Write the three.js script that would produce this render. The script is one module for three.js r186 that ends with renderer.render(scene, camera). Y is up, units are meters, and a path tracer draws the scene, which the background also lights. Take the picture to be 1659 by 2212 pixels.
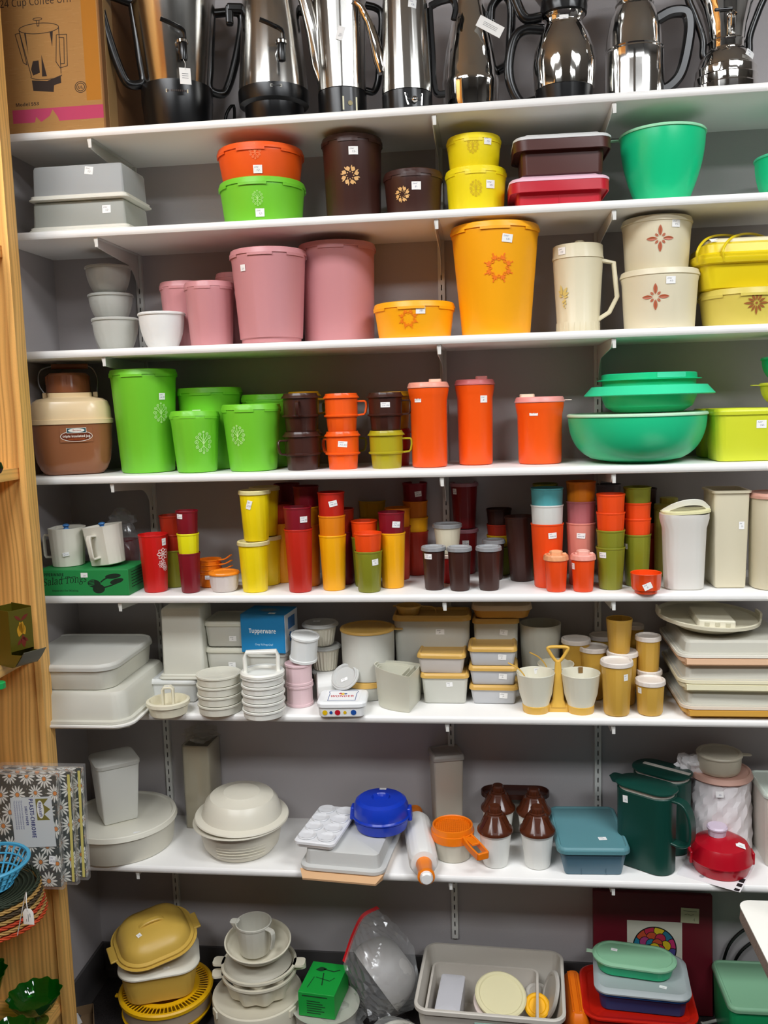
import * as THREE from 'three';
import { toCreasedNormals, mergeGeometries } from 'three/addons/utils/BufferGeometryUtils.js';
import { RoundedBoxGeometry } from 'three/addons/geometries/RoundedBoxGeometry.js';
import { RectAreaLightUniformsLib } from 'three/addons/lights/RectAreaLightUniformsLib.js';

// ---------- camera, light, exposure ----------
const scene = new THREE.Scene();
scene.background = new THREE.Color(0x000000);
const camera = new THREE.PerspectiveCamera(59.524, 1659 / 2212, 0.05, 60);
camera.position.set(0.3809, 1.6621, 2.3774);
camera.rotation.set(-0.12011, 0.11841, -0.02946, 'YXZ');
const renderer = new THREE.WebGLRenderer();
renderer.toneMapping = THREE.LinearToneMapping;
renderer.toneMappingExposure = 1.0;
renderer.shadowMap.enabled = true;
RectAreaLightUniformsLib.init();
const PANEL_LIGHT = 20, CEILING = 3.2;
const PANEL_SPOTS = [[-0.7, 1.75], [1.7, 1.75], [-0.7, 3.15], [1.7, 3.15]];

// ---------- helpers ----------
const T2 = Math.PI * 2;
let seed = 7;
const rnd = () => (seed = (seed * 16807) % 2147483647) / 2147483647;
const taken = {};
function numbered(n) { const k = taken[n] = (taken[n] ?? -1) + 1; return k ? n + '_' + String(k).padStart(3, '0') : n; }
function thing(name, label, category, x = 0, y = 0, z = 0, turn = 0, group) {
  const o = new THREE.Group(); o.name = numbered(name); o.position.set(x, y, z); o.rotation.y = turn;
  o.userData = { label, category }; if (group) o.userData.group = group; scene.add(o); return o;
}
function part(parent, name, geo, mat, x = 0, y = 0, z = 0, rx = 0, ry = 0, rz = 0) {
  const m = new THREE.Mesh(geo, mat); m.name = name; m.position.set(x, y, z); m.rotation.set(rx, ry, rz);
  m.castShadow = m.receiveShadow = true; parent.add(m); return m;
}
function struct(name, geo, mat, x = 0, y = 0, z = 0) { const m = part(scene, name, geo, mat, x, y, z); m.userData.kind = 'structure'; return m; }
const mats = {};
function plastic(c, rough = 0.42, more) {
  const k = c + '|' + rough + JSON.stringify(more ?? 0);
  return mats[k] ??= new THREE.MeshPhysicalMaterial({ color: c, roughness: rough, side: THREE.DoubleSide, ...more });
}
const sheer = (c, t = 0.4, rough = 0.75) => (t < 0.2 ? plastic(c, rough) : plastic(c, rough, { transmission: t * 0.6, thickness: 0 }));
const film = (c = 0xffffff, t = 0.93, rough = 0.12) => plastic(c, rough, { transmission: t, thickness: 0 });
const chrome = (c = 0xd8d6d2, rough = 0.08) => plastic(c, rough, { metalness: 1 });

// closed loop of a rounded rectangle (a circle when the corner radius reaches the half sizes)
function loop(hx, hz, cr, m) {
  const p = []; cr = Math.max(1e-5, Math.min(cr, hx, hz));
  for (let q = 0; q < 4; q++) { const cx = (q === 0 || q === 3 ? 1 : -1) * (hx - cr), cz = (q < 2 ? 1 : -1) * (hz - cr);
    for (let i = 0; i <= m; i++) { const a = (q + i / m) * Math.PI / 2; p.push([cx + cr * Math.cos(a), cz + cr * Math.sin(a)]); } }
  return p;
}
function quadMesh(rings, closed, capA, capB, crease = 0.62) {   // rings: arrays of [x, y, z]
  const pos = [], uv = []; const n = rings[0].length;
  const tri = (a, b, c, ua, ub, uc) => { const e1 = [b[0] - a[0], b[1] - a[1], b[2] - a[2]], e2 = [c[0] - a[0], c[1] - a[1], c[2] - a[2]];
    const cx = e1[1] * e2[2] - e1[2] * e2[1], cy = e1[2] * e2[0] - e1[0] * e2[2], cz = e1[0] * e2[1] - e1[1] * e2[0];
    if (cx * cx + cy * cy + cz * cz < 1e-20) return; pos.push(...a, ...b, ...c); uv.push(...ua, ...ub, ...uc); };
  const d = (a, b) => Math.hypot(a[0] - b[0], a[1] - b[1], a[2] - b[2]);
  const us = [0]; const mid = rings[rings.length >> 1];
  for (let i = 1; i <= n; i++) us.push(us[i - 1] + d(mid[i % n], mid[i - 1]));
  let v = 0;
  for (let k = 0; k + 1 < rings.length; k++) {
    const A = rings[k], B = rings[k + 1], v2 = v + d(A[0], B[0]);
    for (let i = 0; i < (closed ? n : n - 1); i++) { const j = (i + 1) % n;
      tri(A[i], B[i], B[j], [us[i], v], [us[i], v2], [us[i + 1], v2]); tri(A[i], B[j], A[j], [us[i], v], [us[i + 1], v2], [us[i + 1], v]); }
    v = v2;
  }
  for (const [on, r, flip] of [[capA, rings[0], 0], [capB, rings[rings.length - 1], 1]]) if (on) {
    const c = [0, 0, 0]; for (const q of r) for (let t = 0; t < 3; t++) c[t] += q[t] / n;
    for (let i = 0; i < n; i++) { const a = r[i], b = r[(i + 1) % n], w = (q) => [q[0], q[2]];
      if (flip) tri(c, b, a, w(c), w(b), w(a)); else tri(c, a, b, w(c), w(a), w(b)); }
  }
  const g = new THREE.BufferGeometry();
  g.setAttribute('position', new THREE.Float32BufferAttribute(pos, 3)); g.setAttribute('uv', new THREE.Float32BufferAttribute(uv, 2));
  return toCreasedNormals(g, crease);
}
// sections [halfX, halfZ, corner, y, offsetX, offsetZ] joined into one skin, both ends closed
function skin(secs, m = 6, crease) {
  return quadMesh(secs.map(([hx, hz, cr, y, ox = 0, oz = 0]) => loop(hx, hz, cr, m).map(([a, b]) => [a + ox, y, b + oz])), true, true, true, crease);
}
// revolved closed profile with an open middle
const hoop = (prof, n = 56, crease = 0.6) => quadMesh([...prof, prof[0]].map(([r, y]) => Array.from({ length: n }, (_, i) => [r * Math.cos(i * T2 / n), y, r * Math.sin(i * T2 / n)])), true, false, false, crease);
const round = (prof, m = 12, crease) => skin(prof.map(([r, y]) => [Math.max(r, 1e-4), Math.max(r, 1e-4), 1, y]), m, crease);
// profile of [inset, y] round a rounded rectangle; inset 9 closes in the middle
const vessel = (hx, hz, cr, prof, m = 6, crease) => skin(prof.map(([i, y]) => { const s = Math.min(i, Math.min(hx, hz) - 0.001); return [hx - s, hz - s, cr >= Math.min(hx, hz) ? 9 : Math.max(cr - s, 0.003), y]; }), m, crease);
// hollow open body: taper at the foot, lip at the rim
const bodyProf = (h, taper, t = 0.002, lip = 0) => [[taper + 0.007, 0], [taper + 0.0015, 0.0022], [taper, 0.006], [0.0005, h - 0.007], [-lip, h - 0.006], [-lip, h - 0.001], [t * 0.3, h], [t, h - 0.001], [t + 0.0005, h - 0.008], [taper + t, 0.007], [taper + t + 0.004, 0.0045]];
const bowlProf = (h, R, foot, t = 0.002, lip = 0.003, bulge = 0.5) => {   // round bowl: insets follow a curve
  const out = [], inn = []; for (let i = 0; i <= 12; i++) { const a = i / 12, e = Math.pow(1 - Math.pow(a, 1 / bulge), 1 / 1) ; const s = (R - foot) * Math.pow(1 - Math.sin(Math.min(1, Math.pow(a, bulge)) * Math.PI / 2), 1); out.push([s, 0.002 + a * (h - 0.004)]); inn.unshift([s + t, 0.002 + t + a * (h - 0.004 - t)]); }
  return [[R - foot + 0.004, 0], ...out, [-lip, h - 0.003], [-lip, h - 0.0005], [t * 0.4, h], ...inn];
};
const lidProf = (ov = 0.003, h = 0.012, well = 0.004) => [[0.003, 0], [-ov, 0], [-ov - 0.001, 0.002], [-ov, 0.005], [0.0015, h * 0.7], [0.003, h], [0.007, h], [0.010, h - well], [0.02, h - well], [9, h - well]];
const capProf = (ov = 0.002, drop = 0.010) => [[0, 0.0006], [-ov, 0], [-ov - 0.0006, 0.001], [-ov, drop], [0.001, drop + 0.002], [0.004, drop + 0.002], [0.006, drop - 0.002], [9, drop - 0.002]];
function tube(pts, r, seg = 40, radial = 8, closed = false) { return new THREE.TubeGeometry(new THREE.CatmullRomCurve3(pts.map((q) => new THREE.Vector3(...q)), closed, 'centripetal'), seg, r, radial, closed); }
// flat strap of given width (along side vector) and thickness following a path
function strap(pts, width, thick, side = [0, 0, 1], seg = 28, taperEnd = 1, smooth = true) {
  const P = pts.map((q) => new THREE.Vector3(...q)); const cv = smooth ? new THREE.CatmullRomCurve3(P, false, 'centripetal') : null;
  const S = new THREE.Vector3(...side).normalize(), rings = []; const list = smooth ? cv.getPoints(seg) : P;
  for (let i = 0; i < list.length; i++) { const t = (list[Math.min(i + 1, list.length - 1)].clone().sub(list[Math.max(i - 1, 0)])).normalize(); const nrm = new THREE.Vector3().crossVectors(t, S).normalize();
    const k = 1 + (taperEnd - 1) * i / (list.length - 1); const w = width / 2 * k, h = thick / 2, b = Math.min(w, h) * 0.5;
    const at = (a, c) => { const q = list[i].clone().addScaledVector(S, a).addScaledVector(nrm, c); return [q.x, q.y, q.z]; };
    rings.push([at(-w, -h + b), at(-w + b, -h), at(w - b, -h), at(w, -h + b), at(w, h - b), at(w - b, h), at(-w + b, h), at(-w, h - b)]); }
  return quadMesh(rings, true, true, true, 0.7);
}
const box = (w, h, d, r = 0.0015) => new RoundedBoxGeometry(w, h, d, 2, Math.min(r, w / 2.2, h / 2.2, d / 2.2));
function moved(g, x = 0, y = 0, z = 0, rx = 0, ry = 0, rz = 0) { return g.clone().applyMatrix4(new THREE.Matrix4().compose(new THREE.Vector3(x, y, z), new THREE.Quaternion().setFromEuler(new THREE.Euler(rx, ry, rz)), new THREE.Vector3(1, 1, 1))); }
function merge(list) { const l = list.map((g) => { const q = g.index ? g.toNonIndexed() : g; for (const k of Object.keys(q.attributes)) if (!['position', 'normal', 'uv'].includes(k)) q.deleteAttribute(k); return q; }); return mergeGeometries(l); }
function curvedBand(r0, r1, y0, y1, a0, a1, n = 8) {   // solid arc of a ring, angles from +z towards +x
  const rings = []; for (let i = 0; i <= n; i++) { const a = a0 + (a1 - a0) * i / n, s = Math.sin(a), c = Math.cos(a); rings.push([[r0 * s, y0, r0 * c], [r1 * s, y0, r1 * c], [r1 * s, y1, r1 * c], [r0 * s, y1, r0 * c]]); }
  return quadMesh(rings, true, true, true, 0.5);
}

// ---------- print and stickers laid on surfaces ----------
const canvas = (w, h) => { const c = document.createElement('canvas'); c.width = w; c.height = h; return [c, c.getContext('2d')]; };
const texOf = (c) => { const t = new THREE.CanvasTexture(c); t.colorSpace = THREE.SRGBColorSpace; return t; };
const noteText = [['DNC', '12-'], ['DNC', '10-'], ['NAT', '14-'], ['DNC', '15-'], ['DNC', '18-'], ['DNC', '24.95'], ['KVF', '5-'], ['NAT', '6-'], ['42-', 'set/4'], ['', '20-'], ['DNC', '8-'], ['', '16-'], ['DNC', '3-'], ['NAT', '13-'], ['', '35-'], ['DNC', '30-']];
const stickerMat = (() => { const [c, g] = canvas(1024, 1024);
  g.fillStyle = '#f4f3f0'; g.fillRect(0, 0, 1024, 1024);
  noteText.forEach(([a, b2], i) => { const x = (i % 4) * 256, y = (i >> 2) * 256; g.fillStyle = i % 3 ? '#3a4270' : '#3c3c44'; g.font = 'italic 62px sans-serif'; g.fillText(a, x + 28, y + 88); g.font = 'italic 84px sans-serif'; g.fillText(b2, x + (b2.length > 3 ? 30 : 80), y + 190); });
  return new THREE.MeshStandardMaterial({ map: texOf(c), roughness: 0.6, side: THREE.DoubleSide }); })();
const AISLE = [0.38, 2.38];   // where customers stand: printed sides are turned this way
const onRound = (t, r0, r1, h, lift = 0.0006) => { const th = Math.atan2(AISLE[0] - t.position.x, AISLE[1] - t.position.z) - t.rotation.y;
  return (u, v) => { const r = r0 + (r1 - r0) * v / h, a = th + u / ((r0 + r1) / 2); return [(r + lift) * Math.sin(a), v, (r + lift) * Math.cos(a)]; }; };
const onFront = (z0, z1, h, lift = 0.0006) => (u, v) => [u, v, z0 + (z1 - z0) * v / h + lift];
const onTop = (y, lift = 0.0006) => (u, v) => [u, y + lift, -v];
const onRight = (x0, x1, h, lift = 0.0006) => (u, v) => [x0 + (x1 - x0) * v / h + lift, v, -u];
function patch(surf, u0, v0, w, h, rot = 0, cell = [0, 0, 1, 1], n = 6, lift = 0) {
  const rings = [], uvs = []; const c = Math.cos(rot), s = Math.sin(rot);
  for (let j = 0; j <= n; j++) { const row = []; for (let i = 0; i <= n; i++) { const a = (i / n - 0.5) * w, b2 = (j / n - 0.5) * h; row.push(surf(u0 + a * c - b2 * s, v0 + a * s + b2 * c)); } rings.push(row); }
  const g = new THREE.BufferGeometry(), pos = [], idx = [];
  for (let j = 0; j <= n; j++) for (let i = 0; i <= n; i++) { pos.push(...rings[j][i]); uvs.push(cell[0] + cell[2] * i / n, cell[1] + cell[3] * j / n); }
  for (let j = 0; j < n; j++) for (let i = 0; i < n; i++) { const a = j * (n + 1) + i; idx.push(a, a + 1, a + n + 2, a, a + n + 2, a + n + 1); }
  g.setAttribute('position', new THREE.Float32BufferAttribute(pos, 3)); g.setAttribute('uv', new THREE.Float32BufferAttribute(uvs, 2)); g.setIndex(idx); g.computeVertexNormals(); return g;
}
function sticker(parent, surf, u, v, no = 0, w = 0.021, h = 0.018, rot = 0) {
  return part(parent, 'price_sticker', patch(surf, u, v, w, h, rot, [(no % 4) / 4, 0.75 - (no >> 2) / 4, 0.25, 0.25]), stickerMat);
}
// polygons ([x, y] lists, or [outer, hole]) printed on a surface
function printed(parent, name, surf, polys, mat, u0, v0, s = 1) {
  const pos = [], nor = [];
  for (const pl of polys) { const hole = Array.isArray(pl[0][0]); const sh = new THREE.Shape((hole ? pl[0] : pl).map((q) => new THREE.Vector2(q[0], q[1])));
    if (hole) sh.holes.push(new THREE.Path(pl[1].map((q) => new THREE.Vector2(q[0], q[1]))));
    const g = new THREE.ShapeGeometry(sh).toNonIndexed(), p = g.attributes.position; for (let i = 0; i < p.count; i++) pos.push(...surf(u0 + p.getX(i) * s, v0 + p.getY(i) * s)); }
  const g = new THREE.BufferGeometry(); g.setAttribute('position', new THREE.Float32BufferAttribute(pos, 3)); g.setAttribute('uv', new THREE.Float32BufferAttribute(new Float32Array(pos.length / 3 * 2), 2)); g.computeVertexNormals();
  return part(parent, name, g, mat);
}
const disc = (x, y, r, n = 16) => Array.from({ length: n }, (_, i) => [x + r * Math.cos(i * 2 * Math.PI / n), y + r * Math.sin(i * 2 * Math.PI / n)]);
const ringP = (x, y, r, w, n = 16) => [disc(x, y, r, n), disc(x, y, r - w, n).reverse()];
const petal = (x, y, a, len, wid, n = 8, start = 0) => { const o = []; for (let i = 0; i <= n; i++) { const t = i / n; o.push([start + t * len, Math.sin(t * Math.PI) * wid / 2]); } for (let i = n - 1; i > 0; i--) { const t = i / n; o.push([start + t * len, -Math.sin(t * Math.PI) * wid / 2]); } return o.map(([p, q]) => [x + p * Math.cos(a) - q * Math.sin(a), y + p * Math.sin(a) + q * Math.cos(a)]); };
const stroke = (pts, w) => { const a = [], b2 = []; pts.forEach((p, i) => { const q = pts[Math.min(i + 1, pts.length - 1)], o = pts[Math.max(i - 1, 0)]; const l = Math.hypot(q[0] - o[0], q[1] - o[1]) || 1; const nx = -(q[1] - o[1]) / l * w / 2, ny = (q[0] - o[0]) / l * w / 2; a.push([p[0] + nx, p[1] + ny]); b2.unshift([p[0] - nx, p[1] - ny]); }); return [...a, ...b2]; };
const motif = {
  scroll: [...[[0, 46, 4], [-13, 38, 5.5], [13, 38, 5.5], [-22, 26, 6.5], [22, 26, 6.5], [-25, 9, 7], [25, 9, 7], [-23, -10, 6], [23, -10, 6], [-13, -22, 6], [13, -22, 6], [0, -31, 4.5]].flatMap(([x, y, r]) => [ringP(x, y, r, 2), disc(x, y, r * 0.32, 8)]),
    stroke([[0, -26], [0, 40]], 2.3), stroke([[-26, -1], [26, -1]], 1.9), ...[-1, 1].flatMap((s) => [stroke([[0, 0], [s * 4, 18], [s * 12, 31]], 2.1), stroke([[0, 0], [s * 8, 12], [s * 17, 21]], 2.1), stroke([[0, -3], [s * 6, -12], [s * 11, -16]], 1.9)])],
  tulips: Array.from({ length: 8 }, (_, i) => i * T2 / 8 + 0.3).flatMap((a) => [petal(0, 0, a, 19, 15, 8, 15), petal(0, 0, a + 0.28, 15, 5, 6, 22), petal(0, 0, a - 0.32, 6, 4, 6, 10)]),
  wreath: Array.from({ length: 8 }, (_, i) => i * T2 / 8).flatMap((a) => [ringP(22 * Math.cos(a), 22 * Math.sin(a), 4.5, 2), petal(22 * Math.cos(a + 0.39), 22 * Math.sin(a + 0.39), a + 0.39, 15, 5), petal(21 * Math.cos(a + 0.39), 21 * Math.sin(a + 0.39), a + 0.95, 13, 4.5), petal(21 * Math.cos(a + 0.39), 21 * Math.sin(a + 0.39), a - 0.17, 13, 4.5), disc(38 * Math.cos(a + 0.39), 38 * Math.sin(a + 0.39), 2.2, 8)]),
  star: [0, 1, 2, 3].flatMap((i) => { const a = i * Math.PI / 2; const half = (s, L, W, st, b2) => { const o = [], k = 8; for (let q = 0; q <= k; q++) o.push([st + q / k * L, s * (0.7 + Math.sin(q / k * Math.PI) * W)]); o.push([st + L, s * 0.3], [st, s * 0.5]); const cc = Math.cos(b2), ss = Math.sin(b2); return o.map(([p, w]) => [p * cc - w * ss, p * ss + w * cc]); }; return [half(1, 33, 5.2, 8, a), half(-1, 33, 5.2, 8, a), half(1, 13, 3, 8, a + Math.PI / 4), half(-1, 13, 3, 8, a + Math.PI / 4)]; }),
  burst: [disc(0, 0, 4), ...Array.from({ length: 12 }, (_, i) => petal(0, 0, i * T2 / 12, i % 3 === 0 ? 30 : 22, 7, 6, 7))],
  spray: [petal(0, 0, 1.75, 40, 12), petal(2, 0, 0.95, 34, 12), petal(0, 2, 2.45, 26, 10), petal(3, -3, 0.45, 28, 10), petal(0, -6, 2.8, 20, 9), petal(4, -8, 0.1, 22, 8), disc(10, -20, 5), disc(2, -25, 4.5), disc(12, -31, 4.5), disc(4, -38, 4), disc(9, -46, 3)],
  daisy: Array.from({ length: 8 }, (_, i) => i * T2 / 8).map((a) => [petal(0, 0, a, 15, 11, 10, 4), petal(0, 0, a, 11, 6, 10, 6).reverse()]).concat([disc(0, 0, 3.5)]),
};

// ---------- the setting ----------
function noiseCanvas(w, h, fn) { const [c, g] = canvas(w, h); const d = g.createImageData(w, h); for (let y = 0; y < h; y++) for (let x = 0; x < w; x++) { const [r, q, b2] = fn(x, y); const i = (y * w + x) * 4; d.data[i] = r; d.data[i + 1] = q; d.data[i + 2] = b2; d.data[i + 3] = 255; } g.putImageData(d, 0, 0); return c; }
function uvBox(w, h, d) { const g = new THREE.BoxGeometry(w, h, d), u = g.attributes.uv, f = [[d, h], [d, h], [w, d], [w, d], [w, h], [w, h]]; for (let i = 0; i < 24; i++) u.setXY(i, u.getX(i) * f[i >> 2][0], u.getY(i) * f[i >> 2][1]); return g; }
const wrap = (t, rx = 1, ry = 1) => { t.wrapS = t.wrapT = THREE.RepeatWrapping; t.repeat.set(rx, ry); return t; };
const grit = noiseCanvas(256, 256, () => { const v = 110 + rnd() * 60; return [v, v, v]; });
const gritTex = wrap(new THREE.CanvasTexture(grit), 4, 4);
const wallPaint = new THREE.MeshStandardMaterial({ color: 0xb2acac, roughness: 0.72, bumpMap: gritTex, bumpScale: 0.0006 });
const shopWall = new THREE.MeshStandardMaterial({ color: 0x83817e, roughness: 0.8 });
const ceilingMat = new THREE.MeshStandardMaterial({ color: 0xb5b1aa, roughness: 0.9 });
const carpet = new THREE.MeshStandardMaterial({ map: wrap(texOf(noiseCanvas(256, 256, () => { const v = 22 + rnd() * 46; return [v * 1.05, v * 0.92, v * 0.92]; })), 5, 5), roughness: 1, bumpMap: gritTex, bumpScale: 0.003 });
const vinyl = plastic(0x4f4c4c, 0.55);
const shelfWhite = plastic(0xf2f0ec, 0.33);
const steelWhite = plastic(0xd9d8d2, 0.4);
const LX = -0.7854;
struct('floor', uvBox(7.2, 0.1, 8), carpet, 0.9, -0.05, 3.4);
struct('ceiling', uvBox(7.2, 0.1, 8), ceilingMat, 0.9, CEILING + 0.05, 3.4);
struct('wall_back', uvBox(5.6, CEILING, 0.12), wallPaint, LX + 2.8, CEILING / 2, -0.06);
struct('wall_left', uvBox(1.8, CEILING, 0.48), wallPaint, LX - 0.9, CEILING / 2, 0.12);
struct('wall_aisle', uvBox(0.12, CEILING, 7.2), shopWall, -2.4, CEILING / 2, 3.6);
struct('wall_right', uvBox(0.12, CEILING, 7.5), shopWall, 4.2, CEILING / 2, 3.6);
struct('wall_front', uvBox(7.2, CEILING, 0.12), shopWall, 0.9, CEILING / 2, 7.3);
const coveH = 0.098 ;
struct('baseboard_back', skin([[2.8, 0.012, 0.001, 0], [2.8, 0.006, 0.001, 0.012, 0, -0.006], [2.8, 0.0045, 0.001, 0.02, 0, -0.0075], [2.8, 0.004, 0.001, coveH, 0, -0.008]], 1), vinyl, LX + 2.8, 0, 0.012);
struct('baseboard_left', skin([[0.012, 0.18, 0.001, 0], [0.006, 0.18, 0.001, 0.012, -0.006, 0], [0.0045, 0.18, 0.001, 0.02, -0.0075, 0], [0.004, 0.18, 0.001, coveH, -0.008, 0]], 1), vinyl, LX + 0.012, 0, 0.18);

const lampGlow = new THREE.MeshStandardMaterial({ color: 0xffffff, emissive: 0xf8fbff, emissiveIntensity: 3.2, roughness: 0.6 });
for (const [x, z] of PANEL_SPOTS) {
  const spot = (z < 2.5 ? 'in the row by the wall shelves' : 'in the row away from the wall shelves') + (x < 0 ? ', bookcase side' : ', table side');
  const t = thing('ceiling_light', 'white fluorescent ceiling panel ' + spot, 'ceiling light', x, CEILING - 0.03, z, 0, 'ceiling panels over the aisle');
  part(t, 'frame', merge([moved(box(1.24, 0.03, 0.03), 0, 0.012, 0.305), moved(box(1.24, 0.03, 0.03), 0, 0.012, -0.305), moved(box(0.03, 0.03, 0.64), 0.605, 0.012, 0), moved(box(0.03, 0.03, 0.64), -0.605, 0.012, 0)]), steelWhite);
  part(t, 'diffuser', box(1.18, 0.012, 0.58), lampGlow, 0, 0.015, 0);
  const l = new THREE.RectAreaLight(0xf7fbff, PANEL_LIGHT, 1.18, 0.58); l.name = 'ceiling_light_glow'; l.position.set(x, CEILING - 0.026, z); l.rotation.x = -Math.PI / 2; scene.add(l);
}

// seven white melamine boards on slotted standards
const SHELF = [0, 2.3209, 2.0939, 1.8132, 1.5068, 1.2081, 0.9073, 0.4991], DEPTH = 0.287, THICK = 0.019;
const where = ['', 'carrying the chrome coffee pots', 'carrying the orange and green canisters', 'carrying the dusty pink canisters', 'carrying the brown insulated jug', 'carrying the tumbler stacks', 'carrying the gold lidded cups', 'carrying the brown capped shakers'];
for (let k = 1; k <= 7; k++) { const t = thing('shelf_board', 'long white melamine shelf ' + where[k], 'shelf', LX + 1.16, SHELF[k] - THICK, DEPTH / 2, 0, 'white wall shelves');
  const L = 1.159, b2 = 0.005, D = DEPTH / 2, pr = [[-D, 0], [D - b2, 0], [D - 0.0015, 0.0015], [D, b2], [D, THICK - b2], [D - 0.0015, THICK - 0.0015], [D - b2, THICK], [-D, THICK]];
  part(t, 'board', quadMesh([-L, L].map((x) => pr.map(([z, y]) => [x, y, z])), true, true, true, 0.9), shelfWhite); }
const STANDARD_X = [-0.5436, 0.266, 0.6609];
const stdNames = ['white slotted shelf standard beside the corner, holding seven brackets', 'white slotted shelf standard between the urns and the carafes', 'white slotted shelf standard behind the stacked almond canisters'];
STANDARD_X.forEach((x, n) => {
  const t = thing('shelf_standard', stdNames[n], 'shelf standard', x, 0.16, 0);
  const y1 = 2.17, w = 0.016, d = 0.011, list = [moved(box(0.0015, y1, d, 0.0004), -w / 2, y1 / 2, d / 2), moved(box(0.0015, y1, d, 0.0004), w / 2, y1 / 2, d / 2), moved(new THREE.BoxGeometry(0.0065, y1, 0.0015), -0.0048, y1 / 2, d), moved(new THREE.BoxGeometry(0.0065, y1, 0.0015), 0.0048, y1 / 2, d)];
  for (let y = 0; y < y1; y += 0.0254) list.push(moved(new THREE.BoxGeometry(0.0034, 0.0115, 0.0014), 0, y + 0.005, d));
  part(t, 'channel', merge(list), steelWhite);
  for (const y of [0.42, 1.03, 1.55]) part(t, 'screw', round([[0.0032, 0], [0.003, 0.0012], [0.0015, 0.002]], 4), plastic(0x8a8880, 0.4, { metalness: 0.6 }), 0, y, d + 0.0005, Math.PI / 2);
  for (let k = 1; k <= 7; k++) {
    const s = new THREE.Shape(); s.moveTo(0, 0); s.lineTo(0.262, 0); s.quadraticCurveTo(0.268, 0.002, 0.267, -0.006); s.quadraticCurveTo(0.264, -0.020, 0.250, -0.021); s.lineTo(0.075, -0.034); s.quadraticCurveTo(0.03, -0.04, 0.012, -0.085); s.lineTo(0, -0.088); s.closePath();
    const g = new THREE.ExtrudeGeometry(s, { depth: 0.0018, bevelEnabled: false }); g.rotateY(-Math.PI / 2);
    const lip = moved(box(0.008, 0.022, 0.002), 0.004, -0.011, 0.2665);
    part(t, 'bracket', merge([g, moved(box(0.012, 0.0016, 0.25), 0.004, -0.0008, 0.135), lip]), steelWhite, 0.001, SHELF[k] - THICK - 0.0004 - 0.16, 0.0112);
  }
});

// pine bookcase standing at the corner, open side towards the aisle
const pine = (() => { const lines = Array.from({ length: 34 }, (_, i) => [i / 34 + rnd() * 0.02, 0.002 + rnd() * 0.006, rnd()]);
  return noiseCanvas(512, 1024, (x, y) => { const u = x / 512 + 0.012 * Math.sin(y / 1024 * T2) + 0.006 * Math.sin(y / 1024 * T2 * 3 + 1); let v = 0; for (const [c, w, k] of lines) { const q = Math.abs(((u - c + 1.5) % 1) - 0.5); if (q < w * 3) v += (1 - q / (w * 3)) * (0.35 + 0.65 * k); }
    for (const [kx, ky, kr] of [[150, 300, 22], [390, 760, 16]]) { const q = Math.hypot((x - kx), (y - ky) * 0.6) / kr; if (q < 1) v += 2.2 * (1 - q) ; }
    const f = 1 - Math.min(1.6, v) * 0.2 + (rnd() - 0.5) * 0.04; return [250 * f, 200 * f * (0.98 - 0.03 * v), 118 * f * (0.96 - 0.06 * v)]; }); })();
const pineTex = texOf(pine);
const woodUp = new THREE.MeshStandardMaterial({ map: wrap(pineTex.clone(), 2.6, 1.1), roughness: 0.5 });
const woodAlong = new THREE.MeshStandardMaterial({ map: wrap(pineTex.clone(), 2.6, 1.1), roughness: 0.5 }); woodAlong.map.rotation = Math.PI / 2;
const PX = -0.6783, PZ = 0.385;
{
  const t = thing('bookcase', 'open pine bookcase with side panel beside the white wall shelves', 'bookcase', PX, 0, PZ);
  part(t, 'side_panel', uvBox(0.5, 2.75, 0.036), woodUp, -0.25, 1.375, 0.018);
  part(t, 'front_stile', uvBox(0.016, 2.75, 0.044), woodUp, -0.0075, 1.375, 0.022);
  const zs = 0.036, tops = [2.0394, 1.5401, 1.1121, 0.5722, 0.2061];
  for (const y of tops) part(t, 'shelf', uvBox(0.40, 0.026, 1.15), woodAlong, -0.22, y - 0.013, zs + 0.575);
  part(t, 'side_panel', uvBox(0.5, 2.75, 0.036), woodUp, -0.25, 1.375, zs + 1.15 + 0.018);
  part(t, 'back_panel', uvBox(0.012, 2.75, 1.222), woodUp, -0.506, 1.375, 0.611);
}
const BOOK = [2.0394, 1.5401, 1.1121, 0.5722, 0.2061];

// ---------- kit of container builders; sizes [x, y, z, radius, height] or [x, y, z, width, height, depth] ----------
const C = { orange: 0xf15a12, green: 0x74c92e, brown: 0x3a1c14, yellow: 0xf2dc10, red: 0xc8102e, jade: 0x1cc98a, pink: 0xc98a8d, gold: 0xffae08, almond: 0xe2d8bb, mustard: 0xd8c348, avocado: 0x7c8420, maroon: 0x840a1c, rust: 0xb5260a, orangeGold: 0xec7d05, sun: 0xf7b500, sheer: 0xe6e5dc, white: 0xf0efea, cream: 0xe9e4d2, teal: 0x5fb0b0, lime: 0xd6dd3a, harvest: 0xd3a02c, tan: 0xd9aa48, blush: 0xf0a79a, wine: 0x650515 };
function marks(t, surf, o) {
  for (const s of o.st ?? []) sticker(t, surf, s[0], s[1], s[2], s[3] ?? 0.021, s[4] ?? 0.018, s[5] ?? 0);
  if (o.decal) { const [m, c, u, v, s] = o.decal; printed(t, 'printed_motif', surf, motif[m], plastic(c, 0.45), u, v, s / 1000); }
}
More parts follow.
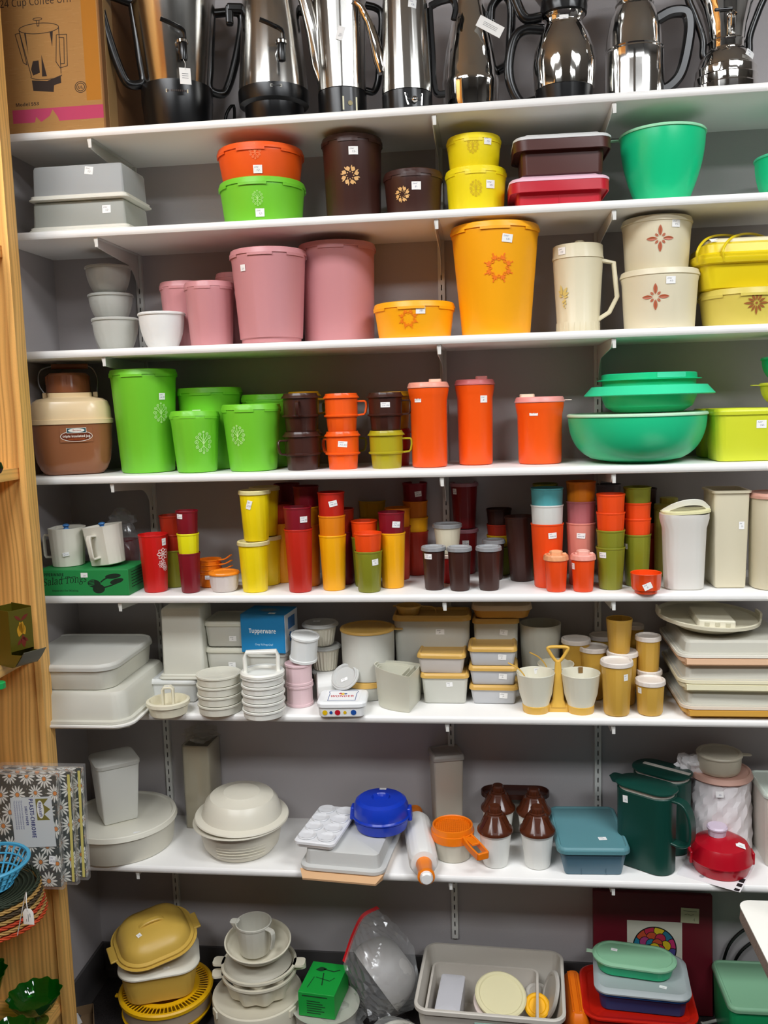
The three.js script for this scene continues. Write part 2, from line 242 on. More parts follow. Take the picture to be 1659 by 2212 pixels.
function canister(name, label, [x, y, z, r, h], col, o = {}) {
  const t = thing(name, label, o.cat ?? 'canister', x, y, z, 0, o.group), br = r * 0.955, tp = o.taper ?? r * 0.075, bh = h - 0.006;
  const mat = o.mat ?? plastic(col, 0.42), lm = o.lidMat ?? (o.lid ? plastic(o.lid, 0.42) : mat);
  part(t, 'body', vessel(br, br, 9, [...(o.foot ? [[tp + 0.006, 0], [tp + 0.004, 0.002], [tp + 0.004, 0.012], [tp, 0.014]] : [[tp + 0.007, 0], [tp + 0.0015, 0.0022], [tp, 0.006]]), [0.0005, bh - 0.02], [-0.0015, bh - 0.012], [-0.0015, bh - 0.003], [0.0005, bh], [0.003, bh], [0.004, bh - 0.012], [tp + 0.003, 0.016]], 12), mat);
  const lid = part(t, 'lid', vessel(r, r, 9, [[0.005, 0.002], [0.0012, 0], [0, 0.0008], [0, 0.0045], [0.0015, 0.007], [0.003, 0.0125], [0.005, 0.014], [0.012, 0.014], [0.015, 0.010], [9, 0.010]], 12), lm, 0, h - 0.014, 0, o.tilt ?? 0);
  if (o.tabs !== 0) for (let i = 0; i < 6; i++) part(lid, 'tab', curvedBand(r - 0.0022, r - 0.0002, -0.005, 0.001, i * T2 / 6 - 0.33, i * T2 / 6 + 0.33, 6), lm);
  marks(t, onRound(t, br - tp, br, bh - 0.02, 0.0009), o); return t;
}
const tumblerGeo = {};
function tumbler(name, label, [x, y, z, r, h], col, o = {}) {
  const t = thing(name, label, o.cat ?? 'tumbler', x, y, z, o.turn ?? 0, o.group); if (o.lean) t.rotation.set(o.lean[0], 0, o.lean[1]);
  const tp = o.taper ?? r * 0.22, key = [r, h, tp].map((v) => v.toFixed(4)).join();
  tumblerGeo[key] ??= vessel(r, r, 9, [[tp + 0.006, 0.0015], [tp + 0.004, 0], [tp + 0.001, 0.0015], [tp, 0.004], [0.0012, h - 0.005], [0, h - 0.0038], [0, h - 0.0008], [0.0006, h], [0.0016, h - 0.0005], [tp + 0.0022, 0.008], [tp + 0.006, 0.006]], 10);
  part(t, 'body', tumblerGeo[key], o.mat ?? plastic(col, 0.42));
  if (o.cap) part(t, 'lid', vessel(r, r, 9, [[0.002, 0], [-0.0018, 0], [-0.0022, 0.001], [-0.0015, 0.008], [0, 0.0095], [0.004, 0.0095], [0.007, 0.006], [0.010, 0.006], [9, 0.0055]], 10), o.capMat ?? sheer(o.cap, 0.25, 0.6), 0, h - 0.0065, 0);
  marks(t, onRound(t, r - tp, r, h), o); return t;
}
// tumblers nested one in the other; rims: heights from the top one down, cols and labels alike
function nest([x, y, z, r, rims], cols, labels, o = {}) {
  const H = rims[rims.length - 1];
  rims.forEach((v, i) => { const last = i === rims.length - 1; tumbler('tumbler', labels[i], [x, y + v - H, z, r - (last ? 0 : 0.0004), H], cols[i], { taper: Math.max(r * 0.2, 0), ...(o[i] ?? {}), group: o.group }); });
}
function rectBox(name, label, [x, y, z, w, h, d], col, o = {}) {
  const t = thing(name, label, o.cat ?? 'container', x, y, z, o.turn ?? 0, o.group), cr = o.cr ?? 0.012, tp = o.taper ?? 0.006, lh = o.lid === 0 ? 0 : o.lidH ?? 0.012, bh = h - lh * 0.55;
  const mat = o.mat ?? plastic(col, 0.42); if (o.tilt) t.rotation.set(o.tilt[0], o.turn ?? 0, o.tilt[1]);
  const ov = o.lidOv ?? 0.003, bx = w / 2 - ov, bz = d / 2 - ov;
  part(t, 'body', vessel(bx, bz, cr, bodyProf(bh, tp, 0.0022, o.lip ?? 0.001), o.m ?? 5), mat);
  if (o.lid !== 0) part(t, 'lid', vessel(w / 2, d / 2, cr + 0.002, [[0.004, 0], [0, 0], [-0.0005, 0.001], [0, lh * 0.5], [0.002, lh * 0.8], [0.0045, lh], [0.008, lh], [0.011, lh - (o.well ?? 0.003)], [0.02, lh - (o.well ?? 0.003)], [9, lh - (o.well ?? 0.003)]], o.m ?? 5), o.lidMat ?? (o.lid ? plastic(o.lid, 0.42) : mat), 0, h - lh, 0);
  marks(t, o.on === 'top' ? onTop(h - (o.well ?? 0.003)) : onFront(bz - tp, bz, bh), o); return t;
}
function bowl(name, label, [x, y, z, r, h], col, o = {}) {
  const t = thing(name, label, o.cat ?? 'bowl', x, y, z, 0, o.group), mat = o.mat ?? plastic(col, 0.35), foot = r * (o.foot ?? 0.55);
  if (o.lean) t.rotation.set(o.lean[0], 0, o.lean[1]);
  const lh = o.noLid ? 0 : 0.007, R = r - 0.002;
  part(t, 'body', vessel(R, R, 9, bowlProf(h - lh * 0.6, R, foot, 0.0022, 0.0022, o.bulge ?? 0.62), 12, 0.5), mat);
  if (!o.noLid) { const lid = part(t, 'lid', vessel(r, r, 9, [[0.005, 0], [-0.0008, 0], [-0.001, 0.003], [0.001, 0.006], [0.004, 0.007], [0.008, 0.007], [0.011, 0.004], [9, 0.004]], 12), o.lidMat ?? (o.lid ? plastic(o.lid, 0.4) : mat), 0, h - lh, 0);
    if (o.tab) part(lid, 'tab', skin([[0.014, 0.008, 0.008, 0.001], [0.014, 0.008, 0.008, 0.0028]], 4), o.lidMat ?? (o.lid ? plastic(o.lid, 0.4) : mat), (r + 0.008) * Math.sin(o.tab), 0, (r + 0.008) * Math.cos(o.tab), 0, o.tab - Math.PI / 2); }
  marks(t, onRound(t, foot, R, h), o); return t;
}

// ---------- top shelf: boxed urn and coffee pots ----------
const blackPlastic = plastic(0x0c0c0d, 0.28), steel = plastic(0xbdbbb6, 0.2, { metalness: 1 }), mirror = chrome(0xe2e0dc, 0.06);
{ // cardboard box
  const xr = -0.4992, h = 0.40, w = xr + 0.779, d = 0.255;
  const t = thing('cardboard_box', 'worn brown cardboard box printed with a coffee urn drawing', 'box', xr - w / 2, SHELF[1], 0.27 - d / 2);
  part(t, 'carton', box(w, h, d, 0.003), new THREE.MeshStandardMaterial({ color: 0x84592f, roughness: 0.85, bumpMap: gritTex, bumpScale: 0.001 }), 0, h / 2, 0);
  const W = 800, H = Math.round(800 * h / w), [c, g] = canvas(W, H), s = W / 680, oy = H - 830 * s * 0.88;
  g.fillStyle = '#a2763f'; g.fillRect(0, 0, W, H);
  for (let i = 0; i < 900; i++) { g.fillStyle = rnd() < 0.5 ? 'rgba(90,55,25,0.10)' : 'rgba(225,190,140,0.10)'; g.fillRect(rnd() * W, rnd() * H, 4 + rnd() * 60, 1 + rnd() * 3); }
  g.save(); g.translate(48 * s, oy); g.scale(s, s * 0.88);
  g.fillStyle = '#a86c14'; g.fillRect(535, -200, 90, 850);
  g.fillStyle = '#b23a5c'; g.fillRect(70, 680, 580, 85);
  g.fillStyle = '#a2763f'; g.beginPath(); g.moveTo(205, 770); g.lineTo(215, 730); g.lineTo(245, 765); g.lineTo(300, 730); g.lineTo(320, 690); g.lineTo(350, 740); g.lineTo(360, 775); g.fill();
  g.fillStyle = '#2a1a10'; g.font = '64px sans-serif'; g.fillText('24 Cup Coffee Urn', 40, 35, 440);
  g.font = 'bold 30px sans-serif'; g.fillText('Model 553', 92, 658, 155);
  g.strokeStyle = '#21150c'; g.lineWidth = 4;
  const pl = (p, f) => { g.beginPath(); p.forEach(([a, b2], i) => (i ? g.lineTo(a, b2) : g.moveTo(a, b2))); f ? g.fill() : g.stroke(); };
  g.beginPath(); g.ellipse(270, 180, 122, 32, 0, 0, T2); g.stroke(); g.beginPath(); g.ellipse(266, 122, 27, 8, 0, 0, T2); g.stroke(); pl([[258, 128], [262, 165], [272, 165], [276, 128]]);
  pl([[148, 182], [205, 478]]); pl([[392, 182], [388, 470]]); pl([[122, 205], [160, 385], [182, 400], [150, 200], [122, 205]]); pl([[375, 228], [438, 230], [430, 425], [385, 435], [362, 395], [375, 228]]); pl([[388, 245], [420, 250], [412, 410], [390, 410]]);
  pl([[275, 345], [270, 480], [300, 480]], 1); pl([[178, 200], [195, 340], [188, 200]], 1); pl([[335, 205], [345, 300], [355, 205]], 1); pl([[220, 380], [255, 378], [258, 455], [215, 470], [205, 430]], 1);
  g.beginPath(); g.ellipse(296, 478, 96, 22, 0, 0, Math.PI); g.stroke(); pl([[205, 500], [210, 565], [335, 582], [340, 540], [385, 528], [385, 480], [300, 510]], 1);
  g.beginPath(); g.arc(502, 563, 34, 0, T2); g.stroke(); g.beginPath(); g.arc(502, 563, 24, 0, T2); g.stroke(); g.font = 'bold 26px sans-serif'; g.fillText('UL', 485, 573);
  g.restore();
  part(t, 'front_print', patch((u, v) => [u, v, d / 2 + 0.0006], 0, h / 2, w - 0.008, h - 0.006, 0, [0, 0, 1, 1], 1), new THREE.MeshStandardMaterial({ map: texOf(c), roughness: 0.85 }));
  part(t, 'tape', box(0.0012, h - 0.01, 0.05, 0.0004), plastic(0xa98453, 0.5), w / 2 + 0.0005, h / 2, 0.08);
}
const loopHandle = (t, pts, r, mat = blackPlastic, seg = 60) => part(t, 'handle', tube(pts, r, seg, 10), mat);
function spigot(t, ang, r, y) {   // r: wall radius at the tap
  const g = new THREE.Group(); g.name = 'spigot'; g.position.set(r * Math.sin(ang), y, r * Math.cos(ang)); g.rotation.y = ang; t.add(g);
  part(g, 'stem', tube([[0, 0, -0.004], [0, 0, 0.02], [0, 0.004, 0.034]], 0.008, 12), blackPlastic);
  part(g, 'valve', round([[0.004, -0.03], [0.0085, -0.028], [0.0095, -0.02], [0.010, 0.012], [0.006, 0.02]], 6), blackPlastic, 0, 0, 0.036);
  part(g, 'collar', round([[0.0105, 0.008], [0.013, 0.009], [0.013, 0.015], [0.0105, 0.016]], 6), mirror, 0, 0, 0.036);
  part(g, 'lever', strap([[0.006, 0.018, 0.036], [0.002, 0.036, 0.04], [-0.02, 0.044, 0.046], [-0.05, 0.052, 0.05]], 0.012, 0.006, [0, 0.2, 1], 16), blackPlastic);
}
function hangTag(t, x, y, z, w, h, rz, drop = 0.03) {
  const g = part(t, 'price_tag', box(w, h, 0.0008, 0.0003), plastic(0xf1efea, 0.7), x, y - drop - h / 2, z, 0, 0, rz);
  part(g, 'string', tube([[0, h / 2 - 0.004, 0.001], [0.002, h / 2 + drop * 0.5, 0], [-0.001, h / 2 + drop, -0.004]], 0.0006, 10, 5), plastic(0xe8e6e0, 0.8));
  const lines = []; for (let i = 0; i < 3; i++) lines.push([[-w * 0.28, h * 0.16 - i * h * 0.13], [w * 0.28, h * 0.16 - i * h * 0.13], [w * 0.28, h * 0.13 - i * h * 0.13], [-w * 0.28, h * 0.13 - i * h * 0.13]]);
  printed(g, 'tag_writing', (u, v) => [u, v, 0.0006], lines, plastic(0x6c6c70, 0.8), 0, 0);
}
{ const P = [-0.3614,2.3209,0.155,0.0857,0.1145];
  const t = thing('coffee_urn', 'large steel coffee urn with two black loop handles and a hanging tag', 'coffee urn', P[0], P[1], P[2], 0.5), r = P[3], h = P[4];
  part(t, 'base', round([[r * 0.8, 0], [r * 0.86, 0.004], [r * 0.93, 0.03], [r, h * 0.7], [r, h], [r * 0.92, h + 0.002]]), blackPlastic);
  part(t, 'tank', round([[r * 0.88, h - 0.002], [r * 0.89, h], [r * 1.2, h + 0.215], [r * 1.215, h + 0.22], [r * 1.21, h + 0.23], [r * 1.19, h + 0.232]], 16), steel);
  part(t, 'lid', round([[r * 1.2, 0], [r * 1.21, 0.006], [r * 1.1, 0.02], [r * 0.4, 0.035], [0.012, 0.04], [0.014, 0.06], [0.008, 0.065]]), steel, 0, h + 0.232, 0);
  for (const s of [-1, 1]) loopHandle(t, [[s * r * 1.12, h + 0.19, 0], [s * (r + 0.075), h + 0.2, 0], [s * (r + 0.083), h + 0.19, 0], [s * (r + 0.045), h + 0.03, 0], [s * (r + 0.028), h + 0.004, 0], [s * r * 0.95, h + 0.01, 0], [s * r * 0.97, h + 0.06, 0], [s * r * 1.1, h + 0.185, 0]], 0.0105);
  spigot(t, -0.02, r * 0.95, h + 0.058);
  hangTag(t, -0.003, h + 0.028, r * 0.95 + 0.05, 0.026, 0.036, 0.03, 0.02);
  part(t, 'power_cord', tube([[r * 0.7, 0.02, -0.06], [r * 1.3, 0.012, -0.06], [r * 1.55, 0.09, -0.05], [r * 1.75, 0.11, -0.05], [r * 1.8, 0.04, -0.07], [r * 1.9, 0.006, -0.08]], 0.004, 40), blackPlastic);
  const pl = printed(t, 'name_plate', onRound(t, r, r, h), [[[-0.026, -0.004], [0.026, -0.004], [0.026, 0.004], [-0.026, 0.004]]], plastic(0xd6c9a8, 0.5), 0.0, h * 0.76);
  printed(pl, 'plate_lettering', onRound(t, r, r, h, 0.0009), [[-24, -19], ...[...Array(9).keys()].map((i) => [-14 + i * 4.2, -11.6 + i * 4.2])].map(([a, b2]) => [[a, -2.2], [b2, -2.2], [b2, 2.2], [a, 2.2]]), plastic(0x3a2a22, 0.6), 0.0, h * 0.76, 0.001);
}
{ const P = [-0.1211,2.3209,0.155,0.0849,0.092], t = thing('coffee_urn', 'tapered steel coffee urn with black knob grips and spigot', 'coffee urn', P[0], P[1], P[2], 0.25), r = P[3], h = P[4];
  part(t, 'base', round([[r * 0.78, 0], [r * 0.8, 0.003], [r * 0.84, h * 0.6], [r * 0.98, h * 0.66], [r, h * 0.8], [r, h], [r * 0.9, h + 0.001]]), blackPlastic);
  part(t, 'tank', round([[r * 0.96, h - 0.002], [r * 0.985, h], [r * 0.72, h + 0.27], [r * 0.7, h + 0.275]], 16), steel);
  part(t, 'lid', round([[r * 0.73, 0], [r * 0.73, 0.008], [r * 0.5, 0.025], [0.012, 0.03], [0.013, 0.05], [0.006, 0.055]]), blackPlastic, 0, h + 0.272, 0);
  for (const s of [-1, 1]) { const k = part(t, 'handle', merge([moved(box(0.04, 0.02, 0.022, 0.006), 0, 0.006, 0), moved(box(0.018, 0.045, 0.02, 0.006), s * 0.014, -0.01, 0)]), blackPlastic, s * (r * 0.72 + 0.022), h + 0.185, 0); part(k, 'bolt', box(0.02, 0.008, 0.008), mirror, -s * 0.016, 0, 0); }
  spigot(t, 0.16, r * 0.93, h + 0.062);
  const pl = printed(t, 'name_plate', onRound(t, r, r, h), [[[-14, -3.5], [14, -3.5], [14, 3.5], [-14, 3.5]]], plastic(0x9c9a92, 0.35, { metalness: 0.7 }), 0.006, h * 0.9, 0.001);
  printed(pl, 'plate_lettering', onRound(t, r, r, h, 0.0009), [[[-11, -1.6], [11, -1.6], [11, 1.4], [-11, 1.4]]], plastic(0x222220, 0.6), 0.006, h * 0.9, 0.001);
}
{ const P = [0.048,2.3209,0.17,0.0577,0.0727], t = thing('percolator', 'steel percolator with long straight spout and cream light plate', 'percolator', P[0], P[1], P[2], 0.32), r = P[3], h = P[4];
  part(t, 'base', round([[r * 0.95, 0], [r, 0.003], [r, h], [r * 0.93, h + 0.001]]), blackPlastic);
  part(t, 'pot', round([[r * 0.93, h], [r * 0.985, h + 0.002], [r * 1.12, h + 0.25], [r * 1.14, h + 0.26], [r * 1.1, h + 0.262]], 16), steel);
  part(t, 'lid', round([[r * 1.12, 0], [r * 1.1, 0.012], [r * 0.4, 0.03], [0.01, 0.035], [0.012, 0.055]]), steel, 0, h + 0.262, 0);
  part(t, 'spout', quadMesh([[r * 0.97, 0.002, 0.012, h + 0.004], [r * 1.05, 0.016, 0.018, h + 0.06], [r * 1.17, 0.019, 0.019, h + 0.13], [r * 1.45, 0.017, 0.017, h + 0.2], [r * 1.8, 0.013, 0.015, h + 0.245]].map(([x, a, b2, y]) => Array.from({ length: 16 }, (_, i) => [-x + 0.006 + a * Math.cos(i * T2 / 16), y + (a * 0.3) * Math.sin(i * T2 / 16) * 0, b2 * Math.sin(i * T2 / 16)])), true, true, true), steel);
  loopHandle(t, [[r * 1.05, h + 0.205, 0], [r * 1.5, h + 0.2, 0], [r * 1.72, h + 0.19, 0], [r * 1.62, h + 0.1, 0], [r * 1.5, h + 0.03, 0], [r * 1.3, h + 0.01, 0], [r * 0.98, h + 0.012, 0]], 0.0085);
  const pl = printed(t, 'light_plate', onRound(t, r, r, h, 0.001), [[[-18, -15], [18, -15], [18, 15], [-18, 15]]], plastic(0xd8d2ae, 0.4), 0.018, h * 0.5, 0.001);
  printed(pl, 'indicator', onRound(t, r, r, h, 0.0016), [ringP(0, 0, 5.5, 1.4), disc(0, 0, 3.8)], plastic(0x9a8a50, 0.4), 0.018, h * 0.5, 0.001);
  sticker(t, onRound(t, r * 1, r * 1.12, h + 0.25), 0.004, h + 0.225, 3, 0.034, 0.026, 0.02);
  sticker(t, onRound(t, r * 1, r * 1.12, h + 0.25), 0.0, h + 0.115, 9, 0.016, 0.03, -0.3);
}
{ const P = [0.2051,2.3209,0.205,0.0585,0.0469], t = thing('percolator', 'steel percolator with curved chrome spout and dial plate', 'percolator', P[0], P[1], P[2], 0.1), r = P[3], h = P[4];
  part(t, 'base', round([[r * 0.95, 0], [r, 0.003], [r, h], [r * 0.93, h + 0.001]]), blackPlastic);
  part(t, 'pot', round([[r * 0.93, h], [r * 0.995, h + 0.002], [r * 0.86, h + 0.235], [r * 0.83, h + 0.25], [r * 0.8, h + 0.252]], 16), steel);
  part(t, 'lid', round([[r * 0.84, 0], [r * 0.82, 0.012], [r * 0.3, 0.03], [0.01, 0.034], [0.012, 0.05]]), steel, 0, h + 0.25, 0);
  part(t, 'spout', quadMesh([[0.96, 0.055, 0.011, 0.012], [1.08, 0.085, 0.014, 0.014], [1.22, 0.125, 0.0125, 0.0125], [1.42, 0.165, 0.010, 0.010], [1.72, 0.2, 0.0085, 0.009], [1.95, 0.212, 0.007, 0.0085], [2.05, 0.206, 0.006, 0.007]].map(([x, y, a, b2], k) => Array.from({ length: 14 }, (_, i) => [-r * x + a * Math.cos(i * T2 / 14) * 0.9, h + y + a * Math.cos(i * T2 / 14) * 0.35, b2 * Math.sin(i * T2 / 14)])), true, true, true), mirror);
  part(t, 'handle', merge([strap([[r * 0.97, h + 0.195, 0], [r * 1.35, h + 0.205, 0], [r * 1.85, h + 0.208, 0], [r * 1.98, h + 0.19, 0], [r * 1.9, h + 0.165, 0]], 0.02, 0.013, [0, 0, 1], 20, 0.7), strap([[r * 0.98, h + 0.19, 0], [r * 1.05, h + 0.1, 0], [r * 1.1, h + 0.02, 0], [r * 1.2, h + 0.004, 0], [r * 1.5, h + 0.003, 0]], 0.02, 0.012, [0, 0, 1], 20)]), blackPlastic);
  const pl = printed(t, 'dial_plate', onRound(t, r, r, h, 0.001), [[[-22, 13], [22, 13], [20, -13], [-16, -13]]], plastic(0xbdbbb4, 0.3, { metalness: 0.8 }), 0.016, h * 0.52, 0.001);
  printed(pl, 'plate_print', onRound(t, r, r, h, 0.0014), [[[-19, 11], [19, 11], [19, 6], [-19, 6]], [[-16, 1], [-8, 1], [-8, -3], [-16, -3]], [[8, 1], [17, 1], [17, -3], [8, -3]]], plastic(0x20201e, 0.5), 0.016, h * 0.52, 0.001);
  const sf = onRound(t, r, r, h, 0.004); const dp = sf(0.016, h * 0.45); part(pl, 'dial', new THREE.SphereGeometry(0.0075, 16, 10), mirror, ...dp);
  for (const [v, n] of [[0.215, 3], [0.183, 4]]) sticker(t, onRound(t, r, r * 0.86, h + 0.235), 0.018, h + v, n, 0.02, 0.018, -0.12);
}
{ const P = [0.351,2.3209,0.135,0.0672,0.09], t = thing('coffee_carafe', 'waisted chrome carafe with flared neck and white hanging tag', 'carafe', P[0], P[1], P[2], 0.1), r = P[3], h = P[4];
  part(t, 'body', round([[r * 0.8, 0], [r * 0.86, 0.003], [r * 0.97, h * 0.45], [r, h * 0.9], [r * 1.015, h], [r * 0.99, h + 0.004], [r * 0.97, h + 0.02], [r * 0.86, h + 0.07], [r * 0.7, h + 0.12], [r * 0.52, h + 0.17], [r * 0.45, h + 0.193], [r * 0.47, h + 0.197], [r * 0.5, h + 0.205], [r * 0.62, h + 0.235], [r * 0.68, h + 0.26], [r * 0.64, h + 0.26]], 16), mirror);
  loopHandle(t, [[r * 0.6, h + 0.155, 0], [r * 0.72, h + 0.135, 0], [r * 0.8, h + 0.17, 0], [r * 1.2, h + 0.195, 0], [r * 1.42, h + 0.18, 0], [r * 1.42, h + 0.1, 0], [r * 1.3, h + 0.04, 0], [r * 0.95, h + 0.025, 0]], 0.0105);
  hangTag(t, r * 0.62, h + 0.12, r * 0.9, 0.062, 0.026, -0.5, 0.005);
}
{ const P = [0.566,2.3209,0.175,0.0715,0.0976], t = thing('vacuum_coffee_maker', 'double globe chrome vacuum coffee maker with two black handles', 'coffee maker', P[0], P[1], P[2], 0), r = P[3], h = P[4];
  part(t, 'base', round([[r * 0.8, 0], [r * 0.86, 0.004], [r * 0.92, h * 0.45], [r * 0.9, h * 0.46]]), blackPlastic);
  part(t, 'lower_globe', round([[r * 0.9, h * 0.45], [r * 0.945, h * 0.46], [r, h], [r * 0.95, h + 0.03], [r * 0.8, h + 0.062], [r * 0.6, h + 0.086], [r * 0.56, h + 0.094], [r * 0.58, h + 0.1], [r * 0.67, h + 0.108], [r * 0.65, h + 0.112]], 16), mirror);
  part(t, 'gasket', round([[r * 0.6, h + 0.108], [r * 0.72, h + 0.112], [r * 0.74, h + 0.125], [r * 0.72, h + 0.142], [r * 0.6, h + 0.144]]), blackPlastic);
  part(t, 'upper_globe', round([[r * 0.6, h + 0.138], [r * 0.8, h + 0.144], [r * 1.0, h + 0.165], [r * 1.08, h + 0.19], [r * 1.04, h + 0.23], [r * 0.8, h + 0.27], [r * 0.6, h + 0.28]], 16), mirror);
  loopHandle(t, [[-r * 0.62, h + 0.085, 0], [-r * 1.2, h + 0.088, 0], [-r * 1.52, h + 0.075, 0], [-r * 1.75, h + 0.02, 0], [-r * 1.7, h - 0.03, 0], [-r * 1.35, h - 0.073, 0], [-r * 0.92, h - 0.07, 0]], 0.0115);
  loopHandle(t, [[-r * 0.7, h + 0.112, 0], [-r * 1.2, h + 0.112, 0], [-r * 1.5, h + 0.15, 0], [-r * 1.72, h + 0.2, 0], [-r * 1.65, h + 0.26, 0], [-r * 1.05, h + 0.25, 0]], 0.0115);
  sticker(t, onRound(t, r * 0.57, r * 0.57, 1, 0.001), 0, h + 0.092, 11, 0.02, 0.012, -0.05);
}
{ const P = [0.7264,2.3209,0.155,0.0678,0.0883], t = thing('coffee_carafe', 'stout chrome carafe with ribbed band and black finger-grip handle', 'carafe', P[0], P[1], P[2], 0), r = P[3], h = P[4];
  part(t, 'body', round([[r * 0.96, 0], [r, 0.003], [r * 0.99, h], [r * 0.97, h + 0.03], [r * 0.985, h + 0.032], [r * 0.965, h + 0.036], [r * 0.98, h + 0.039], [r * 0.955, h + 0.042], [r * 0.9, h + 0.075], [r * 0.8, h + 0.105], [r * 0.66, h + 0.128], [r * 0.6, h + 0.136], [r * 0.63, h + 0.14], [r * 0.58, h + 0.145], [r * 0.6, h + 0.16], [r * 0.72, h + 0.166], [r * 0.72, h + 0.172], [r * 0.6, h + 0.172]], 16), chrome(0xdcdad6, 0.13));
  part(t, 'stopper', round([[r * 0.7, h + 0.17], [r * 0.82, h + 0.175], [r * 0.85, h + 0.19], [r * 0.7, h + 0.22], [r * 0.2, h + 0.225]]), blackPlastic);
  part(t, 'handle', strap([[r * 0.75, h + 0.105, 0], [r * 1.2, h + 0.118, 0], [r * 1.68, h + 0.115, 0], [r * 1.8, h + 0.095, 0], [r * 1.74, h + 0.04, 0], [r * 1.5, h - 0.02, 0], [r * 1.2, h - 0.042, 0], [r * 0.98, h - 0.05, 0]], 0.022, 0.024, [0, 0, 1], 36), blackPlastic);
}
{ const P = [0.9296,2.3209,0.155,0.0706,0.0641], t = thing('coffee_urn', 'footed chrome urn with scroll handles and red indicator light', 'coffee urn', P[0], P[1], P[2], 0), r = P[3], h = P[4];
  part(t, 'foot', round([[r * 0.9, 0], [r * 0.98, 0.004], [r, h * 0.5], [r * 0.97, h * 0.55], [r * 0.98, h * 0.8], [r * 0.94, h * 0.85], [r * 0.94, h * 1.1], [r * 0.88, h * 1.15], [r * 0.8, h * 1.5], [r * 0.6, h * 1.75], [r * 0.55, h * 1.8]], 16), mirror);
  part(t, 'tank', round([[r * 0.5, h + 0.022], [r * 0.55, h + 0.024], [r * 0.56, h + 0.062], [r * 0.6, h + 0.066], [r * 0.55, h + 0.07], [r * 0.6, h + 0.1], [r * 0.75, h + 0.14], [r * 0.95, h + 0.17], [r * 1.05, h + 0.2], [r * 1.0, h + 0.24], [r * 0.8, h + 0.27]], 16), mirror);
  for (const s of [-1, 1]) { loopHandle(t, [[s * r * 0.56, h + 0.03, 0], [s * r * 0.7, h + 0.04, 0], [s * r * 0.72, h + 0.075, 0], [s * r * 0.98, h + 0.13, 0], [s * r * 1.2, h + 0.17, 0], [s * r * 1.2, h + 0.23, 0], [s * r * 0.95, h + 0.25, 0]], 0.008); }
  part(t, 'tap', merge([moved(round([[0.004, -0.03], [0.006, -0.028], [0.0065, 0.01], [0.009, 0.014], [0.005, 0.02]], 5), 0, h + 0.095, r * 0.78), moved(tube([[0, 0, 0], [0, 0.004, 0.03]], 0.006, 6), 0, h + 0.1, r * 0.52)]), mirror);
  part(t, 'tap_lever', box(0.04, 0.007, 0.007, 0.003), blackPlastic, -0.02, h + 0.118, r * 0.8);
  part(t, 'indicator_light', new THREE.SphereGeometry(0.007, 14, 10), plastic(0x8c0c14, 0.15), 0, h + 0.035, r * 0.56);
  sticker(t, onRound(t, r * 0.9, r * 0.7, 1, 0.003), 0.05, h * 1.35, 7, 0.022, 0.014, -0.4);
}

// ---------- second shelf ----------
function keeper(name, label, [x, y, z, w, h, d], o = {}) {   // sheer box standing upside down on its lid
  const t = thing(name, label, 'container', x, y, z, o.turn ?? 0), m = o.mat ?? sheer(0xc9cccb, 0.8, 0.55);
  part(t, 'lid', vessel(w / 2 + 0.010, d / 2 + 0.010, 0.016, [[0.006, 0], [0, 0.0015], [0, 0.004], [0.004, 0.0065], [9, 0.0065]], 5), o.lidMat ?? sheer(0xeae8dc, 0.2, 0.5));
  part(t, 'rim', vessel(w / 2 + 0.006, d / 2 + 0.006, 0.013, [[0.006, 0.0066], [0, 0.0066], [0, 0.011], [0.006, 0.013]], 5), o.lidMat ?? sheer(0xeae8dc, 0.2, 0.5));
  part(t, 'body', vessel(w / 2, d / 2, 0.010, [[0, 0.0068], [0.003, h - 0.008], [0.006, h - 0.002], [0.012, h], [9, h]], 5), m);
  marks(t, o.on === 'top' ? onTop(h) : onFront(d / 2, d / 2 - 0.003, h), o); return t;
}
{ const A = [-0.5842,2.0939,0.19,0.2354,0.0721,0.15], B = [-0.582,2.1705,0.19,0.2296,0.0867,0.15];
  keeper('bread_keeper', 'frosted bread keeper at the bottom, upside down on its lid', A, { st: [[0.07, 0.048, 0]], mat: sheer(0xc4c6bc, 0.8, 0.55) });
  keeper('bread_keeper', 'bluish frosted bread keeper stacked on another bread keeper', [B[0], A[1] + A[4] + 0.0005, B[2], B[3], B[4] - 0.004, B[5]], { st: [[0.03, 0.066, 0, 0.021, 0.018, -0.15]] }); }
{ const A = [-0.1572,2.0939,0.165,0.1057,0.1031], B = [-0.158,2.2016,0.165,0.1052,0.0778];
  canister('cake_canister', 'wide apple green canister beneath the orange one', A, C.green, { decal: ['scroll', 0xb4e884, -0.012, 0.05, 0.42], st: [[-0.008, 0.021, 0]] });
  canister('cake_canister', 'wide orange canister sitting on the apple green one', [B[0], A[1] + A[4], B[2], B[3], B[4]], C.orange, { decal: ['scroll', 0xfb9058, -0.012, 0.052, 0.42], st: [[-0.008, 0.016, 0]] }); }
canister('tall_canister', 'tall dark brown canister with tan flower ring', [0.0667,2.0939,0.17,0.0735,0.194], C.brown, { decal: ['tulips', 0xd9a866, -0.006, 0.098, 0.64], st: [[0.003, 0.153, 3]] });
canister('short_canister', 'short dark brown canister with tan flower ring', [0.2114,2.0939,0.17,0.0715,0.108], C.brown, { decal: ['tulips', 0xd9a866, -0.026, 0.05, 0.52], st: [[0.007, 0.067, 10]] });
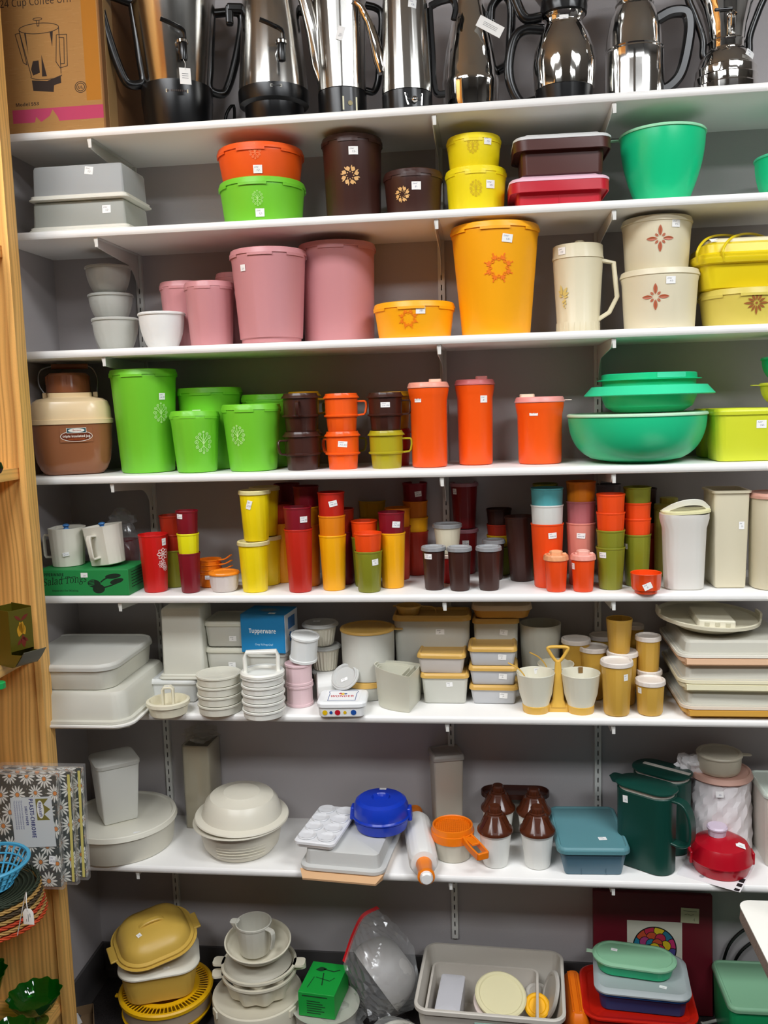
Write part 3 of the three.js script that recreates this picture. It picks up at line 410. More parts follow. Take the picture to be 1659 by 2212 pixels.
{ const A = [0.3599,2.0939,0.17,0.0733,0.1048], B = [0.3564,2.2031,0.17,0.0649,0.0744];
  canister('short_canister', 'lower of two yellow scroll-print canisters, slightly wider', A, C.yellow, { decal: ['scroll', 0xcfae08, 0, 0.05, 0.45], st: [[0.034, 0.062, 1]] });
  canister('short_canister', 'upper of two yellow scroll-print canisters', [B[0], A[1] + A[4], B[2], B[3], B[4]], C.yellow, { decal: ['scroll', 0xcfae08, -0.002, 0.042, 0.42], st: [[0.032, 0.056, 1, 0.018]] }); }
function loafBox(name, label, [x, y, z, w, h, d], col, lid, o = {}) {   // flared rim box with domed clear lid
  const t = thing(name, label, 'container', x, y, z, o.turn ?? 0), m = plastic(col, 0.4), lm = sheer(lid, 0.15, 0.5), hb = h - 0.016, e = 0.016;
  part(t, 'body', vessel(w / 2 - e, d / 2 - e, 0.015, [[0.006, 0], [0.002, 0.002], [0, hb - 0.022], [-0.012, hb - 0.02], [-0.014, hb - 0.024], [-e, hb - 0.024], [-e, hb], [-e + 0.003, hb], [0.003, hb - 0.012], [0.008, 0.01]], 6), m);
  part(t, 'lid', vessel(w / 2, d / 2, 0.03, [[0.006, 0], [-0.001, 0], [-0.001, 0.004], [0.004, 0.008], [0.02, 0.012], [0.028, 0.0165], [0.04, 0.0165], [9, 0.0165]], 6), lm, 0, hb - 0.001, 0);
  if (o.seam) part(t, 'seam_rib', box(0.0015, 0.03, 0.001, 0.0004), m, 0, hb - 0.04, d / 2 - e);
  return t;
}
{ const A = [0.5461,2.0939,0.19,0.2226,0.0708,0.16], B = [0.5536,2.1635,0.1875,0.2167,0.0912,0.155];
  loafBox('storage_box', 'red flared storage box with pale pink lid', A, 0xc01028, 0xf3c6d6, { seam: 1, turn: 0.03 });
  loafBox('storage_box', 'dark brown flared storage box with frosted lid on the red one', [B[0], A[1] + A[4], B[2], B[3], B[4], B[5]], 0x4a2018, 0xd8d8d6, { turn: 0.03 }); }
bowl('mixing_bowl', 'jade green mixing bowl with pale green lid tab, beside the brown box', [0.7888,2.0939,0.165,0.0968,0.1666], C.jade, { foot: 0.56, bulge: 0.95, lid: 0x9fe0b4, tab: -1.75, mat: plastic(0x16c886, 0.3), st: [[0.015, 0.115, 2]] });
bowl('mixing_bowl', 'jade green mixing bowl with lid at the shelf end', [1.0732,2.0939,0.165,0.0784,0.0995], C.jade, { foot: 0.62, bulge: 0.72, lid: 0x4cc898 });

// ---------- third shelf ----------
const frost = sheer(0xdcdcd4, 0.75, 0.55);
{ const z = 0.155, b = [-0.5498,1.8132,0.17,0.0577,0.0824], b2 = [-0.5876,1.8976,0.14,0.057,0.0671], b3 = [-0.5896,1.9707,0.14,0.0579,0.07];
  bowl('nesting_bowl', 'frosted lidded bowl with a tilted white price sticker', b, 0, { mat: frost, foot: 0.6, bulge: 0.8, st: [[0.02, 0.044, 7, 0.018, 0.018, -0.3]] });
  const q = [-0.5971,1.8132,0.095,0.0579,0.0743];
  bowl('nesting_bowl', 'frosted lidded bowl at the foot of the bowl tower', [q[0] - 0.006, q[1], 0.068, 0.05, b2[1] - SHELF[3]], 0, { mat: frost, foot: 0.6, bulge: 0.8 });
  bowl('nesting_bowl', 'frosted lidded bowl in the middle of the bowl tower', [b2[0], b2[1], 0.1, b2[3], b2[4]], 0, { mat: frost, foot: 0.62, bulge: 0.8 });
  bowl('nesting_bowl', 'frosted lidded bowl topping the bowl tower', [b3[0], b2[1] + b2[4], 0.1, b3[3], b3[4]], 0, { mat: frost, foot: 0.62, bulge: 0.8 });
  bowl('nesting_bowl', 'whiter lidded bowl standing in front of the pink canisters', [-0.4172,1.8132,0.2,0.0572,0.0879], 0, { mat: sheer(0xeeeeea, 0.25, 0.55), foot: 0.6, bulge: 0.8, st: [[-0.038, 0.062, 7, 0.014, 0.02]] }); }
canister('pink_canister', 'narrow dusty pink canister behind the white bowl', [-0.3869,1.8132,0.11,0.0618,0.1695], C.pink, { taper: 0.008 });
canister('pink_canister', 'medium dusty pink canister beside the white bowl', [-0.2953,1.8132,0.19,0.062,0.1554], C.pink, { taper: 0.008 });
canister('pink_canister', 'dusty pink canister mostly hidden behind the others', [-0.2647,1.8132,0.075,0.0476,0.1918], C.pink, { taper: 0.006, tabs: 0 });
canister('pink_canister', 'large dusty pink canister with a sticker near its rim', [-0.1416,1.8132,0.2,0.0932,0.2206], C.pink, { taper: 0.013, foot: 1, st: [[-0.062, 0.175, 9, 0.014, 0.015]] });
canister('pink_canister', 'largest dusty pink canister, plain, beside the golden wreath canister', [0.0114,1.8132,0.108,0.098,0.2436], C.pink, { taper: 0.006 });
canister('cake_canister', 'wide golden canister with an orange wreath print', [0.2077,1.8132,0.185,0.0984,0.0838], C.gold, { decal: ['wreath', 0xf27c04, -0.014, 0.043, 0.6], st: [[0.014, 0.062, 4]] });
canister('tall_canister', 'tall golden canister with a large orange wreath print', [0.4024,1.8132,0.185,0.1055,0.2522], C.gold, { taper: 0.02, decal: ['wreath', 0xf27604, 0.008, 0.148, 0.86], st: [[0.026, 0.212, 4, 0.022, 0.018, -0.12]] });
{ const P = [0.596,1.8132,0.17,0.0586,0.2039], t = thing('pitcher', 'almond pitcher with angular handle and yellow leaf print', 'pitcher', P[0], P[1], P[2]), r = P[3], h = P[4], m = plastic(0xd6ccae, 0.42), hl = h - 0.032;
  part(t, 'body', vessel(r, r, 9, [[0.014, 0], [0.0085, 0.003], [0.008, 0.026], [0.009, 0.028], [0.001, hl - 0.01], [0.001, hl], [0.003, hl]], 12), m);
  for (let i = 0; i < 24; i++) part(t, 'foot_flute', box(0.0012, 0.022, 0.0012, 0.0004), m, (r - 0.0082) * Math.sin(i * T2 / 24), 0.014, (r - 0.0082) * Math.cos(i * T2 / 24), 0, i * T2 / 24);
  const lid = part(t, 'lid', vessel(r, r, 9, [[0.003, 0], [-0.001, 0], [-0.001, 0.004], [0, 0.006], [0.001, 0.03], [0.003, 0.032], [9, 0.032]], 12), m, 0, hl, 0);
  part(lid, 'push_button', round([[0.012, 0.03], [0.0115, 0.042], [0.009, 0.044]], 6), m, 0.004, 0, 0);
  part(t, 'handle', strap([[r - 0.012, hl - 0.004, 0.012], [r + 0.022, hl - 0.012, 0.014], [r + 0.03, hl - 0.09, 0.015], [r + 0.012, hl - 0.125, 0.014], [r - 0.018, hl - 0.143, 0.012]], 0.016, 0.010, [0, 0, 1], 5, 1, false), m);
  marks(t, onRound(t, r - 0.008, r, hl), { decal: ['spray', 0xd8c070, -0.038, 0.088, 0.62], st: [[-0.036, hl + 0.016, 3, 0.019, 0.016]] }); }
{ const A = [0.7808,1.8132,0.185,0.09,0.1338], B = [0.7754,1.9528,0.175,0.0806,0.1194];
  canister('round_canister', 'lower of two almond canisters with rust star print', A, C.almond, { decal: ['star', 0xb65a38, -0.008, 0.07, 0.72], st: [[0.024, 0.105, 3, 0.02, 0.016]], tabs: 0 });
  canister('round_canister', 'upper of two almond canisters with rust star print', [B[0], A[1] + A[4], B[2], B[3], B[4]], C.almond, { decal: ['star', 0xb65a38, 0.008, 0.066, 0.72], st: [[0.042, 0.098, 3, 0.019, 0.017]], tabs: 0 }); }
{ const A = [0.9763,1.8132,0.165,0.1026,0.0836];
  canister('cake_canister', 'pale mustard cake canister with brown sunburst print', A, 0xd8c558, { decal: ['burst', 0x9a5a28, 0.026, 0.048, 0.72] });
  const B = [0.9668,1.8951,0.15,0.2305,0.0876,0.2], w = B[3], d = B[5], y0 = A[1] + A[4];
  const t = thing('cake_carrier', 'bright yellow lidded carrier with strap handles, on the mustard canister', 'carrier', B[0], y0, B[2]), m = plastic(0xe6cc12, 0.38), hb = 0.07;
  part(t, 'body', vessel(w / 2 - 0.012, d / 2 - 0.012, 0.04, [[0.02, 0], [0.012, 0.004], [0.002, hb - 0.014], [-0.008, hb - 0.012], [-0.012, hb - 0.004], [-0.012, hb], [9, hb]], 6), m);
  part(t, 'lid', vessel(w / 2, d / 2, 0.05, [[0.002, 0], [0.001, 0.006], [0.014, 0.012], [0.018, 0.03], [0.03, 0.036], [9, 0.036]], 6), m, 0, hb, 0);
  part(t, 'insert_panel', vessel(w / 2 - 0.03, d / 2 - 0.03, 0.03, [[0, 0], [0.001, 0.006], [0.01, 0.010], [9, 0.010]], 6), plastic(0xe2d8b4, 0.5), 0, hb + 0.036, 0);
  for (const [a, zz] of [[-0.1, -0.02], [-0.045, 0.03]]) part(t, 'strap_handle', strap([[a - 0.012, hb - 0.01, d / 2 - 0.01 + zz * 0.2], [a - 0.016, hb + 0.012, d / 2 + 0.002], [a + 0.012, hb + 0.045, d / 2 - 0.035], [a + 0.075, hb + 0.062, 0], [a + 0.12, hb + 0.055, -0.03]], 0.006, 0.005, [0.6, 0, 0.8], 30), m);
  sticker(t, (u, v) => [u - 0.07, hb + 0.042 + v * 0.4, d / 2 - 0.036 - v * 0.5], 0, 0, 9, 0.02, 0.02, 0.2); }

// ---------- fourth shelf ----------
{ const P = [-0.6845,1.5068,0.165,0.102,0.1272], t = thing('insulated_jug', 'brown and beige insulated jug with screw cap and wire handle', 'jug', P[0], P[1], P[2]), r = P[3] * 0.97, h = P[4], bm = plastic(0x97603f, 0.22), cm = plastic(0xecd0a4, 0.25), cap = plastic(0x8a5234, 0.24);
  part(t, 'lower_shell', vessel(r, r, r * 0.6, [[0.04, 0], [0.028, 0.003], [0.018, 0.014], [0.009, 0.035], [0.003, 0.075], [0.0, h], [0.004, h]], 9), bm);
  part(t, 'upper_shell', vessel(r, r, r * 0.6, [[0.003, h], [-0.003, h + 0.001], [-0.003, h + 0.012], [0.001, h + 0.013], [0.002, h + 0.04], [0.008, h + 0.056], [0.02, h + 0.064], [0.04, h + 0.067], [0.046, h + 0.069], [0.046, h + 0.079], [9, h + 0.079]], 9), cm);
  const c = part(t, 'screw_cap', round([[r * 0.52, 0], [r * 0.55, 0.002], [r * 0.55, 0.018], [r * 0.545, 0.02], [r * 0.53, 0.044], [r * 0.48, 0.05], [r * 0.1, 0.051]]), cap, -0.004, h + 0.079, 0);
  for (let i = 0; i < 20; i++) part(c, 'grip_rib', box(0.002, 0.022, 0.002, 0.0006), cap, r * 0.54 * Math.sin(i * T2 / 20), 0.032, r * 0.54 * Math.cos(i * T2 / 20), 0, i * T2 / 20);
  part(t, 'wire_handle', tube([[-r * 0.6, h + 0.075, 0.0], [-r * 0.74, h + 0.1, 0], [-r * 0.7, h + 0.135, 0], [-r * 0.45, h + 0.146, 0], [r * 0.5, h + 0.146, 0], [r * 0.68, h + 0.12, 0], [r * 0.66, h + 0.075, 0]], 0.0022, 60), plastic(0x8e8e90, 0.3, { metalness: 0.9 }));
  part(t, 'grip', tube([[-r * 0.42, h + 0.147, 0], [r * 0.48, h + 0.147, 0]], 0.007, 4, 10), cap);
  for (const s of [-1, 1]) part(t, 'handle_lug', box(0.012, 0.014, 0.012, 0.002), cm, s * r * 0.62, h + 0.074, 0);
  const W = 512, [cv, g] = canvas(W, 256); g.fillStyle = '#97603f'; g.fillRect(0, 0, W, 256);
  g.fillStyle = '#6b3018'; g.strokeStyle = '#e8e4da'; g.lineWidth = 9; g.beginPath(); g.ellipse(256, 150, 245, 92, 0, 0, T2); g.fill(); g.stroke();
  g.fillStyle = '#1f4a50'; g.strokeStyle = '#e8e4da'; g.lineWidth = 8; g.fillRect(110, 6, 300, 84); g.strokeRect(110, 6, 300, 84); g.fillStyle = '#f0ece2'; g.beginPath(); g.ellipse(260, 48, 128, 34, 0, 0, T2); g.fill(); g.fillStyle = '#a33a2a'; g.font = 'italic bold 40px serif'; g.fillText('Thermos', 185, 60, 150);
  g.fillStyle = '#f2eee4'; g.font = 'bold 56px sans-serif'; g.fillText('triple insulated jug', 42, 168, 430); g.fillStyle = '#c8602c'; g.font = 'bold 28px sans-serif'; g.fillText('FOAM INSULATION', 130, 212, 250);
  const tr = Math.atan2(AISLE[0] - t.position.x, AISLE[1] - t.position.z); t.rotation.y = tr * 0.9;
  part(t, 'badge', patch((u, v) => [u, v, r + 0.0012 - Math.max(0, Math.abs(u) - r * 0.4) * 0.2 - 0.003 * (1 - v / h)], 0.012, h - 0.026, 0.078, 0.036, 0, [0, 0, 1, 1], 4), new THREE.MeshStandardMaterial({ map: texOf(cv), roughness: 0.3 })); }
canister('tall_canister', 'tallest apple green canister, right beside the brown jug', [-0.4873,1.5068,0.165,0.0845,0.2588], C.green, { taper: 0.014, decal: ['scroll', 0xc2ee98, 0.038, 0.145, 0.6], st: [[0.042, 0.19, 5, 0.016, 0.016]] });
canister('green_canister', 'shaded apple green canister with a sticker, standing behind the smallest one', [-0.3416,1.5068,0.085,0.0854,0.21], C.green, { taper: 0.008, st: [[-0.035, 0.146, 5, 0.022, 0.016]] });
canister('green_canister', 'smallest apple green canister with its lid ajar', [-0.3449,1.5068,0.205,0.062,0.1502], C.green, { taper: 0.01, tilt: -0.05, decal: ['scroll', 0xc2ee98, 0.018, 0.07, 0.66] });
canister('green_canister', 'apple green canister with scroll print beside the brown mugs', [-0.2042,1.5068,0.19,0.0739,0.1644], C.green, { taper: 0.012, decal: ['scroll', 0xc2ee98, -0.036, 0.085, 0.6] });
canister('green_canister', 'apple green canister in the shade behind the brown mugs', [-0.1881,1.5068,0.07,0.0719,0.1887], C.green, { taper: 0.008, st: [[-0.012, 0.145, 5, 0.018, 0.012]] });
function mug(name, label, x, y, z, r, h, col, ha, o = {}) {   // stacking mug with stepped foot and flared seal
  const t = thing(name, label, 'mug', x, y, z, 0, o.group), m = plastic(col, 0.36), s = h * 0.42;
  part(t, 'body', round([[r * 0.76, 0], [r * 0.78, 0.002], [r * 0.84, s - 0.003], [r * 0.96, s - 0.001], [r * 0.97, s + 0.002], [r * 0.88, s + 0.004], [r * 0.9, h - 0.009], [r * 0.87, h - 0.009], [r * 0.84, s], [r * 0.7, 0.004]], 10), m);
  part(t, 'seal', round([[r * 0.85, h - 0.0085], [r * 1.0, h - 0.0085], [r * 1.0, h - 0.007], [r * 0.9, h - 0.002], [r * 0.86, h + 0.003], [r * 0.82, h + 0.003], [r * 0.78, h - 0.001], [0.001, h - 0.001]], 10), m);
  const g = part(t, 'handle', strap([[r * 0.86, h - 0.017, 0], [r * 1.32, h - 0.017, 0], [r * 1.4, h - 0.02, 0], [r * 1.42, h - 0.03, 0], [r * 1.36, s + 0.008, 0], [r * 1.28, s + 0.003, 0], [r * 0.94, s + 0.001, 0]], 0.009, 0.0045, [0, 0, 1], 7, 1, false), m);
  g.rotation.y = ha;
  marks(t, onRound(t, r * 0.86, r * 0.9, h), o); return t;
}
{ const st = (P, cols, labs, ha, o = {}) => { const [x, y, z, r, H] = P, h = H / 2 - 0.0012; [1, 0].forEach((k) => mug('mug', labs[1 - k], x + (o.dx ?? 0) * k, y + k * (h + 0.0028), z, r, h, cols[1 - k], ha[1 - k], { st: o.st?.[1 - k] })); };
  st([-0.0761,1.5068,0.205,0.0474,0.1832], [C.brown, C.brown], ['brown stacking mug sitting on another brown mug', 'brown stacking mug under another brown mug'], [-1.5, -2.4]);
  st([-0.0848,1.5068,0.12,0.0439,0.1887], [0xd49a0c, 0xd49a0c], ['mustard yellow stacking mug behind the upper brown mug', 'mustard yellow stacking mug behind the lower brown mug'], [-0.1, -0.1]);
  st([0.0253,1.5068,0.205,0.0445,0.1802], [C.orange, C.orange], ['orange stacking mug sitting on another orange mug', 'orange stacking mug with a sticker, under another orange mug'], [-0.1, 2.6], { st: [[], [[0.0, 0.062, 5, 0.022, 0.014, -0.1]]] });
  st([0.012,1.5068,0.12,0.0433,0.1788], [0x8c8a1c, 0x8c8a1c], ['olive stacking mug hidden behind the upper orange mug', 'olive stacking mug hidden behind the lower orange mug'], [2.6, -0.1]);
  st([0.1332,1.5068,0.205,0.0454,0.1791], [C.brown, 0xa89c18], ['brown stacking mug with a white sticker, on an olive mug', 'olive yellow stacking mug beneath a stickered brown mug'], [-0.1, -0.15], { st: [[[0.0, 0.062, 5, 0.022, 0.012]], []] });
  st([0.1475,1.5068,0.125,0.0423,0.1816], [0xd49a0c, 0xb81c08], ['mustard yellow stacking mug on a red mug, beside the orange container', 'red stacking mug beneath a mustard mug, beside the orange container'], [2.8, 2.8]); }
function slimKeeper(name, label, [x, y, z, r, h], o = {}) {
  const t = thing(name, label, 'container', x, y, z, o.turn ?? 0), m = plastic(0xf2560c, 0.34), lm = plastic(o.lid ?? 0xf29a8a, 0.4), hb = h - 0.014, d = r * 0.97;
  part(t, 'body', vessel(r * 0.97, d, 9, [[0.012, 0], [0.0065, 0.002], [0.0055, 0.006], [0.0035, hb - 0.03], [0.001, hb - 0.018], [-0.001, hb - 0.006], [-0.001, hb], [0.003, hb], [0.008, hb - 0.03], [0.012, 0.01]], 8), m);
  const l = part(t, 'lid', vessel(r, r, 9, [[0.004, 0], [-0.001, 0], [-0.0015, 0.002], [0, 0.004], [0.0015, 0.010], [0.004, 0.013], [9, 0.013]], 8), lm, 0, hb + 0.001, 0);
  part(l, 'pour_flap', skin([[r * 0.3, r * 0.35, 0.008, 0.0125, o.fx ?? r * 0.35, 0], [r * 0.3, r * 0.35, 0.008, 0.019, o.fx ?? r * 0.35, 0], [r * 0.27, r * 0.3, 0.006, 0.0205, o.fx ?? r * 0.35, 0]], 4), plastic(o.flap ?? 0xf0c8ae, 0.45));
  if (o.tab) part(l, 'tab', skin([[0.012, 0.010, 0.008, 0.003], [0.012, 0.010, 0.008, 0.0048]], 4), plastic(0xf4d8cc, 0.45), r + 0.006, 0, 0);
  marks(t, onRound(t, d - 0.0055, d - 0.0035, hb - 0.03, 0.0009), o); return t;
}
slimKeeper('slim_canister', 'tall orange canister with pink pour lid beside the mugs', [0.2378,1.5068,0.2,0.0496,0.2037], { st: [[-0.026, 0.165, 5, 0.018, 0.017]], lid: 0xf0a08a });
slimKeeper('slim_canister', 'tall orange canister with deeper pink pour lid, standing alone', [0.3487,1.5068,0.15,0.0485,0.2079], { st: [[0.022, 0.16, 10, 0.018, 0.017]], lid: 0xe0787a, flap: 0xe8948e });
slimKeeper('slim_canister', 'shorter wider orange canister with tabbed pink lid', [0.5049,1.5068,0.16,0.0591,0.1615], { st: [[-0.014, 0.125, 3, 0.02, 0.016]], lid: 0xf09a94, fx: -0.03, flap: 0xf2dcc0, tab: 1 });
{ const A = [0.7309,1.5068,0.178,0.1618,0.1175];
  bowl('mixing_bowl', 'wide jade green serving bowl with pale lid, the largest bowl', A, 0, { mat: plastic(0x22cf8e, 0.32, { transmission: 0.18, thickness: 0 }), lid: 0xbfe6c4, foot: 0.4, bulge: 0.5, st: [[0.128, 0.085, 11, 0.009, 0.014]] });
  const B = [0.7589,1.6322,0.178,0.1104,0.0578], t = thing('serving_dish', 'jade green dish with skirted cover on the widest jade bowl', 'dish', B[0], A[1] + A[4], B[2]), r = B[3], m = plastic(0x14c988, 0.34), h = 0.062;
  part(t, 'body', round([[r * 0.55, 0], [r * 0.72, 0.002], [r * 0.9, 0.014], [r * 0.98, 0.035], [r, h], [r * 0.96, h]]), m);
  part(t, 'skirt', round([[r * 1.33, h - 0.022], [r * 1.36, h - 0.02], [r * 1.22, h - 0.003], [r * 1.2, h], [r, h + 0.001], [r * 0.98, h + 0.001]]), plastic(0x34d69c, 0.4));
  const c = part(t, 'cover', round([[r * 0.97, 0.0], [r * 0.97, 0.012], [r * 1.08, 0.0125], [r * 1.08, 0.0145], [r * 0.99, 0.0155], [r * 0.985, 0.026], [r * 0.96, 0.028], [r * 0.92, 0.026]]), m, 0, h + 0.001, 0);
  part(c, 'tab', curvedBand(r * 0.98, r * 1.0, 0.016, 0.027, 0.0, 0.65, 8), plastic(0x48dcaa, 0.4)); }
{ const F = [0.9666,1.5068,0.19,0.1461,0.1212,0.13], B = [0.9601,1.5068,0.065,0.1393,0.1203,0.1], lm = plastic(0xd4da2e, 0.42);
  rectBox('oblong_keeper', 'lime yellow square keeper with a sticker, standing in front', F, 0, { mat: lm, cr: 0.03, m: 8, lidH: 0.014, st: [[0.03, 0.085, 2, 0.022, 0.018]] });
  rectBox('oblong_keeper', 'lime yellow square keeper half hidden behind its twin', B, 0, { mat: lm, cr: 0.03, m: 8, lidH: 0.014 });
  const b2 = [1.0928,1.63,0.15,0.0785,0.0564], b3 = [1.0878,1.7059,0.15,0.0713,0.0581];
  bowl('mixing_bowl', 'lime yellow bowl on the lime keepers', [b2[0], SHELF[4] + F[4] + 0.0005, 0.175, b2[3], b2[4]], 0xd0d23c, { foot: 0.5, tab: -1.6 });
  bowl('mixing_bowl', 'jade green bowl with lid on the lime yellow bowl', [b3[0], SHELF[4] + F[4] + 0.0015 + b2[4], 0.175, b3[3], b3[4]], C.jade, { foot: 0.55 }); }

// ---------- fifth shelf: tumblers ----------
const U = { maroon: 0x7d0a1d, rust: 0xa92a12, red: 0xbe2210, gold: 0xf2aa02, amber: 0xe2800a, orange: 0xea480a, olive: 0x80821c, yellow: 0xf4d808, darkRed: 0x7d0a1d };
{ const P = [-0.6293,1.2081,0.218,0.2368,0.0658,0.13], t = thing('tongs_box', 'green cardboard box printed with salad tongs', 'box', P[0], P[1], P[2], 0.0), [, , , w, h, d] = P;
  part(t, 'carton', box(w, h, d, 0.002), plastic(0x1d8a44, 0.6), 0, h / 2, 0);
  const W = 1024, H = 300, [c, g] = canvas(W, H); g.fillStyle = '#1d8a44'; g.fillRect(0, 0, W, H); g.fillStyle = g.strokeStyle = '#0c2416'; g.lineCap = 'round';
  g.font = 'bold 50px sans-serif'; g.fillText('TUPPERWARE', 8, 66, 290); g.lineWidth = 7; g.beginPath(); g.moveTo(245, 110); g.lineTo(430, 70); g.stroke();
  g.font = 'italic 120px serif'; g.save(); g.rotate(-0.1); g.fillText('Salad Tongs', 30, 190, 510); g.restore(); g.font = 'bold 30px serif'; g.fillText('Separate for Mixing', 150, 255, 360);
  for (const [x, y, a, b2, r] of [[640, 160, 75, 50, 0.15], [690, 225, 70, 55, -0.1], [860, 70, 90, 30, -0.12], [900, 130, 80, 30, -0.3]]) { g.beginPath(); g.ellipse(x, y, a, b2, r, 0, T2); g.fill(); }
  g.lineWidth = 16; g.beginPath(); g.moveTo(720, 140); g.quadraticCurveTo(780, 80, 860, 80); g.stroke(); g.beginPath(); g.moveTo(740, 210); g.quadraticCurveTo(840, 190, 940, 130); g.stroke(); g.strokeStyle = '#1d8a44'; g.lineWidth = 6; for (let i = 0; i < 4; i++) { g.beginPath(); g.moveTo(580, 130 + i * 18); g.lineTo(640, 120 + i * 18); g.stroke(); }
  part(t, 'front_print', patch((u, v) => [u, v, d / 2 + 0.0006], 0, h / 2, w - 0.004, h - 0.004, 0, [0, 0, 1, 1], 1), new THREE.MeshStandardMaterial({ map: texOf(c), roughness: 0.6 }));
  for (let i = 0; i < 6; i++) part(t, 'side_text_line', box(0.0006, 0.002, d * 0.7, 0.0002), plastic(0x0c2a18, 0.7), w / 2 + 0.0004, h * 0.85 - i * 0.0075, 0);
  sticker(t, onFront(d / 2, d / 2, 1, 0.0012), w * 0.02, h * 0.8, 9, 0.018, 0.012);
  const ytop = P[1] + h;
  const creamer = (label, x, z, r, hh, turn, tilt) => { const q = thing('creamer', label, 'creamer', x, ytop + (tilt ? Math.sin(Math.abs(tilt)) * r * 0.8 : 0), z, 0); q.rotation.set(0, turn, 0); const m = plastic(0xe6e1d2, 0.4); if (tilt) q.rotation.set(0, 0, tilt);
    const ring = (y, s, i) => { const a = []; for (let k = 0; k < 48; k++) { const an = k * T2 / 48; let px = s * Math.cos(an), pz = s * Math.sin(an); if (px < -s * 0.78) px = -s * 0.78; a.push([px * Math.cos(i) - pz * Math.sin(i), y, px * Math.sin(i) + pz * Math.cos(i)]); } return a; };
    const rot = tilt ? turn : 0;
    part(q, 'body', quadMesh([ring(0, r * 0.8, rot), ring(0.002, r * 0.86, rot), ring(hh * 0.7, r * 0.96, rot), ring(hh - 0.004, r, rot), ring(hh, r * 1.02, rot), ring(hh, r * 0.97, rot), ring(hh - 0.012, r * 0.95, rot)], true, true, true), m);
    part(q, 'lid', round([[r * 0.7, hh - 0.011], [r * 0.78, hh - 0.008], [r * 0.2, hh - 0.007]], 8), plastic(0x6f7a84, 0.4));
    part(q, 'knob', round([[0.004, hh - 0.008], [0.008, hh - 0.006], [0.005, hh - 0.001], [0.0085, hh + 0.003], [0.008, hh + 0.006], [0.004, hh + 0.008]], 6), plastic(0x3f76ae, 0.3));
    const hd = part(q, 'handle', strap([[-r * 0.72, hh * 0.78, 0], [-r * 1.2, hh * 0.8, 0], [-r * 1.26, hh * 0.74, 0], [-r * 1.24, hh * 0.28, 0], [-r * 1.18, hh * 0.22, 0], [-r * 0.7, hh * 0.22, 0]], 0.012, 0.005, [0, 0, 1], 6, 1, false), m); hd.rotation.y = -rot; return q; };
  const A = [-0.6996,1.2604,0.215,0.0496,0.0988], B = [-0.5941,1.2567,0.225,0.0526,0.1026];
  sticker(creamer('almond creamer with square handle, upright on the tongs box', A[0], 0.21, A[3] * 0.95, A[4], 0.1, 0), (u, v) => [A[3] * 0.93 * Math.sin(0.25 + u / A[3]), v, A[3] * 0.93 * Math.cos(0.25 + u / A[3])], 0, A[4] * 0.35, 8, 0.017, 0.010, 0.15);
  creamer('almond creamer tipped against its twin, handle facing out', B[0] + 0.008, 0.222, B[3] * 0.93, B[4] * 0.97, -1.35, 0.12); }
function crumple(rx, ry, rz, sd, amp = 0.16, n = 18) {
  const g = new THREE.SphereGeometry(1, n, Math.round(n * 0.7)), p = g.attributes.position; const h = (x, y, z) => Math.sin(x * 5.1 + sd * 3.7) * Math.sin(y * 6.3 + sd) + 0.7 * Math.sin(z * 9.7 + x * 4 + sd * 2) + 0.5 * Math.sin(y * 14 + z * 11 + sd);
  for (let i = 0; i < p.count; i++) { const x = p.getX(i), y = p.getY(i), z = p.getZ(i), k = 1 + amp * h(x, y, z); p.setXYZ(i, x * rx * k, y * ry * k, z * rz * k); }
  return toCreasedNormals(g, 0.15);
}
{ const a = [-0.7721,1.3166,0.05], b2 = [-0.5973,1.2985,0.07];
  const t = thing('plastic_bag', 'crumpled clear bag tied up behind the upright creamer', 'plastic bag', a[0], SHELF[5], 0.05);
  part(t, 'bag', merge([moved(crumple(0.05, 0.062, 0.035, 3), 0, 0.07, 0), moved(crumple(0.028, 0.022, 0.018, 5, 0.25), -0.02, 0.135, 0), moved(crumple(0.024, 0.022, 0.016, 8, 0.25), 0.018, 0.132, 0)]), film(0xf0f0f0, 0.9, 0.15));
  const q = thing('wrapped_tumbler', 'dark red tumbler wrapped in a crumpled clear bag', 'tumbler', b2[0] + 0.012, SHELF[5], 0.1);
  part(q, 'tumbler_body', round([[0.02, 0], [0.024, 0.003], [0.031, 0.115], [0.029, 0.115], [0.02, 0.006]], 8), plastic(U.maroon, 0.4));
  part(q, 'bag', merge([moved(crumple(0.038, 0.075, 0.036, 11, 0.06), 0.0, 0.08, 0), moved(crumple(0.035, 0.03, 0.025, 13, 0.22), -0.012, 0.165, 0)]), film(0xf4f4f4, 0.9, 0.14)); }
{ const P = [-0.4626,1.2081,0.2279,0.0372,0.1464], t = tumbler('tumbler', 'bright red tumbler printed with white daisies', P, 0xcc1410, { st: [[0.026, 0.128, 8, 0.012, 0.018, 0.05]] }), s = onRound(t, P[3] * 0.78, P[3], P[4], 0.001), w = plastic(0xf2d8d0, 0.5);
  printed(t, 'daisy_print', s, motif.daisy, w, 0.022, 0.098, 0.00085); printed(t, 'daisy_print', s, motif.daisy, w, 0.02, 0.073, 0.0006); printed(t, 'daisy_print', s, motif.daisy, w, 0.029, 0.062, 0.00045); }
nest([-0.4323,1.2081,0.1691,0.0337,[0.1867,0.1385,0.0974]], [U.rust, U.rust, U.olive], ['rust tumbler on top of a rust and olive stack', 'rust tumbler in the middle of a rust and olive stack', 'olive tumbler under two rust tumblers']);
nest([-0.3666,1.2081,0.2417,0.0282,[0.2064,0.1496,0.1006]], [U.maroon, 0xe8e010, U.maroon], ['maroon tumbler above a lemon yellow tumbler', 'lemon yellow tumbler between two maroon tumblers', 'maroon tumbler beneath a lemon yellow tumbler'], { 0: { st: [[-0.018, 0.088, 8, 0.015, 0.012, -0.05]] } });
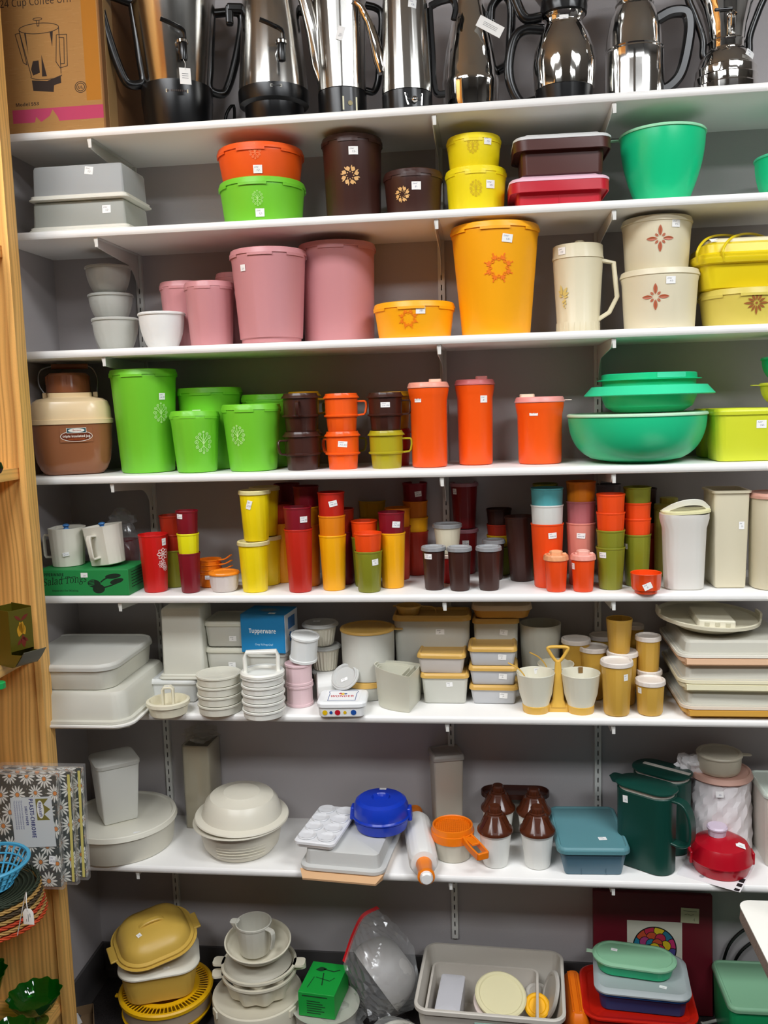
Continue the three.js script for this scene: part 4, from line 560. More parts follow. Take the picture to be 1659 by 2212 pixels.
{ const P = [-0.3373,1.2081,0.1701,0.0316,0.024], names = ['orange measuring cup on top of its nest, handle raised', 'orange measuring cup second in the nest', 'orange measuring cup third in the nest', 'largest orange measuring cup, at the bottom of the nest'];
  names.forEach((l, i) => { const k = 3 - i, t = thing('measuring_cup', l, 'measuring cup', P[0], P[1] + k * 0.0118, P[2], -0.25), r = P[3] - k * 0.0004, h = 0.036, m = plastic(0xe87a10, 0.4);
    part(t, 'cup', vessel(r, r, 9, [[0.008, 0], [0.004, 0.002], [0.003, h - 0.003], [0, h - 0.002], [0, h], [0.002, h], [0.0055, 0.005]], 9), m);
    part(t, 'handle', strap([[r * 0.9, h - 0.002, 0], [r * 1.5, h + 0.001, 0], [r * 2.1, h + 0.006 + k * 0.002, 0]], 0.013, 0.003, [0, 0, 1], 10, 0.7), m); });
  sticker(scene.children[scene.children.length - 1], (u, v) => [(P[3]) * Math.sin(u / P[3]), v, P[3] * Math.cos(u / P[3])], 0.012, 0.028, 8, 0.018, 0.01);
  bowl('small_bowl', 'small frosted bowl with orange lid beside the measuring cups', [-0.2831,1.2081,0.2293,0.0382,0.0506], 0, { mat: sheer(0xe8dcd6, 0.4, 0.6), foot: 0.76, bulge: 0.6, lid: 0xf08a1c }); }
{ const A = [-0.2033,1.2081,0.2324,0.0386,0.1242], B = [-0.1947,1.3408,0.25,0.038,0.1224], o = { cap: 0xeee2a0, capMat: plastic(0xe8dda0, 0.4), taper: A[3] * 0.2 };
  tumbler('tumbler', 'yellow capped tumbler supporting another, in front', A, U.yellow, o);
  tumbler('tumbler', 'yellow capped tumbler with a tilted sticker, on its twin', [B[0], A[1] + A[4] + 0.0035, A[2], B[3], B[4]], U.yellow, { ...o, st: [[-0.014, 0.092, 5, 0.012, 0.022, -0.3]] });
  const z = A[2] - 0.085; tumbler('tumbler', 'yellow capped tumbler shaded behind the front pair', [A[0] + 0.012, A[1], z, A[3], A[4]], U.yellow, o); tumbler('tumbler', 'yellow capped tumbler atop the shaded rear one', [A[0] + 0.012, A[1] + A[4] + 0.0035, z, B[3], B[4]], U.yellow, o); }
nest([-0.158,1.2081,0.1186,0.0322,[0.2065,0.1557]], [U.rust, 0xe69a08], ['rust tumbler nested in a shade-toned gold tumbler', 'gold tumbler with shade put into its colour, holding a rust tumbler, beside the yellow pair']);  // lower one is the gold plastic, darkened in colour for the shade there
nest([-0.1536,1.2081,0.0555,0.035,[0.2524,0.1856,0.1458]], [U.darkRed, U.maroon, U.amber], ['dark red tumbler tucked up under the shelf above', 'maroon tumbler nested below the dark red one', 'amber tumbler at the foot of the darkest stack']);
nest([-0.079,1.2081,0.1668,0.0333,[0.2552,0.2036,0.1587]], [U.maroon, 0xe69a08, U.amber], ['maroon tumbler topping a shade-toned gold and amber stack', 'gold tumbler with shade put into its colour, between a maroon and an amber one', 'amber tumbler beneath a shade-toned gold and a maroon tumbler']);  // middle one: gold again, with shade mixed into its colour
nest([-0.0873,1.2081,0.2373,0.0351,[0.2108,0.157]], [U.maroon, U.red], ['maroon tumbler with a square sticker, nested in a red one', 'tall red tumbler holding a stickered maroon tumbler'], { 0: { st: [[0.014, 0.128, 5, 0.018, 0.015]] } });
nest([-0.006,1.2081,0.2181,0.0342,[0.2438,0.1866,0.1382]], [U.red, U.amber, U.gold], ['red tumbler with a sticker, on an amber and gold stack', 'amber tumbler between a red and a gold one', 'gold tumbler beneath an amber and a red tumbler'], { 0: { st: [[0.004, 0.112, 5, 0.019, 0.014, 0.2]] } });
nest([0.0072,1.2081,0.1467,0.0324,[0.1939,0.137]], [U.rust, U.maroon], ['rust tumbler nested in maroon, behind the gold one', 'maroon tumbler holding a rust one, behind the gold tumbler']);
nest([0.0664,1.2081,-0.0028,0.0376,[0.1978,0.1525,0.1096]], [0xd0aa14, 0xd0aa14, U.olive], ['ochre green tumbler at the back, topmost of its stack', 'ochre green tumbler at the back, second of its stack', 'olive tumbler at the back, bottom of its stack']);
nest([0.068,1.2081,0.1756,0.0342,[0.1661,0.1263]], [U.orange, U.olive], ['orange tumbler nested in olive, in the second row', 'olive tumbler holding an orange one, in the second row']);
nest([0.0854,1.2081,0.2415,0.0344,[0.1451,0.1017]], [U.orange, U.olive], ['orange tumbler nested in the stickered olive tumbler', 'olive tumbler with a price sticker, holding an orange one'], { 1: { st: [[0.016, 0.076, 6, 0.016, 0.015, 0.08]] } });
nest([0.1439,1.2081,0.0902,0.0342,[0.1875,0.1392]], [U.amber, U.rust], ['amber tumbler nested behind the stickered maroon one', 'rust red tumbler holding an amber one, behind the stickered maroon one']);
nest([0.1393,1.2081,0.1943,0.0338,[0.1895,0.1387]], [U.maroon, U.gold], ['maroon tumbler with a sticker, nested in a gold one', 'gold tumbler holding a stickered maroon tumbler'], { 0: { st: [[0.011, 0.11, 5, 0.019, 0.015, -0.1]] } });
nest([0.1855,1.2081,0.0299,0.0338,[0.2461,0.1982,0.155,0.1178]], [U.darkRed, U.amber, U.gold, U.rust], ['dark red tumbler with a sticker, topping a stack of four', 'amber tumbler second in a stack of four', 'gold tumbler third in a stack of four', 'rust tumbler at the foot of a stack of four'], { 0: { st: [[0.008, 0.09, 5, 0.017, 0.014, 0.08]] } });
{ const cap = plastic(0xb9bbbd, 0.35, { transmission: 0.35, thickness: 0 }), o = { capMat: cap, cap: 1, taper: 0.0055 };
  tumbler('tumbler', 'short brown tumbler with clear cap and a price sticker', [0.2434,1.2081,0.2208,0.0287,0.1036], C.brown, { ...o, st: [[-0.014, 0.085, 5, 0.019, 0.013]] });
  tumbler('tumbler', 'short brown tumbler with clear cap, in front of the red shaker', [0.3063,1.2081,0.2327,0.029,0.1037], C.brown, o);
  tumbler('tumbler', 'short brown tumbler with clear cap, in front of a matching one', [0.3769,1.2081,0.2287,0.0294,0.1034], C.brown, o);
  tumbler('tumbler', 'short brown tumbler with clear cap, in the second row', [0.3898,1.2081,0.1011,0.0276,0.1004], C.brown, o);
  const A = [0.277,1.2081,0.1391,0.035,0.0733], B = [0.272,1.3006,0.19,0.0352,0.0727];
  tumbler('shaker', 'small red shaker with pale lid behind the capped tumblers', [A[0], A[1], A[2], 0.026, A[4] - 0.002], 0xc01410, { cat: 'shaker', cap: 0xf2dcc8, capMat: plastic(0xf0d8c8, 0.4), taper: 0.004, st: [[0.006, 0.05, 7, 0.012, 0.014]] });
  tumbler('cup', 'cream cup with grey cap balanced on the red shaker', [A[0] - 0.003, A[1] + A[4] + 0.002, A[2], B[3], B[4]], 0xdcd4ba, { cat: 'cup', ...o, taper: 0.008 });
  const M = [0.312,1.2081,0.0179,0.0367,0.1182], N = [0.3144,1.3436,0.08,0.0361,0.1186];
  tumbler('tumbler', 'tall maroon tumbler with pale rim, carrying its twin', M, 0x7a0c14, { cap: 1, capMat: plastic(0x9c6a72, 0.4), st: [[0.004, 0.086, 5, 0.016, 0.014]] });
  tumbler('tumbler', 'tall maroon tumbler balanced on its twin, under the shelf', [N[0], M[1] + M[4] + 0.0032, M[2], N[3], N[4]], 0x7a0c14, { cap: 1, capMat: plastic(0x9c6a72, 0.4), st: [[-0.025, 0.1, 5, 0.012, 0.015]] }); }
nest([0.4049,1.2081,0.0376,0.0337,[0.1747,0.1345,0.1063,0.0769]], [C.brown, U.rust, 0xd8ac10, U.olive], ['dark brown tumbler topping a four-colour stack at the back', 'rust tumbler second in the stack topped by dark brown', 'mustard tumbler third in the stack topped by dark brown', 'olive tumbler at the foot of the stack topped by dark brown']);
tumbler('tumbler', 'tall dark brown tumbler leaning to one side, on its own', [0.4595,1.2081,0.1157,0.0369,0.1644], C.brown, { lean: [0, 0.035] });
nest([0.5225,1.2081,0.067,0.0327,[0.2407,0.1835]], [U.olive, U.olive], ['olive tumbler peeking out behind the pale blue one', 'olive tumbler behind the orange one holding white and blue']);
nest([0.5188,1.2081,0.194,0.0398,[0.2422,0.2017,0.1565]], [0x52a2a6, 0xd2d2cc, U.orange], ['pale blue tumbler topping a white and orange stack', 'white tumbler between a pale blue and an orange one', 'orange tumbler with a sticker, holding a white and a blue one'], { 2: { st: [[0.012, 0.13, 8, 0.019, 0.014, 0.05]] } });
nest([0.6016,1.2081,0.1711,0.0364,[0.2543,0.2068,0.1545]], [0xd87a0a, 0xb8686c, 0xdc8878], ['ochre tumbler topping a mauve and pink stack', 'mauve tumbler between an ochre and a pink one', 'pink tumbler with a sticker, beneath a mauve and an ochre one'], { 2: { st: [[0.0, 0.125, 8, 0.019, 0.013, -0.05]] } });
nest([0.6816,1.2081,0.061,0.0315,[0.2359,0.1803]], [0x6e6870, 0x6e6870], ['grey tumbler standing at the back, nested in another', 'grey tumbler at the back, holding another grey one']);
nest([0.6655,1.2081,0.2227,0.0342,[0.228,0.185,0.1428,0.1016]], [U.orange, U.orange, U.olive, U.olive], ['orange tumbler topping two olive and another orange, in front', 'orange tumbler second in the front stack, on two olive ones', 'olive tumbler third in the front stack, under two orange ones', 'olive tumbler with a sticker at the foot of the front stack'], { 3: { st: [[-0.018, 0.085, 8, 0.017, 0.014]] } });
nest([0.7323,1.2081,0.1876,0.0333,[0.2399,0.2031,0.1651,0.1268]], [U.olive, U.orange, U.orange, U.olive], ['olive tumbler topping two orange tumblers', 'orange tumbler just below the olive one on top', 'orange tumbler just above the stickered olive one at the foot', 'olive tumbler with a sticker, beneath two orange and an olive'], { 3: { st: [[-0.03, 0.098, 8, 0.016, 0.013]] } });
nest([0.7802,1.2081,0.0307,0.0269,[0.2206,0.132,0.0934]], [C.brown, U.rust, U.rust], ['dark brown tumbler behind the olive and orange stack', 'rust tumbler beneath the dark brown one at the back', 'rust tumbler at the very foot of the dark brown stack']);
{ const shaker = (l, P, lid, o = {}) => { const t = tumbler('shaker', l, P, 0xea480a, { cat: 'shaker', taper: 0.005, ...o }), r = P[3], m = plastic(lid, 0.4);
    const q = part(t, 'lid', round([[r * 0.95, 0], [r * 1.06, 0.0005], [r * 1.07, 0.002], [r * 1.03, 0.010], [r * 0.95, 0.013], [r * 0.8, 0.0135], [r * 0.78, 0.0115], [0.001, 0.0115]], 9), m, 0, P[4] - 0.003, 0);
    part(q, 'pour_cap', merge([moved(round([[r * 0.55, 0.0115], [r * 0.56, 0.02], [r * 0.48, 0.0215], [r * 0.3, 0.019]], 7), 0, 0, 0), moved(box(r * 1.5, 0.005, r * 0.35, 0.0015), r * 0.1, 0.014, 0)]), plastic(o.cap2 ?? 0xf0b080, 0.4)); };
  shaker('small orange shaker with peach lid', [0.5353,1.2081,0.2489,0.0281,0.0783], 0xeaa070);
  shaker('small orange shaker with pink lid and a side sticker', [0.5982,1.2081,0.2501,0.0283,0.0791], 0xf0a090, { cap2: 0xf2b8a8, st: [[-0.025, 0.062, 7, 0.01, 0.015]] });
  const P = [0.7389,1.2081,0.2762,0.0356,0.0486], t = thing('small_bowl', 'small orange bowl with stepped foot and a tilted sticker', 'bowl', P[0], P[1], P[2]), r = P[3], h = P[4], m = plastic(0xee4a10, 0.32);
  part(t, 'body', round([[r * 0.62, 0], [r * 0.7, 0.001], [r * 0.72, 0.007], [r * 0.88, 0.010], [r * 0.93, 0.018], [r * 0.98, h - 0.002], [r, h - 0.001], [r * 0.98, h], [r * 0.94, h - 0.001], [r * 0.88, 0.016], [r * 0.6, 0.008]]), m);
  sticker(t, onRound(t, r * 0.92, r * 0.98, h), 0.004, h * 0.45, 6, 0.02, 0.015, 0.45); }
{ const P = [0.8343,1.2081,0.2239,0.0567,0.1792], t = thing('cereal_pitcher', 'frosted oval pitcher with a slotted carry lid ajar', 'pitcher', P[0], P[1], P[2]), r = P[3] * 0.98, h = P[4], m = sheer(0xe6e2da, 0.25, 0.5);
  part(t, 'body', vessel(r, r * 0.8, r * 0.7, [[0.016, 0], [0.011, 0.004], [0.008, h * 0.5], [0.006, h - 0.035], [0.0, h - 0.012], [0, h], [0.003, h], [0.012, h - 0.035], [0.014, 0.01]], 9), m);
  const l = part(t, 'lid', vessel(r * 1.0, r * 0.82, r * 0.72, [[0.004, 0], [0, 0.0005], [0, 0.006], [0.003, 0.007], [0.014, 0.007], [9, 0.005]], 9), plastic(0xe4dfae, 0.4), 0.003, h + 0.0015, 0, 0.01, 0, 0.045);
  part(l, 'carry_strap', strap([[-r * 0.95, 0.004, 0], [-r * 0.55, 0.018, r * 0.3], [0, 0.026, r * 0.45], [r * 0.6, 0.022, r * 0.3], [r * 0.98, 0.004, 0]], 0.015, 0.003, [0, 1, 0.25], 24), plastic(0xeae8dc, 0.35));
  const q = [0.831,1.2081,0.06,0.0234,0.1978]; const y = thing('spouted_jar', 'pale yellow green jar with stepped lid behind the frosted pitcher', 'jar', q[0], q[1], 0.06); part(y, 'body', round([[0.03, 0], [0.034, 0.004], [0.036, q[4] - 0.03], [0.034, q[4] - 0.028]]), plastic(0xc9c45a, 0.4)); part(y, 'lid', round([[0.035, q[4] - 0.029], [0.037, q[4] - 0.026], [0.036, q[4] - 0.016], [0.022, q[4] - 0.014], [0.022, q[4]], [0.02, q[4] + 0.001]]), plastic(0xc4bf58, 0.4)); }
rectBox('tall_keeper', 'tall almond square keeper with a sticker', [0.9388,1.2081,0.1828,0.0874,0.2317,0.12], 0, { mat: plastic(0xd8cfb4, 0.4), cr: 0.010, taper: 0.006, lid: 0, lip: 0.004, st: [[0.022, 0.15, 3, 0.012, 0.018]] });
rectBox('tall_keeper', 'tall almond oval keeper with dusty pink lid', [1.0345,1.2081,0.2157,0.1061,0.2248,0.12], 0, { mat: plastic(0xd4cbae, 0.4), cr: 0.05, m: 9, taper: 0.004, lid: 0xcf9a88, lidH: 0.012 });

// ---------- sixth shelf: frosted containers ----------
const milky = sheer(0xe6e4d6, 0.34, 0.55), milky2 = sheer(0xdcdbd0, 0.35, 0.65), creamM = plastic(0xe8e1c8, 0.42), tanLid = plastic(0xd3a856, 0.42), cupGold = plastic(0xcfa242, 0.42), capSheer = sheer(0xe6dcd2, 0.12, 0.5);
{ const A = [-0.628,0.9073,0.2444,0.293,0.0885,0.33], w = A[3], d = A[5], hc = A[4];
  const t = thing('cake_carrier', 'large frosted carrier cover on a white tray overhanging the shelf', 'carrier', A[0], A[1], A[2], 0), m = milky;
  part(t, 'tray', vessel(w / 2 + 0.004, d / 2, 0.05, [[0.02, 0.0005], [0.006, 0.001], [0, 0.006], [0, 0.010], [0.003, 0.011], [9, 0.009]], 8), plastic(0xefede6, 0.35));
  part(t, 'cover', vessel(w / 2 - 0.006, d / 2 - 0.008, 0.045, [[0, 0.0112], [-0.003, 0.012], [-0.003, 0.018], [0.006, 0.02], [0.010, hc - 0.01], [0.016, hc - 0.002], [0.024, hc], [9, hc]], 8), m);
  const B = [-0.6691,0.9783,0.185,0.2916,0.0639,0.29];
  rectBox('cake_carrier', 'shallow frosted box with embossed lid, lying on the large carrier', [B[0] + 0.004, A[1] + hc, A[2] - 0.002, B[3], 0.066, 0.3], 0, { mat: milky, cr: 0.05, m: 8, lidH: 0.016, lidOv: 0.004, taper: 0.006, lidMat: sheer(0xe0dfd6, 0.3, 0.55) }); }
{ const A = [-0.4402,0.9073,0.1537,0.1289,0.0631,0.12];
  rectBox('square_keeper', 'low white keeper under the tall frosted one', A, 0, { mat: sheer(0xe6e7e4, 0.2, 0.5), cr: 0.012 });
  const B = [-0.4129,0.9801,0.19,0.1113,0.1868,0.1];
  keeper('tall_keeper', 'tall frosted keeper standing on the low white one', [B[0], A[1] + A[4], A[2], B[3], Math.min(B[4], SHELF[5] - 0.022 - A[1] - A[4]), 0.1], { mat: milky, lidMat: milky }); }
{ const P = [-0.4261,0.9073,0.2865,0.0527,0.0373], t = thing('juicer', 'cream round gadget with an arched handle', 'kitchen gadget', P[0], P[1], P[2], 0.2), r = P[3], h = P[4];
  part(t, 'bowl', vessel(r, r, 9, [[0.012, 0], [0.007, 0.003], [0.003, h - 0.012], [-0.001, h - 0.011], [-0.001, h - 0.002], [0.002, h], [0.006, h], [0.010, 0.014]], 12), creamM);
  part(t, 'handle', strap([[-0.012, 0.012, 0], [-0.012, h + 0.026, 0], [-0.008, h + 0.031, 0], [0.008, h + 0.031, 0], [0.013, h + 0.026, 0], [0.013, 0.012, 0]], 0.02, 0.006, [0, 0, 1], 6, 1, false), creamM);
  sticker(t, (u, v) => [u, h + 0.0345, -v + 0.004], 0, 0, 11, 0.012, 0.008); }
{ const z = 0.17, A = [-0.2843,1.0194,0.125,0.1581,0.0478,0.13], y0 = SHELF[6], hs = (1.116 - SHELF[6]) / 3;
  ['bottom', 'middle', 'top'].forEach((l, i) => rectBox('sandwich_keeper', 'frosted flat keeper with greyish lid, ' + l + ' of the stack beside the tall keeper', [A[0], y0 + i * (hs + 0.0003), 0.12, A[3], hs, A[5]], 0, { mat: milky2, lidMat: sheer(0xd8d6c4, 0.2, 0.5), cr: 0.02, m: 6, st: i ? [[-0.01 + 0.005 * i, 0.024, 12, 0.019, 0.014]] : undefined })); }
{ // blue carton on a hidden keeper
  const P = [-0.193,1.0385,0.15,0.1192,0.1004,0.1], w = P[3], h = P[4], d = 0.1;
  rectBox('square_keeper', 'low frosted keeper beneath the blue carton', [P[0], SHELF[6], P[2], w * 0.9, P[1] - SHELF[6], d * 0.9], 0, { mat: milky2, cr: 0.015 });
  const t = thing('gadget_carton', 'blue cardboard carton with white lettering', 'box', P[0], P[1] + 0.0005, P[2], -0.12);
  part(t, 'carton', box(w, h, d, 0.002), plastic(0x0a7cb4, 0.5), 0, h / 2, 0);
  part(t, 'side_panel', box(0.001, h - 0.004, d - 0.004, 0.0004), plastic(0xd6d8da, 0.5), w / 2 + 0.0003, h / 2, 0);
  part(t, 'side_picture', merge([moved(box(0.0008, h * 0.3, d * 0.5, 0.0003), 0, h * 0.72, 0), moved(box(0.0008, h * 0.25, d * 0.12, 0.0003), 0, h * 0.36, 0.01), moved(box(0.0008, h * 0.04, d * 0.4, 0.0003), 0, h * 0.42, 0)]), plastic(0x3a6ea8, 0.5), w / 2 + 0.001, 0, 0);
  const [c, g] = canvas(512, 424); g.fillStyle = '#0a7cb4'; g.fillRect(0, 0, 512, 424); g.fillStyle = '#f2f4f4'; g.font = 'bold 70px sans-serif'; g.fillText('Tupperware', 92, 205, 325); g.font = '30px sans-serif'; g.fillStyle = '#cfe4ee'; g.fillText("Chop 'N Prep Chef", 160, 345, 215);
  part(t, 'front_print', patch((u, v) => [u, v, d / 2 + 0.0006], 0, h / 2, w - 0.003, h - 0.003, 0, [0, 0, 1, 1], 1), new THREE.MeshStandardMaterial({ map: texOf(c), roughness: 0.5 }));
  const pd = printed(t, 'top_print', onTop(h), [ringP(0, 0, 28, 2, 28), disc(0, 0, 22, 24)], plastic(0x6a7f8c, 0.5), 0, 0, 0.001); pd.scale.z = 0.7; sticker(t, onTop(h), 0.022, -0.035, 12, 0.018, 0.014); }
function discKeeper(label, x, y, z, r, h, o = {}) { const t = thing('round_keeper', label, 'container', x, y, z, 0, o.group), m = o.mat ?? sheer(0xe9e6d6, 0.3, 0.5);
  part(t, 'body', vessel(r, r, 9, [[0.007, 0], [0.003, 0.001], [0.002, h - 0.007], [0.0005, h - 0.006], [-0.0008, h - 0.005], [-0.0006, h - 0.0012], [0.003, h - 0.0005], [0.006, h - 0.002], [9, h - 0.002]], 12), m);
  if (o.emboss) printed(t, 'embossed_ring', onTop(h - 0.002), [ringP(0, 0, 8, 1), ringP(0, 0, r * 900, 1, 40)], sheer(0xf4f2e8, 0.2, 0.4), 0, 0, 0.001); return t; }
{ const P = [-0.3011,0.9073,0.2592,0.0569,0.0989], n = 4, h = P[4] / n; ['at the bottom', 'second from the bottom', 'third from the bottom', 'on top, embossed lid'].forEach((l, i) => discKeeper('frosted round keeper ' + l + ' of the four-piece stack', P[0], P[1] + i * h, P[2], P[3] * (0.97 + 0.01 * (i > 1)), h - 0.0002, { emboss: i === 3 }));
  const Q = [-0.1815,0.9073,0.2845,0.053,0.1039], n2 = 5, h2 = Q[4] / n2; ['at the foot', 'second up', 'third up', 'fourth up', 'fifth up'].forEach((l, i) => discKeeper('white round keeper ' + l + ' in the handled stack', Q[0], Q[1] + i * h2, Q[2], Q[3], h2 - 0.0002, { mat: sheer(0xf0efe6, 0.2, 0.45) }));
  const t = thing('stack_handle', 'white carry handle frame over the round keeper stack', 'carry handle', Q[0], Q[1] + Q[4], Q[2], 0.15), r = Q[3], m = plastic(0xf0eee4, 0.35);
  part(t, 'ring', vessel(r, r, 9, [[0.012, 0.0005], [-0.001, 0.0005], [-0.0015, 0.006], [0.002, 0.010], [0.012, 0.010], [0.016, 0.003], [9, 0.0025]], 12), m);
  part(t, 'grip', strap([[-r * 0.76, 0.004, 0.004], [-r * 0.78, 0.044, 0.004], [-r * 0.7, 0.056, 0.004], [r * 0.68, 0.056, 0.004], [r * 0.76, 0.044, 0.004], [r * 0.75, 0.004, 0.004]], 0.018, 0.009, [0, 0, 1], 6, 1, false), m); }
function ramekin(label, [x, y, z, r, h]) { const t = thing('ramekin', label, 'ramekin', x, y, z), m = plastic(0xddd6c2, 0.42), hb = h - 0.006;
  const ring = (yy, s, fl) => Array.from({ length: 96 }, (_, i) => { const a = i * T2 / 96, q = s - (fl ? 0.0016 * (i % 4 < 2 ? 1 : 0) : 0); return [q * Math.cos(a), yy, q * Math.sin(a)]; });
  part(t, 'fluted_body', quadMesh([ring(0, r * 0.66), ring(0.002, r * 0.7), ring(0.004, r * 0.73, 1), ring(hb - 0.008, r * 0.9, 1), ring(hb - 0.006, r * 0.93), ring(hb, r * 0.94)], true, true, true, 0.3), m);
  part(t, 'lid', vessel(r, r, 9, lidProf(0.001, 0.009, 0.003), 10), sheer(0xc6c6c0, 0.2, 0.5), 0, hb - 0.003, 0); return t; }
{ const H = 1.0399 - SHELF[6], A = [-0.0516,0.9073,0.12,0.0363,0.1302], B = [-0.0696,1.0474,0.12,0.0465,0.0535];
  ramekin('fluted ramekin with grey lid, under two others', [A[0] - 0.004, A[1], 0.115, 0.036, H / 2]); ramekin('fluted ramekin with grey lid, second in its stack', [A[0] - 0.004, A[1] + H / 2, 0.115, A[3] * 1.15, H / 2]);
  const q = ramekin('fluted ramekin with stickered grey lid, stacked highest', [B[0] + 0.004, A[1] + H + 0.0002, 0.115, B[3], B[4] + 0.006]); sticker(q, onTop(B[4] + 0.0085), -0.008, -0.005, 12, 0.018, 0.012);
  ramekin('fluted ramekin mostly hidden behind the blue carton', [A[0] - 0.09, A[1], 0.05, 0.04, 0.058]); }
{ const A = [-0.1077,0.9073,0.205,0.0358,0.0323], B = [-0.1071,0.9403,0.2,0.0369,0.0683], pm = sheer(0xf0cfd2, 0.25, 0.5);
  const cup = (l, x, y, z, r, h, m, lean) => { const t = thing('stacking_cup', l, 'cup', x, y, z); if (lean) t.rotation.set(lean[0], 0, lean[1]); part(t, 'body', vessel(r, r, 9, [[0.004, 0], [0.001, 0.001], [0.001, 0.007], [0.003, 0.008], [0.003, h - 0.008], [0, h - 0.006], [0, h - 0.001], [0.002, h], [0.005, h - 0.003], [9, h - 0.003]], 11), m); return t; };
  const h1 = 0.055; cup('pale pink stacking cup at the bottom', A[0], A[1], A[2], A[3], h1, pm); cup('pale pink stacking cup on the lower pink one', A[0], A[1] + h1, A[2], A[3], h1, pm);
  const wt = cup('white lidded cup tipped on the pink ones', A[0] + 0.012, A[1] + h1 * 2 + 0.006, A[2] - 0.003, A[3] * 1.02, 0.068, sheer(0xeeefec, 0.2, 0.45), [0.12, -0.14]); }
{ const p = [-0.0367,0.9859,0.2], t = thing('cylinder_jar', 'white cylinder jar lying on its side', 'jar', p[0], SHELF[6] + 0.036, 0.165), r = 0.0355; t.rotation.set(0, 0.25, 0);
  part(t, 'body', moved(vessel(r, r, 9, [[0.004, 0], [0, 0.002], [0.001, 0.068], [0.003, 0.068], [0.0035, 0.003]], 11), 0, 0, 0, 0, 0, -Math.PI / 2), sheer(0xecebe6, 0.25, 0.5), -0.034, 0, 0);
  const q = [0.0094,0.9742,0.185], l = thing('loose_lid', 'clear round lid leaning on the lying jar', 'lid', q[0], q[1], 0.19); l.rotation.set(0.75, 0, 0.3); part(l, 'disc', vessel(0.037, 0.037, 9, lidProf(0.001, 0.008, 0.004), 10), sheer(0xd8d8d4, 0.4, 0.45)); sticker(l, onTop(0.0045), 0, -0.01, 12, 0.018, 0.009, 0.3); }
{ const P = [0.0083,0.9073,0.2549,0.1219,0.0338,0.1], w = P[3], h = P[4] + 0.006, d = 0.105, t = thing('sandwich_box', 'white sandwich box with coloured dots and a bread logo', 'lunch box', P[0] + 0.004, P[1], P[2], 0.06);
  part(t, 'base', vessel(w / 2 - 0.002, d / 2 - 0.002, 0.018, [[0.008, 0], [0.003, 0.003], [0.001, h * 0.62], [0.004, h * 0.63]], 7), plastic(0xeeeeec, 0.32));
  part(t, 'lid', vessel(w / 2, d / 2, 0.02, [[0.002, 0], [0, 0.0008], [0, 0.009], [0.003, 0.013], [0.006, 0.014], [9, 0.014]], 7), plastic(0xeff0f0, 0.3), 0, h - 0.014, 0);
  const dots = [['0', 0xe2b80c, -0.04, 0.0062], ['1', 0x1c4e9c, -0.025, 0.004], ['2', 0xbf1226, -0.009, 0.0068], ['3', 0xe2b80c, 0.009, 0.004], ['4', 0x1c4e9c, 0.03, 0.0068]];
  for (const [, c, u, r] of dots) printed(t, 'printed_dot', onFront(d / 2 - 0.0045, d / 2 - 0.003, h * 0.62), [disc(u, h * 0.34, r, 20)], plastic(c, 0.4), 0, 0);
  const [cv, g] = canvas(512, 320); g.fillStyle = '#f4f4f4'; g.fillRect(0, 0, 512, 320); g.strokeStyle = '#1c3f86'; g.lineWidth = 9; g.beginPath(); g.moveTo(60, 300); g.lineTo(60, 90); g.quadraticCurveTo(20, 20, 80, 16); g.lineTo(430, 16); g.quadraticCurveTo(490, 20, 452, 90); g.lineTo(452, 300); g.closePath(); g.stroke();
  g.fillStyle = '#c01828'; g.font = 'bold 78px sans-serif'; g.fillText('WONDER', 80, 200, 350); g.fillStyle = '#e8c020'; g.beginPath(); g.arc(250, 110, 32, 0, T2); g.fill(); g.fillStyle = '#c01828'; g.beginPath(); g.arc(215, 100, 24, 0, T2); g.fill(); g.fillStyle = '#1c3f86'; g.beginPath(); g.arc(292, 108, 22, 0, T2); g.fill();
  part(t, 'logo_print', patch(onTop(h), 0, -0.002, w * 0.72, d * 0.8, 0, [0, 0, 1, 1], 1), new THREE.MeshStandardMaterial({ map: texOf(cv), roughness: 0.35 })); }
{ const A = [0.0563,0.9073,0.16,0.0745,0.0533], B = [0.0608,0.9581,0.16,0.0711,0.1247];
  const t = canister('round_tub', 'low frosted tub with tan lid, under the taller one', [A[0], A[1], 0.125, B[3] * 0.98, 0.05], 0, { mat: milky2, lidMat: tanLid, tabs: 0, cat: 'tub' });
  const b2 = [B[0], A[1] + 0.05, 0.125, B[3], B[4] + 0.008]; bowl('round_tub', 'deep frosted tub with tan lid and pull tab', b2, 0, { mat: milky2, lidMat: tanLid, foot: 0.9, bulge: 0.5, tab: 1.5, cat: 'tub' }); }
{ const P = [0.2271,0.9073,0.075,0.2034,0.2104,0.11], t = rectBox('large_keeper', 'large frosted rectangular keeper with recessed tan lid', P, 0, { mat: milky2, lidMat: tanLid, cr: 0.022, m: 7, lip: 0.003, well: 0.006, lidH: 0.014, st: [[0.022, P_h(P) * 0.8, 12, 0.022, 0.014]] });
  const q = [0.1659,1.1094,0.09,0.0309,0.0173], s = thing('scoop', 'small round tan cup with a thin handle on the large keeper lid', 'scoop', q[0], P[1] + P[4] - 0.006, P[2] + 0.01), r = q[3];
  part(s, 'cup', vessel(r, r, 9, bodyProf(0.026, 0.004, 0.0015, 0.002), 9), tanLid); part(s, 'handle', strap([[r * 0.9, 0.023, 0], [r * 2.2, 0.018, 0], [r * 2.3, 0.004, 0]], 0.006, 0.002, [0, 0, 1], 8), tanLid); part(s, 'tab', box(0.014, 0.002, 0.01), tanLid, -r * 1.1, 0.023, 0); }
function P_h(P) { return P[4]; }
